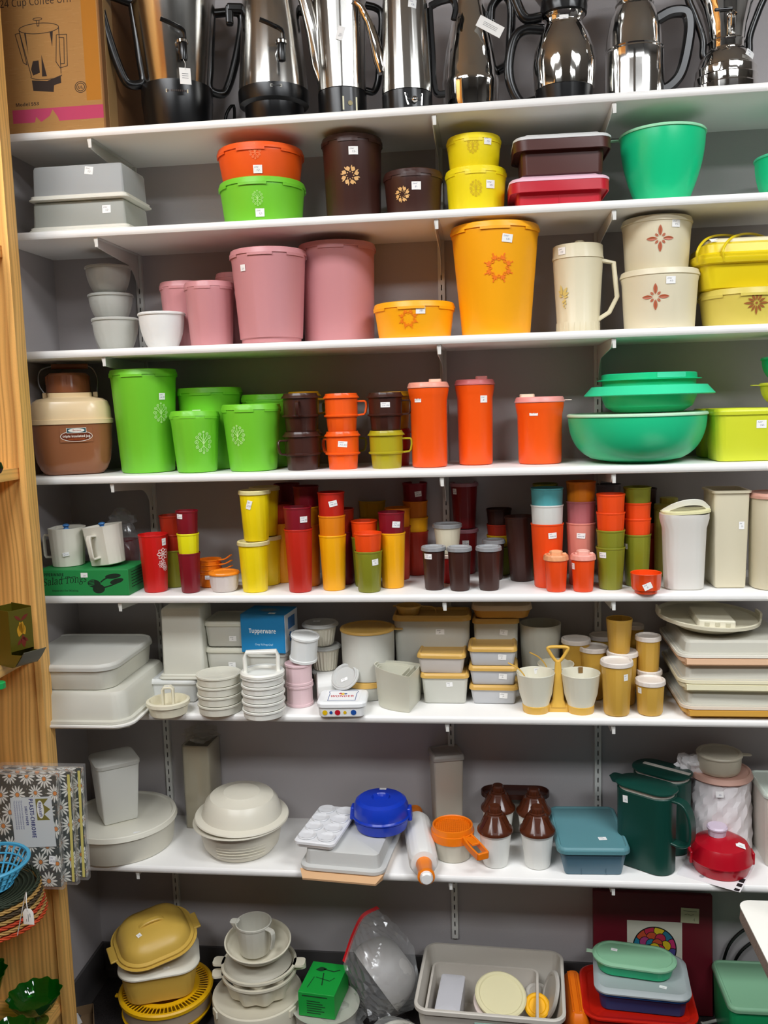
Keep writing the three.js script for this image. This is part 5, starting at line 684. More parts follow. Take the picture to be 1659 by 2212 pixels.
{ const P = [0.1388,0.9073,0.2046,0.119,0.1025,0.1], y = P[1]; const dShape = (s) => { const pts = []; for (let i = 0; i <= 28; i++) { const a = Math.PI * (0.5 + i / 28); pts.push([s * 0.105 * Math.cos(a) + s * 0.035, s * 0.056 * Math.sin(a)]); } for (let i = 1; i < 5; i++) pts.push([s * 0.035, s * (-0.056 + i * 0.0224)]); return pts; };
  ['largest outer cup of the D-shaped frosted measure set', 'middle cup of the D-shaped frosted measure set', 'smallest inner cup of the D-shaped frosted measure set'].forEach((l, i) => { const s = [1, 0.82, 0.66][i], h = [0.098, 0.09, 0.082][i], t = thing('measuring_tub', l, 'measuring cup', P[0] + [0.018, 0.01, 0.004][i], y + 0.0055 * i, P[2] + 0.006, -0.2);
    const loopAt = (yy, k) => dShape(s * k).map(([a, b2]) => [a, yy + (yy > 0.05 ? -a * 0.12 : 0), -b2]).reverse();
    part(t, 'shell', quadMesh([loopAt(0, 0.86), loopAt(0.003, 0.9), loopAt(h - 0.004, 1), loopAt(h, 1.02), loopAt(h, 0.985), loopAt(0.005, 0.88)], true, true, true, 0.5), sheer(0xe6e4d2, 0.5, 0.5)); }); }
{ const A = [0.262,0.9073,0.1531,0.1226,0.0802,0.1], B = [0.2561,1.0067,0.2,0.1231,0.0512,0.1];
  rectBox('square_tub', 'frosted square tub with gold lid and a white sticker', A, 0, { mat: milky2, lidMat: tanLid, cr: 0.014, st: [[0.012, 0.052, 12, 0.016, 0.012, 0.1]] }); rectBox('square_tub', 'shallow frosted square tub with gold lid, set on a deeper one', [B[0], A[1] + A[4] - 0.002, A[2], B[3], B[4] + 0.002, 0.1], 0, { mat: sheer(0xd8d0c8, 0.3, 0.6), lidMat: tanLid, cr: 0.014, turn: -0.05 });
  const D = [0.385,0.9073,0.1527,0.1224,0.0501,0.1], hs = D[4] + 0.0005; ['lowest', 'middle', 'highest'].forEach((l, i) => rectBox('square_tub', l + ' of three stickered frosted tubs with gold lids', [D[0] - 0.001 * i, D[1] + i * (hs - 0.0015), D[2], D[3], hs, 0.1], 0, { mat: sheer(0xcfd0d2, 0.3, 0.6), lidMat: tanLid, cr: 0.014, turn: -0.02, st: [[0.024, 0.024, 12, 0.02, 0.0145, -0.06]] }));
  const E = [0.3919,0.9073,0.075,0.1199,0.1993,0.09], y0 = E[1]; rectBox('square_tub', 'tall frosted tub with gold lid behind the three stickered tubs', [E[0], y0, E[2], E[3], E[4], 0.09], 0, { mat: milky2, lidMat: tanLid, cr: 0.014, st: [[0.02, E[4] - 0.035, 12, 0.02, 0.014, -0.15]] });
  const F = [0.4076,1.109,0.07,0.1546,0.0386,0.1]; rectBox('flat_tub', 'flat ochre tub with cream lid resting high at the back', [F[0], y0 + E[4] + 0.0006, E[2], F[3], 0.034, 0.1], 0, { mat: plastic(0xc08a38, 0.45), lidMat: plastic(0xc8b090, 0.45), cr: 0.03, m: 7, tilt: [0, 0] });
  const G = [0.5066,0.9073,0.075,0.0533,0.1795], t = thing('frosted_bucket', 'frosted open bucket with a gold foot ring at the back', 'bucket', G[0], G[1], 0.075), r = G[3]; part(t, 'body', vessel(r, r, 9, [[0.010, 0.045], [0.006, 0.047], [0, G[4]], [0.002, G[4]], [0.008, 0.05]], 11), sheer(0xd8d6c8, 0.45, 0.55)); part(t, 'gold_ring', vessel(r, r, 9, [[0.008, 0], [0.002, 0.001], [0.002, 0.046], [0.012, 0.047]], 11), plastic(0xc79a40, 0.42)); }
{ // condiment caddy
  const L = [0.4856,0.9073,0.2377,0.0466,0.097], Rr = [0.5931,0.9073,0.2339,0.0471,0.0965], B = [0.5356,0.9197,0.15,0.0464,0.0808], cx = (L[0] + Rr[0]) / 2, z = L[2], y = L[1], dx = (Rr[0] - L[0]) / 2, m = plastic(0xdfb04c, 0.34);
  const t = thing('condiment_caddy', 'gold three-cup condiment caddy with triangular loop handle', 'caddy', cx, y, z); const tr = L[3] * 0.68;
  const well = (x, zz) => moved(vessel(tr, tr, 9, [[0.001, 0], [0, 0.002], [-0.001, 0.018], [0.001, 0.019], [0.004, 0.018], [0.005, 0.005], [9, 0.005]], 10), x, 0, zz);
  part(t, 'base', merge([well(-dx, 0), well(dx, 0), well(0, -0.075), moved(skin([[dx * 0.55, 0.018, 0.01, 0.0], [dx * 0.55, 0.018, 0.01, 0.014], [dx * 0.4, 0.014, 0.01, 0.018]], 5), 0, 0, -0.01), moved(box(0.03, 0.013, 0.06, 0.004), 0, 0.0066, -0.03)]), m);
  const hp = 1.0306 - y; part(t, 'post', skin([[0.021, 0.010, 0.008, 0.012], [0.014, 0.008, 0.007, 0.03], [0.008, 0.0055, 0.005, hp - 0.01], [0.0065, 0.005, 0.004, hp + 0.002]], 5), m);
  part(t, 'loop_handle', tube([[0, hp, 0], [-0.021, hp + 0.026, 0], [-0.024, hp + 0.034, 0], [0, hp + 0.037, 0], [0.024, hp + 0.034, 0], [0.021, hp + 0.026, 0]], 0.0042, 60, 8, true), m);
  const cup = (l, x, zz, r, h) => { const c = thing('condiment_cup', l, 'cup', x, y + 0.0052, zz); part(c, 'body', vessel(r, r, 9, [[r * 0.42, 0], [r * 0.38, 0.001], [r * 0.34, 0.012], [r * 0.15, h * 0.45], [r * 0.03, h - 0.006], [0, h - 0.002], [0.0005, h], [0.002, h - 0.001], [r * 0.05 + 0.002, h - 0.008], [r * 0.17 + 0.002, h * 0.45], [r * 0.38, 0.012], [r * 0.45, 0.005]], 12, 0.5), sheer(0xe4e0cc, 0.12, 0.4)); return c; };
  const c1 = cup('cream condiment cup with a sticker inside its rim', L[0], z, L[3], L[4] - 0.004), c2 = cup('cream condiment cup with a brown notch tab', Rr[0], z, Rr[3], Rr[4] - 0.004); cup('cream condiment cup at the back of the caddy', cx, z - 0.075, L[3] * 0.98, L[4] - 0.004);
  sticker(c1, (u, v) => [u + 0.008, v, -L[3] * 0.93 + (L[4] - v) * 0.12], 0, L[4] - 0.014, 4, 0.019, 0.014, 0.15); part(c2, 'notch_tab', box(0.011, 0.016, 0.0016), plastic(0x8a6a3c, 0.5), 0.004, L[4] - 0.012, -Rr[3] * 0.88);
  const spoon = (l, x, zz, dy) => { const s = thing('condiment_spoon', l, 'spoon', x, y + dy, zz); part(s, 'shaft', strap([[0.02, -0.03, 0], [0.008, 0.0, 0], [-0.008, 0.018, 0], [-0.03, 0.03, 0]], 0.007, 0.0025, [0, 0, 1], 16), m); };
  spoon('gold spoon handle sticking out of the stickered cup', L[0] - L[3] * 0.78, z + 0.01, L[4] - 0.004); spoon('gold spoon handle sticking out of the rear cup', cx - L[3] * 0.75, z - 0.07, L[4] + 0.0); }
{ const g = (l, P, o = {}) => { const t = thing('lidded_cup', l, 'cup', P[0], P[1], P[2]), r = P[3] * 0.94, h = P[4]; const tp = r * (o.tp ?? 0.16);
    part(t, 'body', vessel(r, r, 9, bodyProf(h - 0.004, tp, 0.0018, 0), 11), cupGold);
    if (!o.open) part(t, 'lid', vessel(P[3], P[3], 9, [[0.004, 0], [0, 0], [-0.0004, 0.001], [0, 0.009], [0.0015, 0.011], [0.0045, 0.011], [0.007, 0.007], [0.012, 0.0065], [9, 0.006]], 11), capSheer, 0, h - 0.011, 0);
    if (o.st) sticker(t, onRound(t, r - tp, r, h), ...o.st); return t; };
  g('tall gold cup with pinkish lid and a sticker, in front', [0.6763,0.9073,0.2497,0.0385,0.1326], { st: [0.022, 0.098, 12, 0.011, 0.016, 0.05] });
  const b2 = [0.7006,0.9073,0.1743,0.0381,0.1341]; g('tall gold cup with lid, carrying an open cup', b2); const o = [0.6929,1.0382,0.2,0.0337,0.0866]; g('open gold cup without lid, standing on a lidded one', [o[0], b2[1] + b2[4] - 0.005, b2[2], o[3], o[4] + 0.004], { open: 1, tp: 0.2 });
  g('short gold cup with lid and a side sticker', [0.7553,0.9073,0.2452,0.0355,0.085], { st: [-0.026, 0.062, 12, 0.012, 0.014], tp: 0.12 });
  const lo = [0.7655,0.9073,0.1733,0.0312,0.0871]; g('short gold cup with lid, carrying another lidded cup', lo, { tp: 0.1 }); const up = [0.7623,0.9875,0.17,0.0311,0.0879]; g('gold cup with lid, standing on another lidded cup', [up[0], lo[1] + lo[4] - 0.004, lo[2], up[3], up[4] + 0.002], { tp: 0.12 });
  g('gold cup with lid behind the caddy handle', [0.5941,0.9073,0.11,0.0369,0.1483]); g('gold cup with lid between the caddy and the front cup', [0.6354,0.9073,0.1328,0.0364,0.1342]); g('gold cup with lid, farthest back beside the standard', [0.6679,0.9073,0.045,0.0341,0.141]); g('gold cup with lid in the dark behind the stacked cups', [0.7507,0.9073,0.05,0.0231,0.1694]); }
{ // sheet cake carriers piled up
  const P = [0.9597,0.9073,0.1527,0.2754,0.1855,0.27], w = P[3], d = P[5], H = P[4] / 3, trayC = [0xcf9a3a, 0xe3dcba, 0xe2b996], flC = [0xe6d6c2, 0xe8e0c0, 0xe8e4d6], nm = ['lowest sheet cake carrier, gold tray under a frosted cover', 'middle sheet cake carrier, cream tray under a frosted cover', 'highest sheet cake carrier, peach tray under a frosted cover'];
  for (let i = 0; i < 3; i++) { const t = thing('sheet_cake_carrier', nm[i], 'carrier', P[0] - 0.004 * i, P[1] + i * H, P[2], i === 1 ? -0.02 : 0), tm = plastic(trayC[i], 0.42), h0 = H * 0.4;
    part(t, 'tray', vessel(w / 2 - 0.012, d / 2 - 0.012, 0.02, [[0.008, 0], [0.003, 0.001], [0, h0 * 0.45], [-0.008, h0 * 0.5], [-0.010, h0 * 0.9], [0.004, h0]], 6), tm);
    part(t, 'front_grip', quadMesh([[-w / 2 + 0.014, 0], [w / 2 - 0.014, 0]].map(([x]) => [[x, h0 * 0.42, d / 2 - 0.014], [x * 0.985, h0 * 0.42, d / 2 + 0.004], [x * 0.985, h0 * 0.9, d / 2 + 0.003], [x, h0 * 0.98, d / 2 - 0.014]]), true, true, true, 0.4), tm);
    part(t, 'cover', vessel(w / 2, d / 2, 0.03, [[0.012, h0], [0.002, h0], [0, h0 + 0.002], [0.001, h0 + 0.008], [0.014, h0 + 0.010], [0.018, H - 0.006], [0.024, H - 0.0005], [9, H - 0.0005]], 6), sheer(0xcfccbe, 0.3, 0.5)); part(t, 'cover_rim', vessel(w / 2 + 0.001, d / 2 + 0.001, 0.031, [[0.008, h0 - 0.0004], [0, h0], [0, h0 + 0.007], [0.008, h0 + 0.009]], 6), plastic(flC[i], 0.4)); }
  const Q = [0.9042,1.0791,0.17,0.1208,0.03], y1 = P[1] + P[4], t = thing('colander_platter', 'round cream platter with perforated strainer centre', 'platter', Q[0], y1 + 0.004, 0.16), r = 0.122, m = plastic(0xdcd5bc, 0.4); t.rotation.set(0.05, 0, -0.05);
  part(t, 'dish', vessel(r, r, 9, [[0.07, 0], [0.05, 0.004], [0.015, 0.022], [0.001, 0.026], [0, 0.034], [0.004, 0.035], [0.008, 0.028], [9, 0.026]], 12), m);
  const holes = []; for (let i = -9; i <= 9; i++) for (let j = -9; j <= 9; j++) { const x = i * 11 + (j % 2) * 5.5, z2 = j * 10; if (Math.hypot(x, z2) < 98 && Math.abs(x) > 40) holes.push(disc(x, z2, 2.6, 6)); } printed(t, 'perforations', onTop(0.0262), holes, plastic(0xf0e8cc, 0.5), 0, 0, 0.001);
  for (const s of [-1, 1]) part(t, 'side_grip', curvedBand(r - 0.004, r + 0.001, 0.03, 0.046, s * 1.57 - 0.18, s * 1.57 + 0.18, 6), m);
  const k = part(t, 'insert_block', vessel(0.043, 0.06, 0.006, [[0.002, 0.026], [0, 0.028], [0.001, 0.042], [0.003, 0.044], [9, 0.044]], 4), plastic(0xe6e0ca, 0.4), 0, 0, 0.035); for (const x of [-0.024, 0, 0.024]) part(k, 'notch', box(0.011, 0.010, 0.003, 0.001), plastic(0xc8c2aa, 0.5), x, 0.035, 0.0595); }

// ---------- seventh shelf ----------
{ const P = [-0.6245,0.4991,0.165,0.1487,0.0817], t = canister('cake_keeper', 'very wide flat frosted round keeper', [P[0], P[1], P[2], P[3], P[4]], 0, { mat: sheer(0xe6e2d2, 0.2, 0.5), lidMat: sheer(0xe8e4d4, 0.15, 0.45), tabs: 0, cat: 'container', taper: 0.006 });
  sticker(t, onTop(P[4] - 0.003), 0.085, -0.1, 11, 0.018, 0.011, 0.25);
  const yy = P[1] + P[4] - 0.0035, cn = [-0.6296,0.6578,0.17], hs = 0.074; const q = thing('square_canister', 'frosted square canister standing on the wide flat keeper', 'canister', cn[0], yy, 0.175, 0.62), m = sheer(0xe6e5dc, 0.2, 0.55), h = 0.7484 - yy;
  part(q, 'body', vessel(0.055, 0.055, 0.012, [[0.016, 0], [0.012, 0.003], [0.0105, 0.01], [0.0, h - 0.016], [0.001, h - 0.012]], 6), m);
  part(q, 'lid', vessel(0.058, 0.058, 0.018, [[0.004, 0], [0, 0], [-0.0005, 0.001], [0, 0.009], [0.003, 0.0115], [0.012, 0.013], [0.03, 0.015], [9, 0.016]], 6), m, 0, h - 0.014, 0); }
{ const P = [-0.4467,0.4991,0.0291,0.0794,0.24,0.1], t = thing('wrapped_keeper', 'tall almond keeper wrapped in clear film', 'container', P[0] + 0.012, P[1], P[2], -0.06), [, , , w, h, d] = P;
  part(t, 'keeper', vessel(w / 2, d / 2, 0.008, [[0.003, 0.001], [0.001, 0.004], [0, h - 0.004], [0.003, h], [0.006, h - 0.002], [0.007, 0.01]], 4), plastic(0xc9c1a9, 0.5));
  part(t, 'film_wrap', merge([moved(vessel(w / 2 + 0.002, d / 2 + 0.002, 0.01, [[0.001, 0.0005], [0.0, h * 0.3], [-0.001, h * 0.6], [0, h]], 4), 0, 0, 0), moved(crumple(w * 0.55, 0.018, d * 0.5, 21, 0.2), 0.0, h + 0.02, 0)]), film(0xf2f0ea, 0.88, 0.16)); }
{ const P = [-0.288,0.4991,0.1763,0.1257,0.0853], r = P[3], t = thing('casserole', 'almond round casserole with wide rim and domed lid', 'casserole', P[0], P[1], P[2]), m = plastic(0xe0dac8, 0.35), h = P[4];
  part(t, 'bowl', round([[r * 0.6, 0], [r * 0.66, 0.002], [r * 0.78, 0.02], [r * 0.83, 0.045], [r * 0.85, h - 0.02], [r * 0.87, h - 0.012], [r * 0.98, h - 0.006], [r, h - 0.003], [r * 0.99, h], [r * 0.86, h - 0.002], [r * 0.82, h - 0.012], [r * 0.76, 0.03], [r * 0.6, 0.008]], 14, 0.5), m);
  for (let i = 0; i < 4; i++) part(t, 'band_line', curvedBand(r * 0.8, r * 0.81 + i * 0.0012, 0.022 + i * 0.008, 0.0235 + i * 0.008, -0.4, 0.9, 14), m);
  const l = part(t, 'lid', round([[r * 0.85, 0], [r * 0.97, 0.0015], [r * 0.985, 0.004], [r * 0.97, 0.007], [r * 0.84, 0.012], [r * 0.82, 0.018], [r * 0.76, 0.044], [r * 0.66, 0.058], [r * 0.4, 0.066], [r * 0.38, 0.068], [0.002, 0.07]], 14, 0.5), m, 0.004, h + 0.005, 0, 0.03, 0, -0.045); }
{ // beige serving tray with frosted cover, egg tray and blue container on it
  const P = [-0.0045,0.4991,0.1538,0.2173,0.0464,0.29], zf = 0.335, d = 0.3, w = P[3], x = P[0] + 0.02, t = thing('serving_tray', 'beige tray with frosted cover overhanging the shelf', 'tray', x, P[1], zf - d / 2, -0.1), tm = plastic(0xd9ae82, 0.42), cm = sheer(0xd6d6d2, 0.28, 0.5);
  part(t, 'tray', vessel(w / 2 - 0.006, d / 2 - 0.02, 0.016, [[0.004, 0.0005], [0, 0.003], [-0.002, 0.016], [0.004, 0.018]], 5), tm);
  part(t, 'front_grip', quadMesh([-1, 1].map((s) => [[s * (w / 2 - 0.004), 0.003, d / 2 - 0.024], [s * (w / 2 - 0.016), 0.003, d / 2 + 0.006], [s * (w / 2 - 0.016), 0.008, d / 2 + 0.007], [s * (w / 2 - 0.002), 0.017, d / 2 - 0.022]]), true, true, true, 0.4), tm);
  part(t, 'cover', vessel(w / 2, d / 2 - 0.012, 0.03, [[0.012, 0.018], [0, 0.018], [-0.001, 0.021], [0, 0.026], [0.012, 0.029], [0.016, 0.062], [0.022, 0.066], [9, 0.066]], 6), cm);
  const yt = P[1] + 0.0663; const e = [-0.0539,0.5577,0.2];
  const g = thing('egg_tray', 'white egg tray with eight round hollows', 'egg tray', e[0] + 0.003, yt, 0.205, -0.16), em = plastic(0xe9e9ea, 0.22), ew = 0.108, ed = 0.205;
  part(g, 'lower_tray', vessel(ew / 2 - 0.003, ed / 2 - 0.003, 0.014, [[0.008, 0.0005], [0.003, 0.003], [0, 0.011], [0.003, 0.012]], 5), em);
  part(g, 'upper_tray', vessel(ew / 2, ed / 2, 0.014, [[0.003, 0.0124], [0, 0.0125], [0, 0.019], [0.003, 0.0215], [9, 0.0215]], 5), em);
  for (const sx of [-1, 1]) for (let j = 0; j < 4; j++) part(g, 'egg_hollow', round([[0.021, 0], [0.0235, 0.0018], [0.0225, 0.0042], [0.0205, 0.004], [0.017, 0.0018], [0.010, 0.0006], [0.001, 0.0003]], 8, 0.9), em, sx * 0.026, 0.0214, -0.074 + j * 0.049);
  const b = [0.0879,0.5056,0.16,0.073,0.0424], bx = thing('hinged_case', 'cobalt blue round case with side clasps', 'container', b[0], yt, 0.17, 0), r = b[3], bm = plastic(0x1238b4, 0.28);
  part(bx, 'bottom', round([[r * 0.8, 0.0005], [r * 0.9, 0.003], [r * 0.98, 0.022], [r, 0.03], [r * 0.97, 0.032]], 14), bm);
  const l = part(bx, 'lid', round([[r * 0.97, 0], [r * 1.03, 0.0005], [r * 1.04, 0.004], [r * 1.0, 0.008], [r * 0.97, 0.03], [r * 0.9, 0.042], [r * 0.78, 0.048], [r * 0.34, 0.05], [r * 0.31, 0.047], [r * 0.28, 0.041], [0.001, 0.04]], 14, 0.5), bm, 0, 0.032, 0);
  for (const s of [-1, 1]) part(bx, 'clasp', box(0.012, 0.034, 0.03, 0.004), bm, s * (r * 1.02), 0.04, 0, 0, 0, s * 0.1);
  sticker(l, onTop(0.049), 0.0, r * 0.66, 11, 0.018, 0.01); }
{ const x = 0.1934, t = thing('rolling_pin', 'white rolling pin with orange handles, one end over the edge', 'rolling pin', x - 0.004, SHELF[7] + 0.0365, 0.19, 0), m = plastic(0xf08010, 0.36), wm = sheer(0xe9e7e2, 0.12, 0.4); t.rotation.y = 0.16; const ax = (g) => moved(g, 0, 0, 0, Math.PI / 2);
  part(t, 'barrel', ax(round([[0.02, -0.112], [0.032, -0.11], [0.0365, -0.098], [0.0365, 0.098], [0.032, 0.11], [0.02, 0.112]])), wm);
  for (const s of [-1, 1]) { const h = part(t, 'handle', ax(round([[0.014, 0.11], [0.02, 0.112], [0.0185, 0.13], [0.018, 0.16], [0.021, 0.166], [0.021, 0.172], [0.016, 0.173]], 9)), m, 0, 0, 0, s < 0 ? Math.PI : 0); part(h, 'end_cap', ax(round([[0.016, 0.172], [0.0155, 0.181], [0.012, 0.185], [0.004, 0.1855]], 9)), plastic(0xeceae6, 0.35)); } }
{ const A = [0.2737,0.4991,0.1842,0.0547,0.0599], t = thing('flour_sifter', 'orange strainer with handle set on a frosted jar', 'sifter', A[0], A[1], A[2]), r = A[3], m = plastic(0xee7a08, 0.38);
  const hj = A[4] - 0.004; part(t, 'jar', vessel(r * 0.95, r * 0.95, 9, bodyProf(hj, r * 0.12, 0.002, 0), 11), sheer(0xe2dcca, 0.4, 0.5));
  part(t, 'strainer_ring', vessel(r, r, 9, [[0.003, 0], [0, 0.001], [-0.001, 0.022], [0.001, 0.023], [0.003, 0.036], [0.005, 0.037], [0.007, 0.035], [0.008, 0.024]], 11), m, 0, hj - 0.006, 0);
  const mesh = []; for (let i = -8; i <= 8; i++) { const c = Math.sqrt(Math.max(0, 1 - (i / 9) ** 2)) * (r - 0.008); mesh.push(moved(new THREE.BoxGeometry(0.0012, 0.0012, c * 2), i / 9 * (r - 0.008), 0, 0), moved(new THREE.BoxGeometry(c * 2, 0.0012, 0.0012), 0, 0.0006, i / 9 * (r - 0.008))); }
  part(t, 'mesh', merge(mesh), m, 0, hj + 0.022, 0); part(t, 'mesh_floor', round([[r - 0.007, 0], [r - 0.007, 0.001]], 11), plastic(0xd86804, 0.5), 0, hj + 0.019, 0);
  const hd = part(t, 'handle', merge([strap([[0, 0.006, r * 0.98], [-0.003, 0.0, r + 0.03], [-0.002, -0.006, r + 0.075]], 0.0055, 0.018, [1, 0, 0], 10), moved(strap([[0, 0.006, r * 0.98], [0.003, 0.0, r + 0.03], [0.002, -0.006, r + 0.075]], 0.0055, 0.018, [1, 0, 0], 10), 0.024, 0, 0), moved(box(0.03, 0.018, 0.008, 0.003), 0.012, -0.006, r + 0.075), moved(box(0.02, 0.006, 0.04, 0.002), 0.012, 0.008, r + 0.022)]), m, 0, hj + 0.006, 0, 0, 0.55, 0); }
rectBox('tall_keeper', 'tall grey almond keeper with a lidded square top, behind the sifter', [0.253,0.4991,0.0475,0.0874,0.2275,0.085], 0, { mat: plastic(0xb9b0a0, 0.45), lidMat: plastic(0x9c958c, 0.45), cr: 0.008, turn: 0.25, lidH: 0.014, st: [] });
{ const mk = (l, P, st) => { const t = thing('dressing_shaker', l, 'shaker', P[0], P[1], P[2]), r = P[3], h = P[4], m = plastic(0x4e2412, 0.24);
    part(t, 'cup', vessel(r * 0.93, r * 0.93, 9, bodyProf(h, r * 0.2, 0.002, 0.002), 11), sheer(0xe8e8e2, 0.1, 0.42));
    const c = part(t, 'cap', round([[r * 0.94, 0], [r * 1.03, 0.0008], [r * 1.04, 0.004], [r * 1.02, 0.007], [r * 0.92, 0.011], [r * 0.5, 0.044], [r * 0.42, 0.047]], 11), m, 0, h - 0.003, 0);
    for (let i = 0; i < 6; i++) part(c, 'cone_facet', quadMesh([[0, 0], [1, 0]].map(([q]) => { const a = i * T2 / 6, s = q ? 0.3 : -0.3; const rr = (k, yy) => [r * k * Math.sin(a + s * (yy < 0.02 ? 0.25 : 1)), yy, r * k * Math.cos(a + s * (yy < 0.02 ? 0.25 : 1))]; return [rr(0.87, 0.013), rr(0.92, 0.013), rr(0.6, 0.042), rr(0.5, 0.042)]; }), true, true, true, 0.2), m);
    const k = part(c, 'spout_cap', round([[r * 0.45, 0.045], [r * 0.46, 0.049], [r * 0.36, 0.05], [r * 0.35, 0.062], [r * 0.3, 0.066], [0.001, 0.0665]], 9), m);
    for (let i = 0; i < 14; i++) part(k, 'grip_rib', box(0.0016, 0.012, 0.0016, 0.0005), m, r * 0.355 * Math.sin(i * T2 / 14), 0.056, r * 0.355 * Math.cos(i * T2 / 14));
    if (st) sticker(c, (u, v) => [r * (0.62 - v * 9) * 0.0 + u + r * 0.1, 0.03 + v * 0.6, r * 0.68 - v * 0.7], 0, 0, 7, 0.018, 0.016, 0.5); };
  mk('brown capped white shaker in front, nearer the sifter', [0.3822,0.4991,0.2177,0.0435,0.0909]); mk('brown capped white shaker in front, beside the teal box', [0.487,0.4991,0.2176,0.0441,0.0925]);
  mk('brown capped white shaker in the rear, nearer the sifter', [0.391,0.4991,0.0962,0.0439,0.0916]); mk('brown capped white shaker in the rear with a torn sticker', [0.4838,0.4991,0.1102,0.0444,0.0903], 1);
  const p = [0.437,0.6136,0.03], t = thing('oval_tray', 'dark brown oval tray leaning on the wall behind the shakers', 'tray', p[0], SHELF[7], 0.022), m = plastic(0x3a1a10, 0.35);
  part(t, 'plate', moved(vessel(0.1819 / 2, 0.034, 0.034, [[0.006, 0], [0, 0.002], [0, 0.014], [0.003, 0.015], [0.005, 0.006], [9, 0.006]], 9), 0, 0, 0, 0), m, 0, p[1] - SHELF[7] - 0.008, 0.03); part(t, 'stand', box(0.09, p[1] - SHELF[7] - 0.008, 0.014, 0.004), plastic(0x9a9286, 0.5), 0, (p[1] - SHELF[7] - 0.008) / 2, 0.028); }
{ const P = [0.6164,0.4991,0.1623,0.1641,0.0779,0.2]; const t = rectBox('teal_box', 'slate teal box with recessed lid and a sticker', [P[0], P[1], P[2], P[3] + 0.012, P[4], 0.235], 0, { mat: plastic(0x4d6f80, 0.38), lidMat: plastic(0x5d9097, 0.42), cr: 0.022, m: 7, taper: 0.012, lidOv: 0.006, lidH: 0.016, on: 'top', st: [[0.028, -0.06, 2, 0.02, 0.015, 0.1]], turn: 0.04 });
  for (const x of [-0.03, 0.03]) part(t, 'panel_line', box(0.0012, 0.038, 0.0012, 0.0004), plastic(0x3f5f70, 0.45), x, 0.022, 0.235 / 2 - 0.0158); part(t, 'panel_line', box(0.13, 0.0012, 0.0012, 0.0004), plastic(0x3f5f70, 0.45), 0, 0.042, 0.235 / 2 - 0.0115); }
{ const pit = (l, x, z, hx, hz, h, turn, o = {}) => { const t = thing('pitcher', l, 'pitcher', x, SHELF[7], z, turn), m = plastic(0x0b3d33, 0.36);
    part(t, 'body', vessel(hx, hz, hz * 0.98, [[0.008, 0], [0.002, 0.003], [0.001, h * 0.5], [0, h - 0.018], [0.002, h - 0.016]], 10), m);
    part(t, 'inner_rim', vessel(hx - 0.004, hz - 0.004, hz, [[0.002, h - 0.017], [0, h - 0.017], [0.001, h - 0.007], [0.004, h - 0.006]], 10), plastic(0xd6d0c4, 0.4));
    part(t, 'lid', vessel(hx + 0.003, hz + 0.003, hz, [[0.004, h - 0.006], [0, h - 0.0055], [0, h - 0.002], [0.003, h], [9, h + 0.0005]], 10), m, 0, 0, 0);
    if (o.handle) part(t, 'handle', strap([[hx - 0.006, h - 0.022, 0], [hx + 0.022, h - 0.026, 0], [hx + 0.038, h - 0.05, 0], [hx + 0.044, h - 0.085, 0], [hx + 0.04, h - 0.12, 0], [hx + 0.022, h - 0.132, 0], [hx - 0.008, h - 0.13, 0]], 0.03, 0.006, [0, 0, 1], 30), m);
    if (o.notch) part(t, 'pour_slot', box(hx * 1.7, 0.003, 0.012, 0.001), plastic(0xcfc8bc, 0.45), 0.01, h + 0.0008, -0.004, 0, 0.0, 0); 
    if (o.beak) part(t, 'beak', skin([[0.016, 0.014, 0.008, h - 0.014, -hx, 0], [0.02, 0.016, 0.008, h - 0.001, -hx - 0.002, 0]], 5), m);
    return t; };
  const F = [0.7562,0.4991,0.2153,0.0578,0.2092], B = [0.8206,0.4991,0.11,0.0725,0.1886];
  const t = pit('dark green oval pitcher with a strap handle', F[0], 0.2, 0.074, 0.042, 0.7112 - SHELF[7], -0.62, { handle: 1, beak: 1 }); sticker(t, (u, v) => [u, v, 0.0432], -0.035, 0.7112 - SHELF[7] - 0.035, 11, 0.013, 0.018, 0.05);
  pit('dark green oval pitcher with pour slot, behind the handled one', B[0] - 0.008, 0.098, 0.074, 0.045, 0.7082 - SHELF[7], -0.62, { notch: 1 }); }
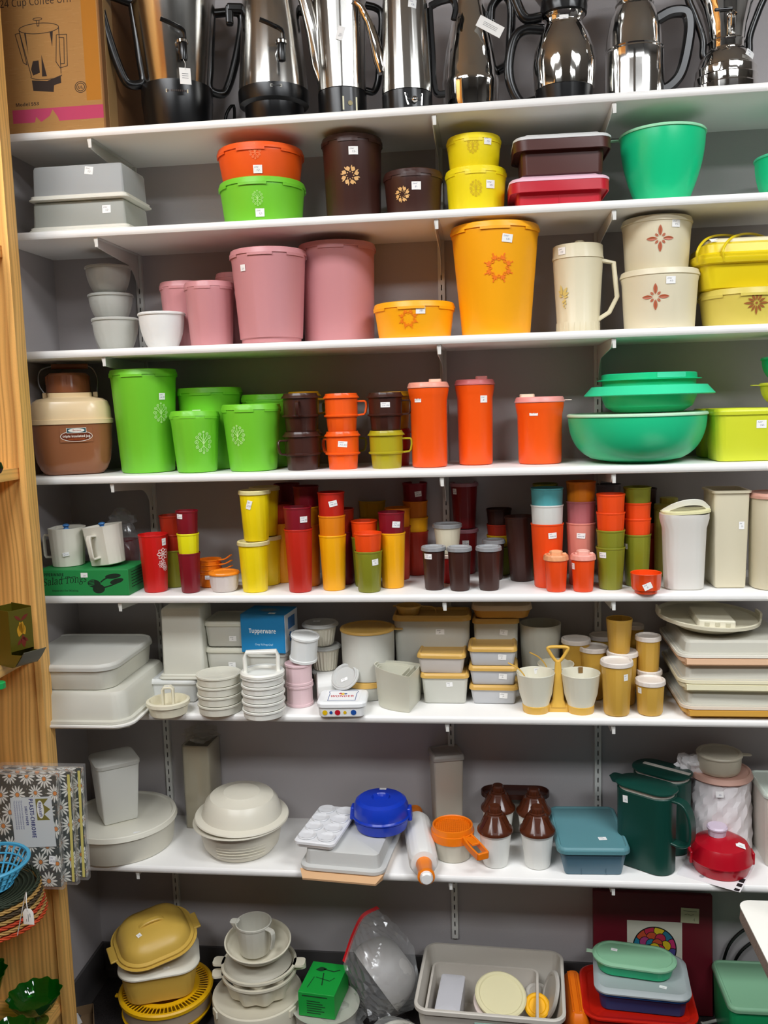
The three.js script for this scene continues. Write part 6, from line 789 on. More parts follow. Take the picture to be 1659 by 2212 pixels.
{ const P = [0.9834,0.4991,0.0692,0.0835,0.1491], L = [0.9614,0.6526,0.08,0.0911,0.0475], x = L[0], z = 0.081, h = 0.703 - SHELF[7], r = 0.078, t = thing('wrapped_canister', 'tall canister with dusty pink lid in a crumpled white bag', 'canister', x, SHELF[7], z), m = plastic(0xd2a594, 0.42);
  part(t, 'body', round([[r * 0.8, 0], [r * 0.84, 0.003], [r * 0.9, h - 0.014], [r * 0.85, h - 0.012]]), sheer(0xe4d2cc, 0.2, 0.5));
  part(t, 'lid', vessel(r, r, 9, lidProf(0.001, 0.014, 0.003), 12), m, 0, h - 0.014, 0);
  const bag = new THREE.CylinderGeometry(r * 0.95, r * 1.0, h - 0.02, 40, 14, true), p = bag.attributes.position; for (let i = 0; i < p.count; i++) { const a = Math.atan2(p.getZ(i), p.getX(i)), yy = p.getY(i), k = 1 + 0.05 * Math.sin(a * 7 + yy * 60) * Math.sin(yy * 47 + a * 3) + 0.03 * Math.sin(a * 13 - yy * 90); p.setX(i, p.getX(i) * k); p.setZ(i, p.getZ(i) * k); }
  part(t, 'bag', merge([moved(toCreasedNormals(bag, 0.5), 0, h / 2 - 0.008, 0), moved(crumple(0.036, 0.03, 0.026, 31, 0.2), -r * 0.93, h + 0.005, 0.0)]), sheer(0xf8f4f4, 0.4, 0.4)); sticker(t, onRound(t, r * 1.04, r * 1.04, h), 0.0, h - 0.035, 14, 0.018, 0.016, 0.1);
  const C2 = [0.9561,0.7192,0.09,0.0577,0.0557]; bowl('small_bowl', 'small almond lidded bowl standing on the pink canister lid', [C2[0], SHELF[7] + h - 0.0025, z + 0.01, C2[3] * 0.97, C2[4] * 0.95], 0, { mat: plastic(0xc9c0aa, 0.42), lidMat: plastic(0xc9c0aa, 0.42), foot: 0.84, bulge: 0.5, tab: 1.45 }); }
{ const P = [0.9333,0.4991,0.212,0.0735,0.0181], t = thing('hinged_case', 'red round lidded case with clear knob cup', 'container', P[0], P[1] + 0.001, P[2]), r = P[3], m = plastic(0xb00c20, 0.26);
  part(t, 'bottom', round([[r * 0.78, 0], [r * 0.86, 0.002], [r * 0.95, 0.02], [r * 0.97, 0.028], [r * 0.94, 0.029]], 14), m);
  part(t, 'lid', round([[r * 0.94, 0], [r * 1.0, 0.0005], [r * 1.01, 0.004], [r * 0.97, 0.012], [r * 0.93, 0.03], [r * 0.84, 0.042], [r * 0.5, 0.056], [r * 0.3, 0.06], [0.001, 0.06]], 14, 0.5), m, 0, 0.029, 0);
  for (const s of [-1, 1]) part(t, 'clasp', box(0.008, 0.03, 0.03, 0.003), m, s * r * 1.0, 0.034, 0);
  part(t, 'knob_cup', round([[r * 0.28, 0], [r * 0.3, 0.015], [r * 0.33, 0.016], [r * 0.34, 0.02], [r * 0.3, 0.024], [r * 0.1, 0.025]], 11), sheer(0xe2cfe0, 0.25, 0.4), -0.01, 0.0885, 0);
  sticker(t, (u, v) => [u + r * 0.5, 0.079 + v * 0.25 - u * 0.3, r * 0.45 - v], 0, 0, 9, 0.022, 0.018, -0.1);
  const s = thing('paper_sheet', 'white printed sheet lying under the red case', 'paper', P[0] - 0.012, SHELF[7], P[2] + 0.005, -0.5); part(s, 'sheet', box(0.15, 0.0008, 0.15, 0.0003), plastic(0xeceaea, 0.7), 0, 0.0005, 0); for (let i = 0; i < 3; i++) part(s, 'printed_bar', box(0.012, 0.0003, 0.02 - i * 0.004, 0.0001), plastic(0x141214, 0.7), 0.066, 0.0011, 0.02 + i * 0.024); printed(s, 'printed_stamp', onTop(0.001), [disc(-0.02, -0.052, 0.006)], plastic(0xa8a8ac, 0.7), 0, 0); }
rectBox('large_keeper', 'white keeper with green-tinted lid at the end of the lowest shelf', [1.0937,0.4991,0.1285,0.1137,0.19,0.16], 0, { mat: plastic(0xd9d4c8, 0.42), lidMat: plastic(0xcfd8cc, 0.4), cr: 0.02, m: 6 });
{ const q = [1.0966,0.6195,0.05,0.0374,0.0981]; bowl('small_bowl', 'dark red bowl at the back of the lowest shelf end', [q[0], SHELF[7], 0.05, 0.04, 0.135], 0x7a0a14, { foot: 0.7, noLid: 1 }); }

// ---------- floor level under the shelves ----------
const butter = plastic(0xd4ae4e, 0.4), corn = plastic(0xeab408, 0.4), bone = plastic(0xd9d2bd, 0.42);
{ const z = 0.19; const A = [-0.5174,0,0.19,0.1255,0.1021], B = [-0.5321,0.0709,0.19,0.1133,0.1228];
  const x = A[0], t = thing('strainer_tub', 'corn yellow tub with slotted strainer rim, beneath the almond lidded bowl', 'tub', x, 0, z), r = A[3], h = A[4];
  part(t, 'lower_bowl', round([[r * 0.6, 0], [r * 0.7, 0.003], [r * 0.95, h * 0.4], [r * 0.96, h * 0.45], [r * 0.7, h * 0.46]]), corn); part(t, 'frosted_band', hoop([[r * 0.86, h * 0.44], [r * 0.93, h * 0.5], [r * 0.95, h - 0.014], [r * 0.9, h - 0.014], [r * 0.9, h * 0.5], [r * 0.83, h * 0.45]]), sheer(0xb8a48c, 0.2, 0.5));
  const ring = part(t, 'strainer_rim', merge([hoop([[r * 0.9, h - 0.014], [r, h - 0.013], [r * 1.01, h - 0.004], [r * 0.98, h], [r * 0.93, h], [r * 0.9, h - 0.004]]), hoop([[r * 0.6, h - 0.005], [r * 0.72, h - 0.005], [r * 0.72, h - 0.002], [r * 0.6, h - 0.002]])]), corn);
  for (let i = 0; i < 64; i++) part(ring, 'strainer_bar', box(0.0028, 0.003, r * 0.22, 0.0008), corn, r * 0.8 * Math.sin(i * T2 / 64), h - 0.004, r * 0.8 * Math.cos(i * T2 / 64), 0, i * T2 / 64);
  part(t, 'tab', box(0.02, 0.006, 0.012, 0.002), corn, -r * 0.95, h - 0.01, r * 0.3);
  const m2 = thing('lidded_bowl', 'ochre bowl with almond white lid, on the strainer tub', 'bowl', B[0], h + 0.0004, z, 0.35), hb = B[4] - 0.01 + (B[1] - h), s = B[3] * 0.92;
  part(m2, 'body', vessel(s * 0.95, s * 0.85, s * 0.5, [[0.02, 0], [0.012, 0.004], [0.004, hb * 0.5], [0, hb - 0.008], [-0.003, hb - 0.006], [-0.003, hb]], 9), butter); part(m2, 'lid', vessel(s * 1.02, s * 0.92, s * 0.55, [[0.004, 0], [-0.001, 0], [-0.001, 0.004], [0.003, 0.009], [0.012, 0.012], [0.018, 0.011], [9, 0.011]], 9), plastic(0xe2ddcc, 0.42), 0, hb, 0); sticker(m2, onTop(hb + 0.0115), 0.02, -s * 0.7, 9, 0.016, 0.009, 0.1);
  const C3 = [-0.5411,0.1822,0.19,0.12,0.0986], y3 = h + hb + 0.0125, q = thing('casserole', 'butter yellow covered casserole tilted on top of the lidded bowl', 'casserole', C3[0], y3 + 0.012, z - 0.004, 0.6), c = C3[3] * 0.8; q.rotation.set(0.2, 0.6, 0.02);
  part(q, 'dish', vessel(c, c * 0.95, c * 0.7, [[0.045, 0], [0.03, 0.004], [0.012, 0.022], [0.004, 0.03], [-0.012, 0.033], [-0.014, 0.037], [0.004, 0.038]], 9), butter); part(q, 'cover', vessel(c * 1.0, c * 0.95, c * 0.7, [[0.0, 0.039], [-0.006, 0.04], [-0.006, 0.043], [0.002, 0.046], [0.006, 0.058], [0.016, 0.072], [0.034, 0.081], [0.06, 0.086], [9, 0.088]], 9, 0.5), butter);
  part(q, 'grip', strap([[-0.034, 0.082, 0], [-0.02, 0.091, 0], [0.02, 0.091, 0], [0.034, 0.082, 0]], 0.014, 0.007, [0, 0, 1], 14), butter); sticker(q, (u, v) => [u - 0.04, 0.0868 + v * 0.12, c * 0.3 - v], 0, 0, 9, 0.012, 0.012, 0.3); for (const s2 of [-1, 1]) part(q, 'side_lug', box(0.03, 0.006, 0.06, 0.003), butter, s2 * (c + 0.012), 0.035, 0); }
{ const z = 0.2, A = [-0.2556,0,0.21,0.1202,0.1132], x = A[0], r = A[3], h = A[4];
  const t = thing('round_carrier', 'bone white round carrier base under the fluted moulds', 'carrier', x, 0, 0.21); part(t, 'body', round([[r * 0.9, 0], [r * 0.96, 0.003], [r, h - 0.01], [r * 0.99, h - 0.002], [r * 0.95, h], [r * 0.88, h - 0.004], [0.001, h - 0.004]], 14), bone); for (const a of [-0.9, 1.1]) part(t, 'latch', box(0.026, 0.02, 0.006, 0.002), bone, r * Math.sin(a), h - 0.016, r * Math.cos(a), 0, a);
  let y = h - 0.0038; const mould = (l, dy, rr, hh, ang) => { const q = thing('fluted_mould', l, 'mould', x + 0.008, y + dy, 0.21, ang); const ring = (yy, s, f) => Array.from({ length: 72 }, (_, i) => { const a = i * T2 / 72; const k = s * (1 + f * Math.cos(a * 9)); return [k * Math.cos(a), yy, k * Math.sin(a)]; });
    part(q, 'shell', quadMesh([ring(0, rr * 0.5, 0.06), ring(0.002, rr * 0.6, 0.07), ring(0.012, rr * 0.75, 0.07), ring(hh - 0.014, rr * 0.9, 0.05), ring(hh - 0.008, rr * 0.93, 0.01), ring(hh - 0.006, rr, 0), ring(hh, rr, 0), ring(hh, rr * 0.93, 0), ring(hh - 0.016, rr * 0.86, 0.05), ring(0.012, rr * 0.7, 0.07)], true, true, true, 0.5), bone); for (const s of [-1, 1]) part(q, 'lug', skin([[0.016, 0.018, 0.01, hh - 0.006], [0.016, 0.018, 0.01, hh]], 4), bone, s * (rr + 0.008), 0, 0); };
  const rr = r * 0.83; mould('lower fluted bone white mould with lugs', 0, rr, 0.07, 0.25); mould('upper fluted bone white mould nested in the lower', 0.02, rr, 0.07, 0.05); y += 0.09;
  const cone = thing('pedestal_bowl', 'grey white footed bowl turned over in the moulds', 'bowl', x + 0.004, y - 0.008, 0.205); part(cone, 'body', round([[rr * 0.86, 0], [rr * 0.9, 0.002], [rr * 0.86, 0.008], [rr * 0.5, 0.018], [rr * 0.42, 0.03], [rr * 0.38, 0.03]], 13), plastic(0xbdb8a8, 0.42));
  const B = [-0.2487,0.213,0.2,0.0876,0.0596], y2 = y + 0.0225; const b2 = thing('wide_bowl', 'bone white wide bowl holding a frosted measuring jug', 'bowl', B[0], y2, 0.21), R = B[3] * 0.97; b2.rotation.set(0.12, 0, -0.05); part(b2, 'body', vessel(R, R, 9, bowlProf(0.042, R, R * 0.45, 0.002, 0.003, 0.8), 13, 0.5), bone);
  const J = [-0.2559,0.2389,0.21,0.0434,0.1182], jg = thing('measuring_jug', 'frosted measuring jug with handle in the wide bowl', 'jug', J[0], y2 + 0.008, 0.215), jr = J[3] * 1.08, jh = 0.085, jm = sheer(0xdcd9cc, 0.42, 0.5); part(jg, 'body', vessel(jr, jr, 9, bodyProf(jh, jr * 0.16, 0.002, 0.001), 11), jm); part(jg, 'spout', skin([[0.006, 0.008, 0.005, jh - 0.02, -jr - 0.0005, 0], [0.012, 0.012, 0.007, jh - 0.001, -jr - 0.004, 0]], 4), jm); part(jg, 'handle', strap([[jr * 0.95, jh - 0.006, 0], [jr + 0.018, jh - 0.008, 0], [jr + 0.022, jh - 0.02, 0], [jr + 0.016, 0.03, 0]], 0.014, 0.004, [0, 0, 1], 14), jm, 0, 0, 0, 0, -0.5, 0); }
{ // bagged plates with a green carton on top
  const p = [-0.0694,0.1176,0.24], t = thing('bagged_platter', 'clear ribbed platter in a crumpled bag under the green carton', 'platter', p[0], 0, 0.22); const hb = 0.0975 - 0.002; part(t, 'platter', merge([round([[0.05, 0], [0.07, 0.004], [0.085, hb - 0.01], [0.09, hb], [0.08, hb - 0.002], [0.001, hb - 0.004]], 12), ...Array.from({ length: 32 }, (_, i) => moved(new THREE.BoxGeometry(0.002, 0.002, 0.05), 0.055 * Math.sin(i * T2 / 32), hb - 0.0035, 0.055 * Math.cos(i * T2 / 32), 0, i * T2 / 32))]), sheer(0xd8d6c8, 0.5, 0.3)); part(t, 'bag', moved(crumple(0.092, 0.05, 0.08, 41, 0.08, 26), 0.01, 0.052, 0.01), film(0xf4f4f2, 0.9, 0.14));
  const q = [-0.074,0.1522,0.28], b = thing('tongs_carton', 'green carton with printed directions, standing by the zip bag', 'box', q[0], hb + 0.0004, 0.215, -0.12), w = 0.098, h = 0.066, d = 0.13; part(b, 'carton', box(w, h, d, 0.0015), plastic(0x0f9a38, 0.55), 0, h / 2, 0); const lines = []; for (let i = 0; i < 6; i++) lines.push([[-26, 12 - i * 6.5], [10 + (i * 7) % 17, 12 - i * 6.5], [10 + (i * 7) % 17, 9.6 - i * 6.5], [-26, 9.6 - i * 6.5]]); lines.push([[-38, 26], [30, 26], [30, 23], [-38, 23]]); printed(b, 'front_lines', onFront(d / 2, d / 2, 1), lines, plastic(0x0a3a1a, 0.7), 0, h / 2, 0.001);
  printed(b, 'top_print', onTop(h), [petal(-0.03, 0.03, 0.3, 0.03, 0.018), stroke([[-0.01, 0.036], [0.02, 0.03], [0.035, 0.04]], 0.004), stroke([[-0.005, 0.02], [0.005, -0.03]], 0.003), stroke([[-0.02, 0.0], [0.02, -0.01], [0.03, 0.005]], 0.0025), stroke([[-0.03, -0.045], [-0.025, 0.0]], 0.002)], plastic(0x0a3a1a, 0.7), 0, 0); }
{ // zip bag with a frosted bowl
  const a = [0.0676,0.3217,0.14], b = [-0.0201,0.2,0.2], o = [0.0926,0.1765,0.2], t = thing('zip_bag', 'clear zip bag with a red closure holding a frosted bowl', 'plastic bag', o[0], 0, 0.17); const L = (p) => [p[0] - o[0], p[1], p[2] - 0.17];
  const c1 = [0.1602,0.2066,0.12], c2 = [0.1763,0.102,0.2], c3 = [0.0484,0.0569,0.22]; const zip = [L(b), L([0.0048,0.2647,0.17]), L([0.0282,0.3023,0.15]), L(a)];
  part(t, 'zip_closure', strap(zip, 0.011, 0.0022, [0.75, -0.35, 0.5], 24), plastic(0xc8101c, 0.35));
  const rows = []; const bot = [L(c3), L([0.1077,0.0588,0.2]), L(c2), L(c1)]; const zc = new THREE.CatmullRomCurve3(zip.map((p) => new THREE.Vector3(...p))), bc = new THREE.CatmullRomCurve3(bot.map((p) => new THREE.Vector3(...p)));
  for (const sgn of [1, -1]) { const sheet = []; for (let i = 0; i <= 16; i++) { const u = zc.getPoint(i / 16), v = bc.getPoint(i / 16), row = []; for (let j = 0; j <= 14; j++) { const k = j / 14, q = u.clone().lerp(v, k); q.z += sgn * (0.085 * Math.sin(Math.PI * k) * Math.sin(Math.PI * Math.min(0.95, 0.08 + i / 17)) + 0.004 * Math.sin(i * 2.1 + j * 1.7)) + 0.01; q.y = Math.max(q.y, 0.003); row.push([q.x, q.y, q.z]); } sheet.push(row); } rows.push(quadMesh(sheet, false, false, false, 0.3)); }
  part(t, 'bag', merge(rows), film(0xf6f6f6, 0.92, 0.12)); 
  const bw = part(t, 'bowl_inside', vessel(0.094, 0.094, 9, bowlProf(0.1, 0.094, 0.045, 0.002, 0.004, 0.6), 12, 0.5), sheer(0xd4d0cc, 0.75, 0.45), ...L([0.1316,0.1849,0.13])); bw.quaternion.setFromUnitVectors(new THREE.Vector3(0, 1, 0), new THREE.Vector3(-0.72, -0.5, 0.42).normalize());
  const dash = []; for (let i = 0; i < 7; i++) dash.push(disc(0, i * 0.011, 0.0035, 4)); printed(t, 'bag_print', (u, v) => { const p = L([0.0782,0.2673,0.26]); return [p[0] + u + v * 0.35, p[1] + v, p[2]]; }, dash, plastic(0xf2f2f2, 0.5), 0, -0.04); }
{ const p = [0.1201,0.1261,0.3], t = thing('crumpled_bag', 'white lids lying in a crumpled clear bag in front of the zip bag', 'plastic bag', p[0], 0, 0.3); part(t, 'lids', merge([moved(round([[0.063, 0], [0.067, 0.004], [0.06, 0.012], [0.001, 0.012]]), 0, 0.03, 0, 0.15), moved(round([[0.06, 0], [0.064, 0.004], [0.056, 0.01], [0.001, 0.01]]), 0.01, 0.055, 0, 0.2, 0, 0.05)]), sheer(0xe4e0d4, 0.25, 0.5)); part(t, 'bag', moved(crumple(0.078, 0.045, 0.075, 51, 0.1, 26), 0, 0.05, 0), film(0xf6f6f4, 0.9, 0.12)); }
{ // bargain bin
  const t = thing('bargain_bin', 'open frosted bin of loose lids with a price card', 'bin', 0.366, 0, 0.195, -0.05), w = 0.375, d = 0.285, h = 0.168, m = sheer(0xd9d2c6, 0.22, 0.5);
  part(t, 'tub', vessel(w / 2 - 0.006, d / 2 - 0.006, 0.03, [[0.03, 0], [0.024, 0.004], [0.02, 0.012], [0.002, h - 0.014], [-0.006, h - 0.012], [-0.0065, h - 0.002], [-0.004, h], [0.002, h], [0.005, h - 0.012], [0.024, 0.014]], 7), m);
  const card = part(t, 'price_card', box(0.07, 0.035, 0.0012, 0.0005), plastic(0x9dbcae, 0.7), 0.0, h - 0.042, d / 2 - 0.003, -0.1); printed(card, 'card_writing', (u, v) => [u, v, 0.0009], [stroke([[-0.02, 0.008], [-0.027, 0.006], [-0.026, 0.001], [-0.02, -0.002], [-0.021, -0.008], [-0.028, -0.009]], 0.002), stroke([[-0.024, 0.013], [-0.024, -0.013]], 0.0016), stroke([[-0.012, 0.01], [-0.012, -0.01]], 0.002)], plastic(0x1c1c20, 0.7), 0, 0);
  const inn = thing('inner_keeper', 'smaller frosted open keeper set inside the bargain bin', 'container', 0.345, 0.0145, 0.19, -0.05); part(inn, 'shell', vessel(0.14, 0.105, 0.02, [[0.012, 0], [0.008, 0.003], [0.001, 0.11], [-0.003, 0.111], [-0.003, 0.116], [0.003, 0.116], [0.012, 0.01]], 6), sheer(0xdcd4c8, 0.3, 0.5));
  const wb = [0.2531,0.1648,0.2], k1 = thing('butter_keeper', 'oblong pale keeper standing in the bargain bin', 'container', wb[0] + 0.006, 0.026, 0.195, -0.08); part(k1, 'body', vessel(0.032, 0.075, 0.008, [[0.004, 0], [0.002, 0.004], [0, 0.098], [0.004, 0.1], [9, 0.1]], 5), sheer(0xd8d6da, 0.25, 0.45));
  const disk = (l, x, y, z, r, col, rx, rz, o = {}) => { const q = thing('loose_lid', l, 'lid', x, y, z); q.rotation.set(rx, 0, rz); part(q, 'disc', skin([[r - 0.004, r * (o.k ?? 1) - 0.004, 9, 0], [r + 0.001, r * (o.k ?? 1) + 0.001, 9, 0.0005], [r + 0.001, r * (o.k ?? 1) + 0.001, 9, 0.006], [r - 0.003, r * (o.k ?? 1) - 0.003, 9, 0.009], [r - 0.009, r * (o.k ?? 1) - 0.009, 9, 0.009], [r - 0.012, r * (o.k ?? 1) - 0.012, 9, 0.006]], 12), o.mat ?? plastic(col, 0.42)); if (o.tab) part(q, 'tab', skin([[0.012, 0.012, 0.008, 0.001], [0.012, 0.012, 0.008, 0.003]], 4), o.mat ?? plastic(col, 0.42), -r * 0.3, 0, r * 1.0); return q; };
  const q1 = [0.3897,0.1457,0.2], q2 = [0.4834,0.1311,0.2], q3 = [0.5285,0.1705,0.15];
  disk('cream round lid with pull tab, on top in the bargain bin', q1[0], 0.124, 0.2, 0.066, 0xe2d9ae, 0.35, -0.12, { tab: 1 }); disk('pale pink lid beneath the cream one in the bargain bin', q1[0] - 0.008, 0.105, 0.205, 0.062, 0xe0cfc6, 0.3, -0.1);
  disk('bright yellow round lid in the bargain bin', q2[0], 0.103, 0.205, 0.032, 0xf6b406, 0.55, 0.0); disk('frosted oval lid leaning on the bin wall', q3[0] - 0.006, 0.125, 0.185, 0.058, 0, 0.35, 1.25, { mat: sheer(0xc8c2b8, 0.35, 0.5), k: 0.9 }); disk('small clear lid at the back of the bargain bin', q2[0] + 0.004, 0.085, 0.13, 0.03, 0, 0.3, 0, { mat: sheer(0xd6d0c6, 0.35, 0.5) }); disk('pale pink lid low in the bargain bin corner', q2[0] + 0.01, 0.06, 0.255, 0.04, 0xe6cabc, 0.2, 0.15); }
{ // orange and red dishes, blue box, jade oval, maroon board
  const q = [0.5846,0.1364,0.2], t = thing('orange_lid', 'orange ribbed lid standing against the bargain bin', 'lid', q[0] + 0.01, 0, 0.2); part(t, 'panel', vessel(0.032, 0.105, 0.03, [[0.002, 0], [-0.002, 0.001], [-0.002, 0.006], [0.002, 0.008], [0.004, q[1] - 0.03], [0.01, q[1] - 0.01], [0.018, q[1]], [9, q[1] + 0.001]], 6), plastic(0xe8720a, 0.42), -0.012, 0, -0.015); for (const k of [-0.012, 0.006]) part(t, 'rib', box(0.006, 0.004, 0.16, 0.0018), plastic(0xd86404, 0.42), -0.012 + k, q[1] + 0.001, -0.015);
  const R = [0.7416,0,0.17,0.2615,0.194,0.2]; const rd = thing('red_dish', 'glossy red dish with a rolled rim under the blue box', 'dish', R[0] - 0.004, 0, 0.182, -0.05), rw = 0.27, rh = 0.138; part(rd, 'body', vessel(rw / 2, 0.105, 0.04, [[0.03, 0], [0.022, 0.004], [0.006, rh - 0.012], [-0.006, rh - 0.006], [-0.006, rh - 0.002], [-0.001, rh], [0.01, rh - 0.003], [0.014, rh - 0.006], [9, rh - 0.006]], 7), plastic(0xc01c0c, 0.3));
  const B = [0.752,0.1378,0.165,0.2235,0.0434,0.19], y1 = rh - 0.0055, bb = thing('blue_box', 'navy blue box with bluish grey lid and a sticker', 'container', B[0] - 0.004, y1, 0.178, -0.09), bw = 0.232, bd = 0.18, bh = 0.058; part(bb, 'body', vessel(bw / 2 - 0.004, bd / 2 - 0.004, 0.03, [[0.016, 0], [0.01, 0.003], [0.004, bh - 0.016], [-0.004, bh - 0.012], [-0.004, bh - 0.006], [0.002, bh - 0.004]], 7), plastic(0x123a6c, 0.36)); part(bb, 'lid', vessel(bw / 2, bd / 2, 0.034, [[0.004, 0], [-0.002, 0], [-0.0025, 0.004], [0.002, 0.009], [0.010, 0.012], [0.016, 0.010], [9, 0.010]], 7), sheer(0xa9b2b2, 0.12, 0.45), 0, bh - 0.006, 0); sticker(bb, onTop(bh + 0.0045), 0.05, -0.055, 11, 0.018, 0.011, -0.25);
  const J = [0.7305,0.1949,0.15,0.2235,0.0569,0.1], y2 = y1 + bh + 0.0065, jd = thing('oval_keeper', 'jade green oval keeper with milky green lid and tab', 'container', J[0] + 0.002, y2, 0.172, -0.16), jw = 0.212; part(jd, 'body', vessel(jw / 2 - 0.006, 0.05, 0.05, [[0.014, 0], [0.008, 0.003], [0.001, 0.03], [0, 0.034], [0.003, 0.034]], 10), plastic(0x1fb57c, 0.36)); const jl = part(jd, 'lid', vessel(jw / 2 - 0.002, 0.054, 0.054, [[0.004, 0], [-0.001, 0], [-0.001, 0.004], [0.003, 0.008], [0.008, 0.009], [0.012, 0.006], [9, 0.006]], 10), sheer(0x86b893, 0.15, 0.45), 0, 0.032, 0); part(jl, 'tab', box(0.02, 0.002, 0.014, 0.0008), sheer(0x9cb89c, 0.15, 0.45), -jw / 2 - 0.004, 0.003, 0); sticker(jd, onTop(0.0385), -0.05, 0.012, 9, 0.016, 0.011, -0.1);
  const g = thing('art_board', 'maroon board with a round mosaic print, leaning on the wall', 'board', 0.799, 0, 0.062), gw = 0.315, gh = 0.325; g.rotation.set(-0.13, 0, -0.012); part(g, 'panel', box(gw, gh, 0.018, 0.003), plastic(0x66091c, 0.5), 0, gh / 2 + 0.002, 0);
  const [c, x] = canvas(512, 512); x.fillStyle = '#d9d6c4'; x.fillRect(0, 0, 512, 512); x.save(); x.beginPath(); x.arc(256, 256, 200, 0, T2); x.clip(); x.fillStyle = '#b0407c'; x.fillRect(0, 0, 512, 512); const pal = ['#2a8a4a', '#b0407c', '#1f7f9c', '#c8502c', '#c02848', '#e0c020', '#27708c', '#c8306c', '#4a4a8c']; x.lineWidth = 6; x.strokeStyle = '#141414'; let n = 0; for (const [k, rad] of [[12, 172], [8, 105], [5, 48], [1, 0]]) for (let i = 0; i < k; i++) { const a = i * T2 / k + rad; x.fillStyle = rad ? pal[n++ % 9] : '#e0c020'; x.beginPath(); x.arc(256 + rad * Math.cos(a), 256 + rad * Math.sin(a), 50, 0, T2); x.fill(); x.stroke(); } x.restore(); x.lineWidth = 10; x.beginPath(); x.arc(256, 256, 200, 0, T2); x.stroke();
  part(g, 'print', patch((u, v) => [u, v, 0.0096], 0.005, gh * 0.55, 0.145, 0.145, 0, [0, 0, 1, 1], 1), new THREE.MeshStandardMaterial({ map: texOf(c), roughness: 0.55 }));
  const nt = part(g, 'paper_note', box(0.048, 0.04, 0.0006, 0.0002), plastic(0xcfcba8, 0.75), 0.098, gh * 0.835, 0.0102, 0, 0, -0.03); printed(nt, 'note_writing', (u, v) => [u, v, 0.0006], [stroke([[-0.018, 0.012], [0.018, 0.012]], 0.0012), stroke([[-0.014, 0.002], [-0.006, 0.004], [0.002, 0.001], [0.01, 0.004]], 0.001), stroke([[0.008, -0.012], [0.012, -0.006], [0.012, -0.014]], 0.001)], plastic(0x6a6a5c, 0.8), 0, 0); }
{ const P = [1.0551,0,0.12,0.2089,0.2059,0.2]; rectBox('green_keeper', 'jade green square keeper with milky lid under the table', [P[0], 0, 0.15, P[3], 0.1565, 0.2], 0, { mat: plastic(0x189a5c, 0.36), lidMat: sheer(0x86b893, 0.12, 0.45), cr: 0.022, m: 6, lidH: 0.014 });
  const ca = [1.013,0.1198,0.05]; const cb = thing('cable', 'pair of black cables looping up behind the green keeper', 'cable', ca[0], 0, 0.022); for (const [a, s] of [[0, 1], [0.026, 0.86]]) part(cb, 'wire', tube([[-0.02 + a, 0.005, 0.004], [-0.024 + a, 0.1, 0], [0.0 + a, 0.19 * s, 0], [0.06 + a, 0.245 * s, 0], [0.12 + a, 0.27 * s, 0], [0.16 + a, 0.2, 0], [0.18 + a, 0.005, 0.004]], 0.0042, 60), plastic(0x0a0a0b, 0.35));
  const pc = [0.977,0.0817]; const pg = thing('white_peg', 'small white plastic peg lying on the carpet', 'peg', pc[0], 0.005, pc[1], 0.4); part(pg, 'rod', moved(round([[0.002, 0], [0.0042, 0.001], [0.0042, 0.06], [0.006, 0.061], [0.006, 0.066], [0.002, 0.067]], 6), 0, 0, 0, 0, 0, 1.57), plastic(0xdedad2, 0.4)); }
{ // counter table whose corner juts into view
  const t = thing('display_table', 'white laminate table with a chipped particle board edge', 'table', 1.19, 0, 1.23), m = plastic(0xeae8e0, 0.35), w = 0.7, d = 1.06, ty = 0.7; const chip = noiseCanvas(256, 64, () => { const v = 0.75 + rnd() * 0.35; return [150 * v, 132 * v, 120 * v]; });
  part(t, 'core', vessel(w / 2, d / 2, 0.025, [[0.0, ty - 0.03], [-0.001, ty - 0.026], [0.0005, ty - 0.012], [-0.0005, ty - 0.003]], 6), new THREE.MeshStandardMaterial({ map: wrap(texOf(chip), 6, 20), roughness: 0.9 })); part(t, 'laminate', vessel(w / 2, d / 2, 0.025, [[0.001, ty - 0.003], [-0.0005, ty - 0.0028], [-0.0005, ty - 0.0004], [0.001, ty], [9, ty]], 6), m); for (const [sx, sz] of [[1, 1], [1, -1], [-0.25, 1], [0.3, -1]]) part(t, 'leg', box(0.04, ty - 0.03, 0.04, 0.004), plastic(0x9a9894, 0.4, { metalness: 0.5 }), sx * (w / 2 - 0.06), (ty - 0.03) / 2, sz * (d / 2 - 0.08)); }

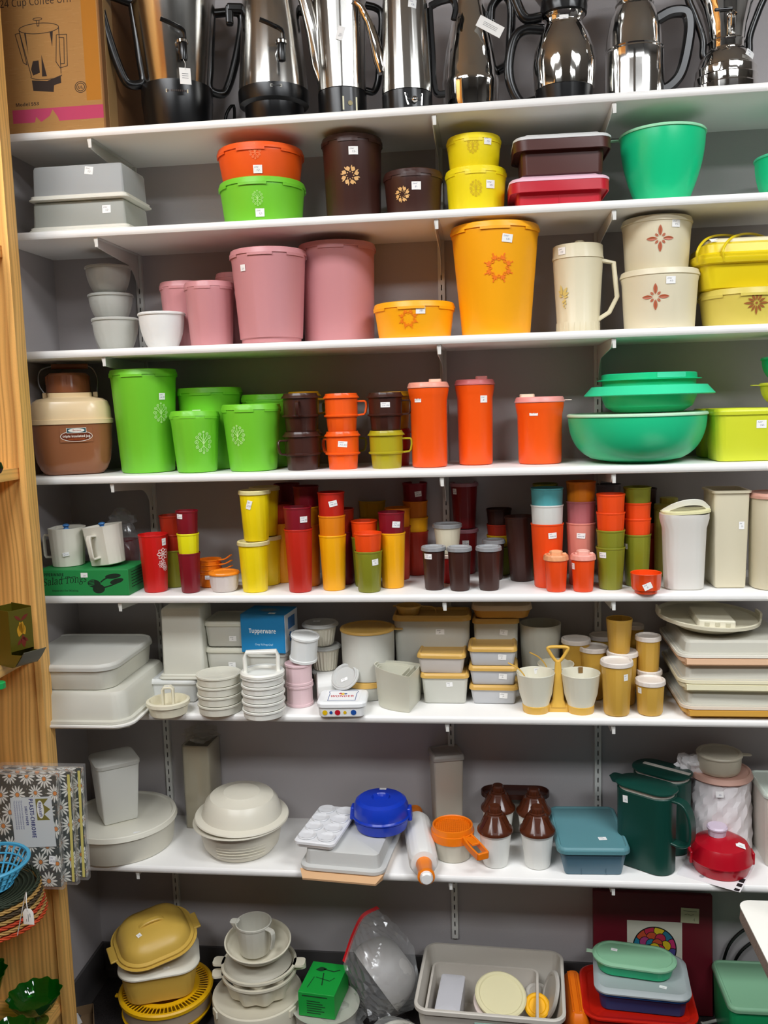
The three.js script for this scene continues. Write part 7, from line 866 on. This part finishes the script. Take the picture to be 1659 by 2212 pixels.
// ---------- goods on the pine bookcase ----------
{ const z = 0.56, o = [-0.6778,1.1456,0.54], y = BOOK[2], t = thing('tin_holder', 'olive tin holder with a fruit decal and scoop spout', 'tin holder', o[0] - 0.002, y, 0.54, -0.5), m = plastic(0x5c5410, 0.38, { metalness: 0.25 }), h = 1.2383 - y, w = 0.075, d = 0.055;
  part(t, 'hopper', merge([moved(box(w, h, 0.0014, 0.0004), 0, h / 2, d / 2), moved(box(w, h * 1.02, 0.0014, 0.0004), 0, h * 0.51, -d / 2), moved(box(0.0014, h, d, 0.0004), -w / 2, h / 2, 0), moved(box(0.0014, h * 0.72, d, 0.0004), w / 2, h * 0.64, 0), moved(box(w, 0.0014, d, 0.0004), 0, 0.0008, 0)]), m);
  part(t, 'scoop', strap([[w / 2 - 0.03, 0.001, 0], [w / 2 + 0.004, 0.002, 0], [w / 2 + 0.024, 0.016, 0], [w / 2 + 0.046, 0.04, 0]], d, 0.0016, [0, 0, 1], 14), plastic(0x57564a, 0.4, { metalness: 0.3 }));
  for (const s of [-1, 1]) part(t, 'scoop_side', quadMesh([[[w / 2, 0.002, s * d / 2], [w / 2 + 0.01, 0.003, s * d / 2], [w / 2 + 0.04, 0.034, s * d / 2], [w / 2, 0.03, s * d / 2]], [[w / 2, 0.002, s * d / 2 + 0.001], [w / 2 + 0.01, 0.003, s * d / 2 + 0.001], [w / 2 + 0.04, 0.034, s * d / 2 + 0.001], [w / 2, 0.03, s * d / 2 + 0.001]]], true, true, true), m);
  const dc = onRight(w / 2, w / 2, 1, 0.0012); printed(t, 'fruit_decal', dc, [petal(0.004, h * 0.78, -1.9, 0.035, 0.018), petal(-0.004, h * 0.78, -1.2, 0.033, 0.016)], plastic(0xc08a14, 0.5), 0, 0); printed(t, 'leaf_decal', dc, [petal(0, h * 0.8, 0.6, 0.022, 0.008), petal(0, h * 0.8, 2.4, 0.02, 0.007), petal(0.002, h * 0.55, -1.5, 0.03, 0.012), petal(0, h * 0.5, -0.6, 0.018, 0.007), petal(0, h * 0.48, -2.3, 0.018, 0.007)], plastic(0x6c2012, 0.5), 0, 0);
  const k = [-0.6421,1.5722,0.6], kb = thing('black_ball', 'black rounded ball lying on the bookcase shelf', 'ball', k[0], BOOK[1], 0.62); part(kb, 'ball', round([[0.004, 0], [0.012, 0.002], [0.017, 0.012], [0.014, 0.024], [0.004, 0.029]]), plastic(0x0b0b0c, 0.3));
  const gc = [-0.611,1.1461,0.72], gl = thing('bottle_cap', 'small green cap beside the tin holder', 'cap', gc[0], BOOK[2], 0.72); part(gl, 'cap', round([[0.010, 0], [0.0115, 0.001], [0.0115, 0.012], [0.009, 0.014]], 8), plastic(0x0e9a4a, 0.35)); }
{ // shelf paper packs
  const daisies = (() => { const [c, g] = canvas(512, 768); g.fillStyle = '#14231a'; g.fillRect(0, 0, 512, 768); for (let i = 0; i < 28; i++) { const x = (i % 4) * 140 + ((i / 4 | 0) % 2) * 70 + rnd() * 20 - 10, y = (i / 4 | 0) * 118 + rnd() * 24, r = 56 + rnd() * 12; g.fillStyle = '#eceae0'; for (let k = 0; k < 13; k++) { const a = k * T2 / 13 + i; g.beginPath(); g.ellipse(x + r * 0.62 * Math.cos(a), y + r * 0.62 * Math.sin(a), r * 0.38, r * 0.105, a, 0, T2); g.fill(); } g.fillStyle = '#e0841c'; g.beginPath(); g.arc(x, y, r * 0.22, 0, T2); g.fill(); } for (let i = 0; i < 160; i++) { g.fillStyle = '#d8d2b8'; g.beginPath(); g.arc(rnd() * 512, rnd() * 768, 2.5, 0, T2); g.fill(); } return texOf(c); })();
  const dm = new THREE.MeshStandardMaterial({ map: daisies, roughness: 0.35 }), y = BOOK[3];
  const r0 = [-0.5658,0.8484,0.5], x1 = r0[0] + 0.0, h = r0[1] - y;
  ['front daisy shelf paper pack with a paper brand label', 'middle daisy shelf paper pack with lacy gold edge', 'rear daisy shelf paper pack nearest the pine panel'].forEach((l, i) => { const w = [0.16, 0.185, 0.2][i], z = 0.53 - i * 0.022, t = thing('shelf_paper_pack', l, 'shelf paper', x1 - 0.205 + w / 2 - 0.0, y, z); t.rotation.set(-0.05, 0, 0);
    part(t, 'folded_paper', box(w, h - 0.012, 0.012, 0.003), dm, 0, h / 2, 0); part(t, 'wrapper', box(w + 0.008, h, 0.015, 0.002), film(0xffffff, 0.93, 0.08), 0, h / 2 + 0.001, 0);
    if (i) part(t, 'lace_edge', strap([[w / 2 - 0.006, 0.01, 0.008], [w / 2 - 0.006, h - 0.012, 0.008]], 0.006, 0.002, [1, 0, 0], 4, 1, false), plastic(0xcdbf6a, 0.6));
    if (!i) { const [c, g] = canvas(384, 512); g.fillStyle = '#cfd3d2'; g.fillRect(0, 0, 384, 512); g.save(); g.translate(384, 0); g.rotate(Math.PI / 2); g.fillStyle = '#7d7433'; g.beginPath(); g.moveTo(20, 30); g.lineTo(20, 150); g.lineTo(240, 150); g.lineTo(240, 30); g.lineTo(180, 80); g.lineTo(130, 20); g.lineTo(80, 80); g.fill(); g.fillStyle = '#e8e8e4'; g.beginPath(); g.ellipse(130, 112, 92, 32, 0, 0, T2); g.fill(); g.fillStyle = '#1c2466'; g.font = 'bold 40px sans-serif'; g.fillText('Roylcraft', 55, 126, 150); g.font = 'bold 52px sans-serif'; g.fillText('PLASTI-CHROME', 14, 212, 420); g.font = 'bold 32px sans-serif'; g.fillText('SHELF PAPER', 90, 258, 250); g.font = '20px sans-serif'; for (let k = 0; k < 4; k++) g.fillText('The practical and decorative liner', 30, 290 + k * 22, 300); g.restore();
      part(t, 'brand_label', patch((u, v) => [u, v, 0.0082], 0.02, h * 0.58, 0.1, 0.118, 0.06, [0, 0, 1, 1], 1), new THREE.MeshStandardMaterial({ map: texOf(c), roughness: 0.5 })); sticker(t, (u, v) => [u, v, 0.0085], 0.062, h * 0.26, 5, 0.016, 0.02, -0.1); } }); }
{ // woven plates and blue basket
  const o = [-0.5944,0.7207,0.66], y = BOOK[3], x = o[0] - 0.112, cols = [0xc8481c, 0xb99050, 0xc0401c, 0xb08c4c, 0x4a3a24, 0xb8904e, 0x26301e], lab = ['lowest woven plate, orange cane', 'tan woven plate above the lowest orange one', 'orange red woven plate, third from the bottom', 'tan woven plate in the middle of the pile', 'brown woven plate, fifth from the bottom', 'tan woven plate just under the dark green one', 'dark green woven plate on top of the pile'];
  cols.forEach((c, i) => { const t = thing('woven_plate', lab[i], 'plate', x - 0.002 * i, y + i * 0.0105, 0.66), m = plastic(c, 0.7), r = 0.108; const rows = []; for (let k = 0; k < 9; k++) rows.push(new THREE.TorusGeometry(0.02 + k * 0.0096, 0.0022, 5, 40).rotateX(Math.PI / 2).translate(0, 0.003 + 0.0004 * k * k * 0.25, 0));
    part(t, 'weave', merge([...rows, round([[0.1, 0.001], [0.1, 0.002]], 10)]), m); const braid = []; for (let s = 0; s < 3; s++) braid.push(tube(Array.from({ length: 90 }, (_, k) => { const a = k * T2 / 90, ph = a * 15 + s * T2 / 3; return [(r + 0.003 * Math.cos(ph)) * Math.cos(a), 0.0085 + 0.0028 * Math.sin(ph), (r + 0.003 * Math.cos(ph)) * Math.sin(a)]; }), 0.0022, 180, 5, true)); part(t, 'braided_rim', merge(braid), m); });
  const yb = y + 7 * 0.0105 + 0.004, b = thing('blue_basket', 'light blue plastic basket with a lattice wall, on the woven plates', 'basket', -0.6198 - 0.088, yb, 0.66), m = plastic(0x4aa6cc, 0.4), R = 0.086, hh = 0.055, bars = []; for (let i = 0; i < 28; i++) { const a = i * T2 / 28; bars.push(strap([[R * 0.55 * Math.sin(a), 0.004, R * 0.55 * Math.cos(a)], [R * 0.96 * Math.sin(a), hh, R * 0.96 * Math.cos(a)]], 0.0045, 0.002, [Math.cos(a), 0, -Math.sin(a)], 2, 1, false)); }
  for (let k = 0; k < 28; k++) part(b, 'lattice_bar', bars[k], m); for (const k of [0.34, 0.67]) part(b, 'lattice_hoop', new THREE.TorusGeometry(R * (0.55 + 0.41 * k), 0.0022, 6, 44).rotateX(Math.PI / 2), m, 0, 0.004 + (hh - 0.004) * k, 0); part(b, 'floor_plate', round([[R * 0.55, 0], [R * 0.57, 0.002], [R * 0.5, 0.004]], 10), m); part(b, 'rim', hoop([[R * 0.92, hh - 0.003], [R, hh - 0.004], [R * 1.01, hh], [R * 0.98, hh + 0.003], [R * 0.92, hh + 0.002]]), m);
  const g = [-0.5666,0.6449,0.74], tg = thing('string_tag', 'white price tag hanging on a string from the woven plates', 'price tag', g[0], g[1] - 0.017, 0.76); part(tg, 'card', skin([[0.0115, 0.0004, 0.0002, 0], [0.0115, 0.0004, 0.0002, 0.026], [0.006, 0.0004, 0.0002, 0.034]], 2), plastic(0xe6e3dc, 0.7)); part(tg, 'string', tube([[0, 0.031, 0.001], [-0.002, 0.05, 0], [-0.006, 0.064, -0.01], ((a) => [x + 0.113 * Math.sin(a) - g[0], y + 0.0085 - g[1] + 0.017, 0.66 + 0.113 * Math.cos(a) - 0.76])(Math.atan2(g[0] - x, 0.1))], 0.0011, 16, 6), plastic(0xe2e0da, 0.8)); printed(tg, 'tag_writing', (u, v) => [u, v, 0.0006], [stroke([[0.004, 0.024], [0.004, 0.016]], 0.001), stroke([[0, 0.022], [0, 0.006]], 0.001), stroke([[-0.004, 0.012], [-0.004, 0.006]], 0.001)], plastic(0x4a4a52, 0.8), 0, 0); }
{ // green glass dishes on the lowest bookcase shelf
  const glass = plastic(0x2aa830, 0.05, { transmission: 0.85, thickness: 0, ior: 1.5 });
  const dish = (l, x, y, z, r, h, lean) => { const t = thing('glass_dish', l, 'glass dish', x, y, z); if (lean) t.rotation.set(lean[0], 0, lean[1]); const ring = (yy, s, f) => Array.from({ length: 60 }, (_, i) => { const a = i * T2 / 60; const k = s * (1 + f * Math.cos(a * 12)); return [k * Math.cos(a), yy + f * 0.02 * Math.cos(a * 12), k * Math.sin(a)]; });
    part(t, 'bowl', quadMesh([ring(0.026, r * 0.18, 0), ring(0.032, r * 0.5, 0), ring(h * 0.6, r * 0.75, 0), ring(h - 0.006, r * 0.95, 0.03), ring(h, r, 0.05), ring(h, r * 0.98, 0.05), ring(h * 0.6 + 0.002, r * 0.72, 0), ring(0.036, r * 0.46, 0)], true, true, true, 0.6), glass); part(t, 'foot', round([[r * 0.42, 0], [r * 0.45, 0.002], [r * 0.2, 0.007], [r * 0.13, 0.016], [r * 0.18, 0.027]], 10), plastic(0x8aae3c, 0.06, { transmission: 0.8, thickness: 0 })); return t; };
  const y = BOOK[4], a = [-0.7228,0.2801,0.5], b = [-0.7046,0.3207,0.62], c = [-0.8335,0.3224,0.5];
  dish('green scalloped glass dish with an amber foot, closest to the panel edge', a[0], y, 0.495, 0.062, 0.075); const d2 = dish('green scalloped glass dish with a paper slip inside', b[0] - 0.012, y, 0.63, 0.064, 0.07); sticker(d2, (u, v) => [u - 0.02, 0.062 + v * 0.3, 0.01 - v], 0, 0, 6, 0.045, 0.025, 0.3); dish('green scalloped glass dish stacked against the others', c[0] - 0.03, y, 0.505, 0.07, 0.125);
  const f = [-0.7666,0.204], k = thing('carton_tray', 'low cardboard tray on the carpet by the pine bookcase', 'box', f[0] - 0.01, 0, 0.255, 0.45), cm = plastic(0x8a6f50, 0.85); part(k, 'tray', vessel(0.07, 0.05, 0.004, [[0.001, 0.0005], [0, 0.002], [0, 0.03], [0.002, 0.03], [0.0022, 0.003]], 2), cm); part(k, 'white_card', box(0.05, 0.001, 0.04, 0.0004), plastic(0xe4e0dc, 0.7), 0.01, 0.026, 0.006, 0.15, 0.3, 0.1); }

renderer.render(scene, camera);
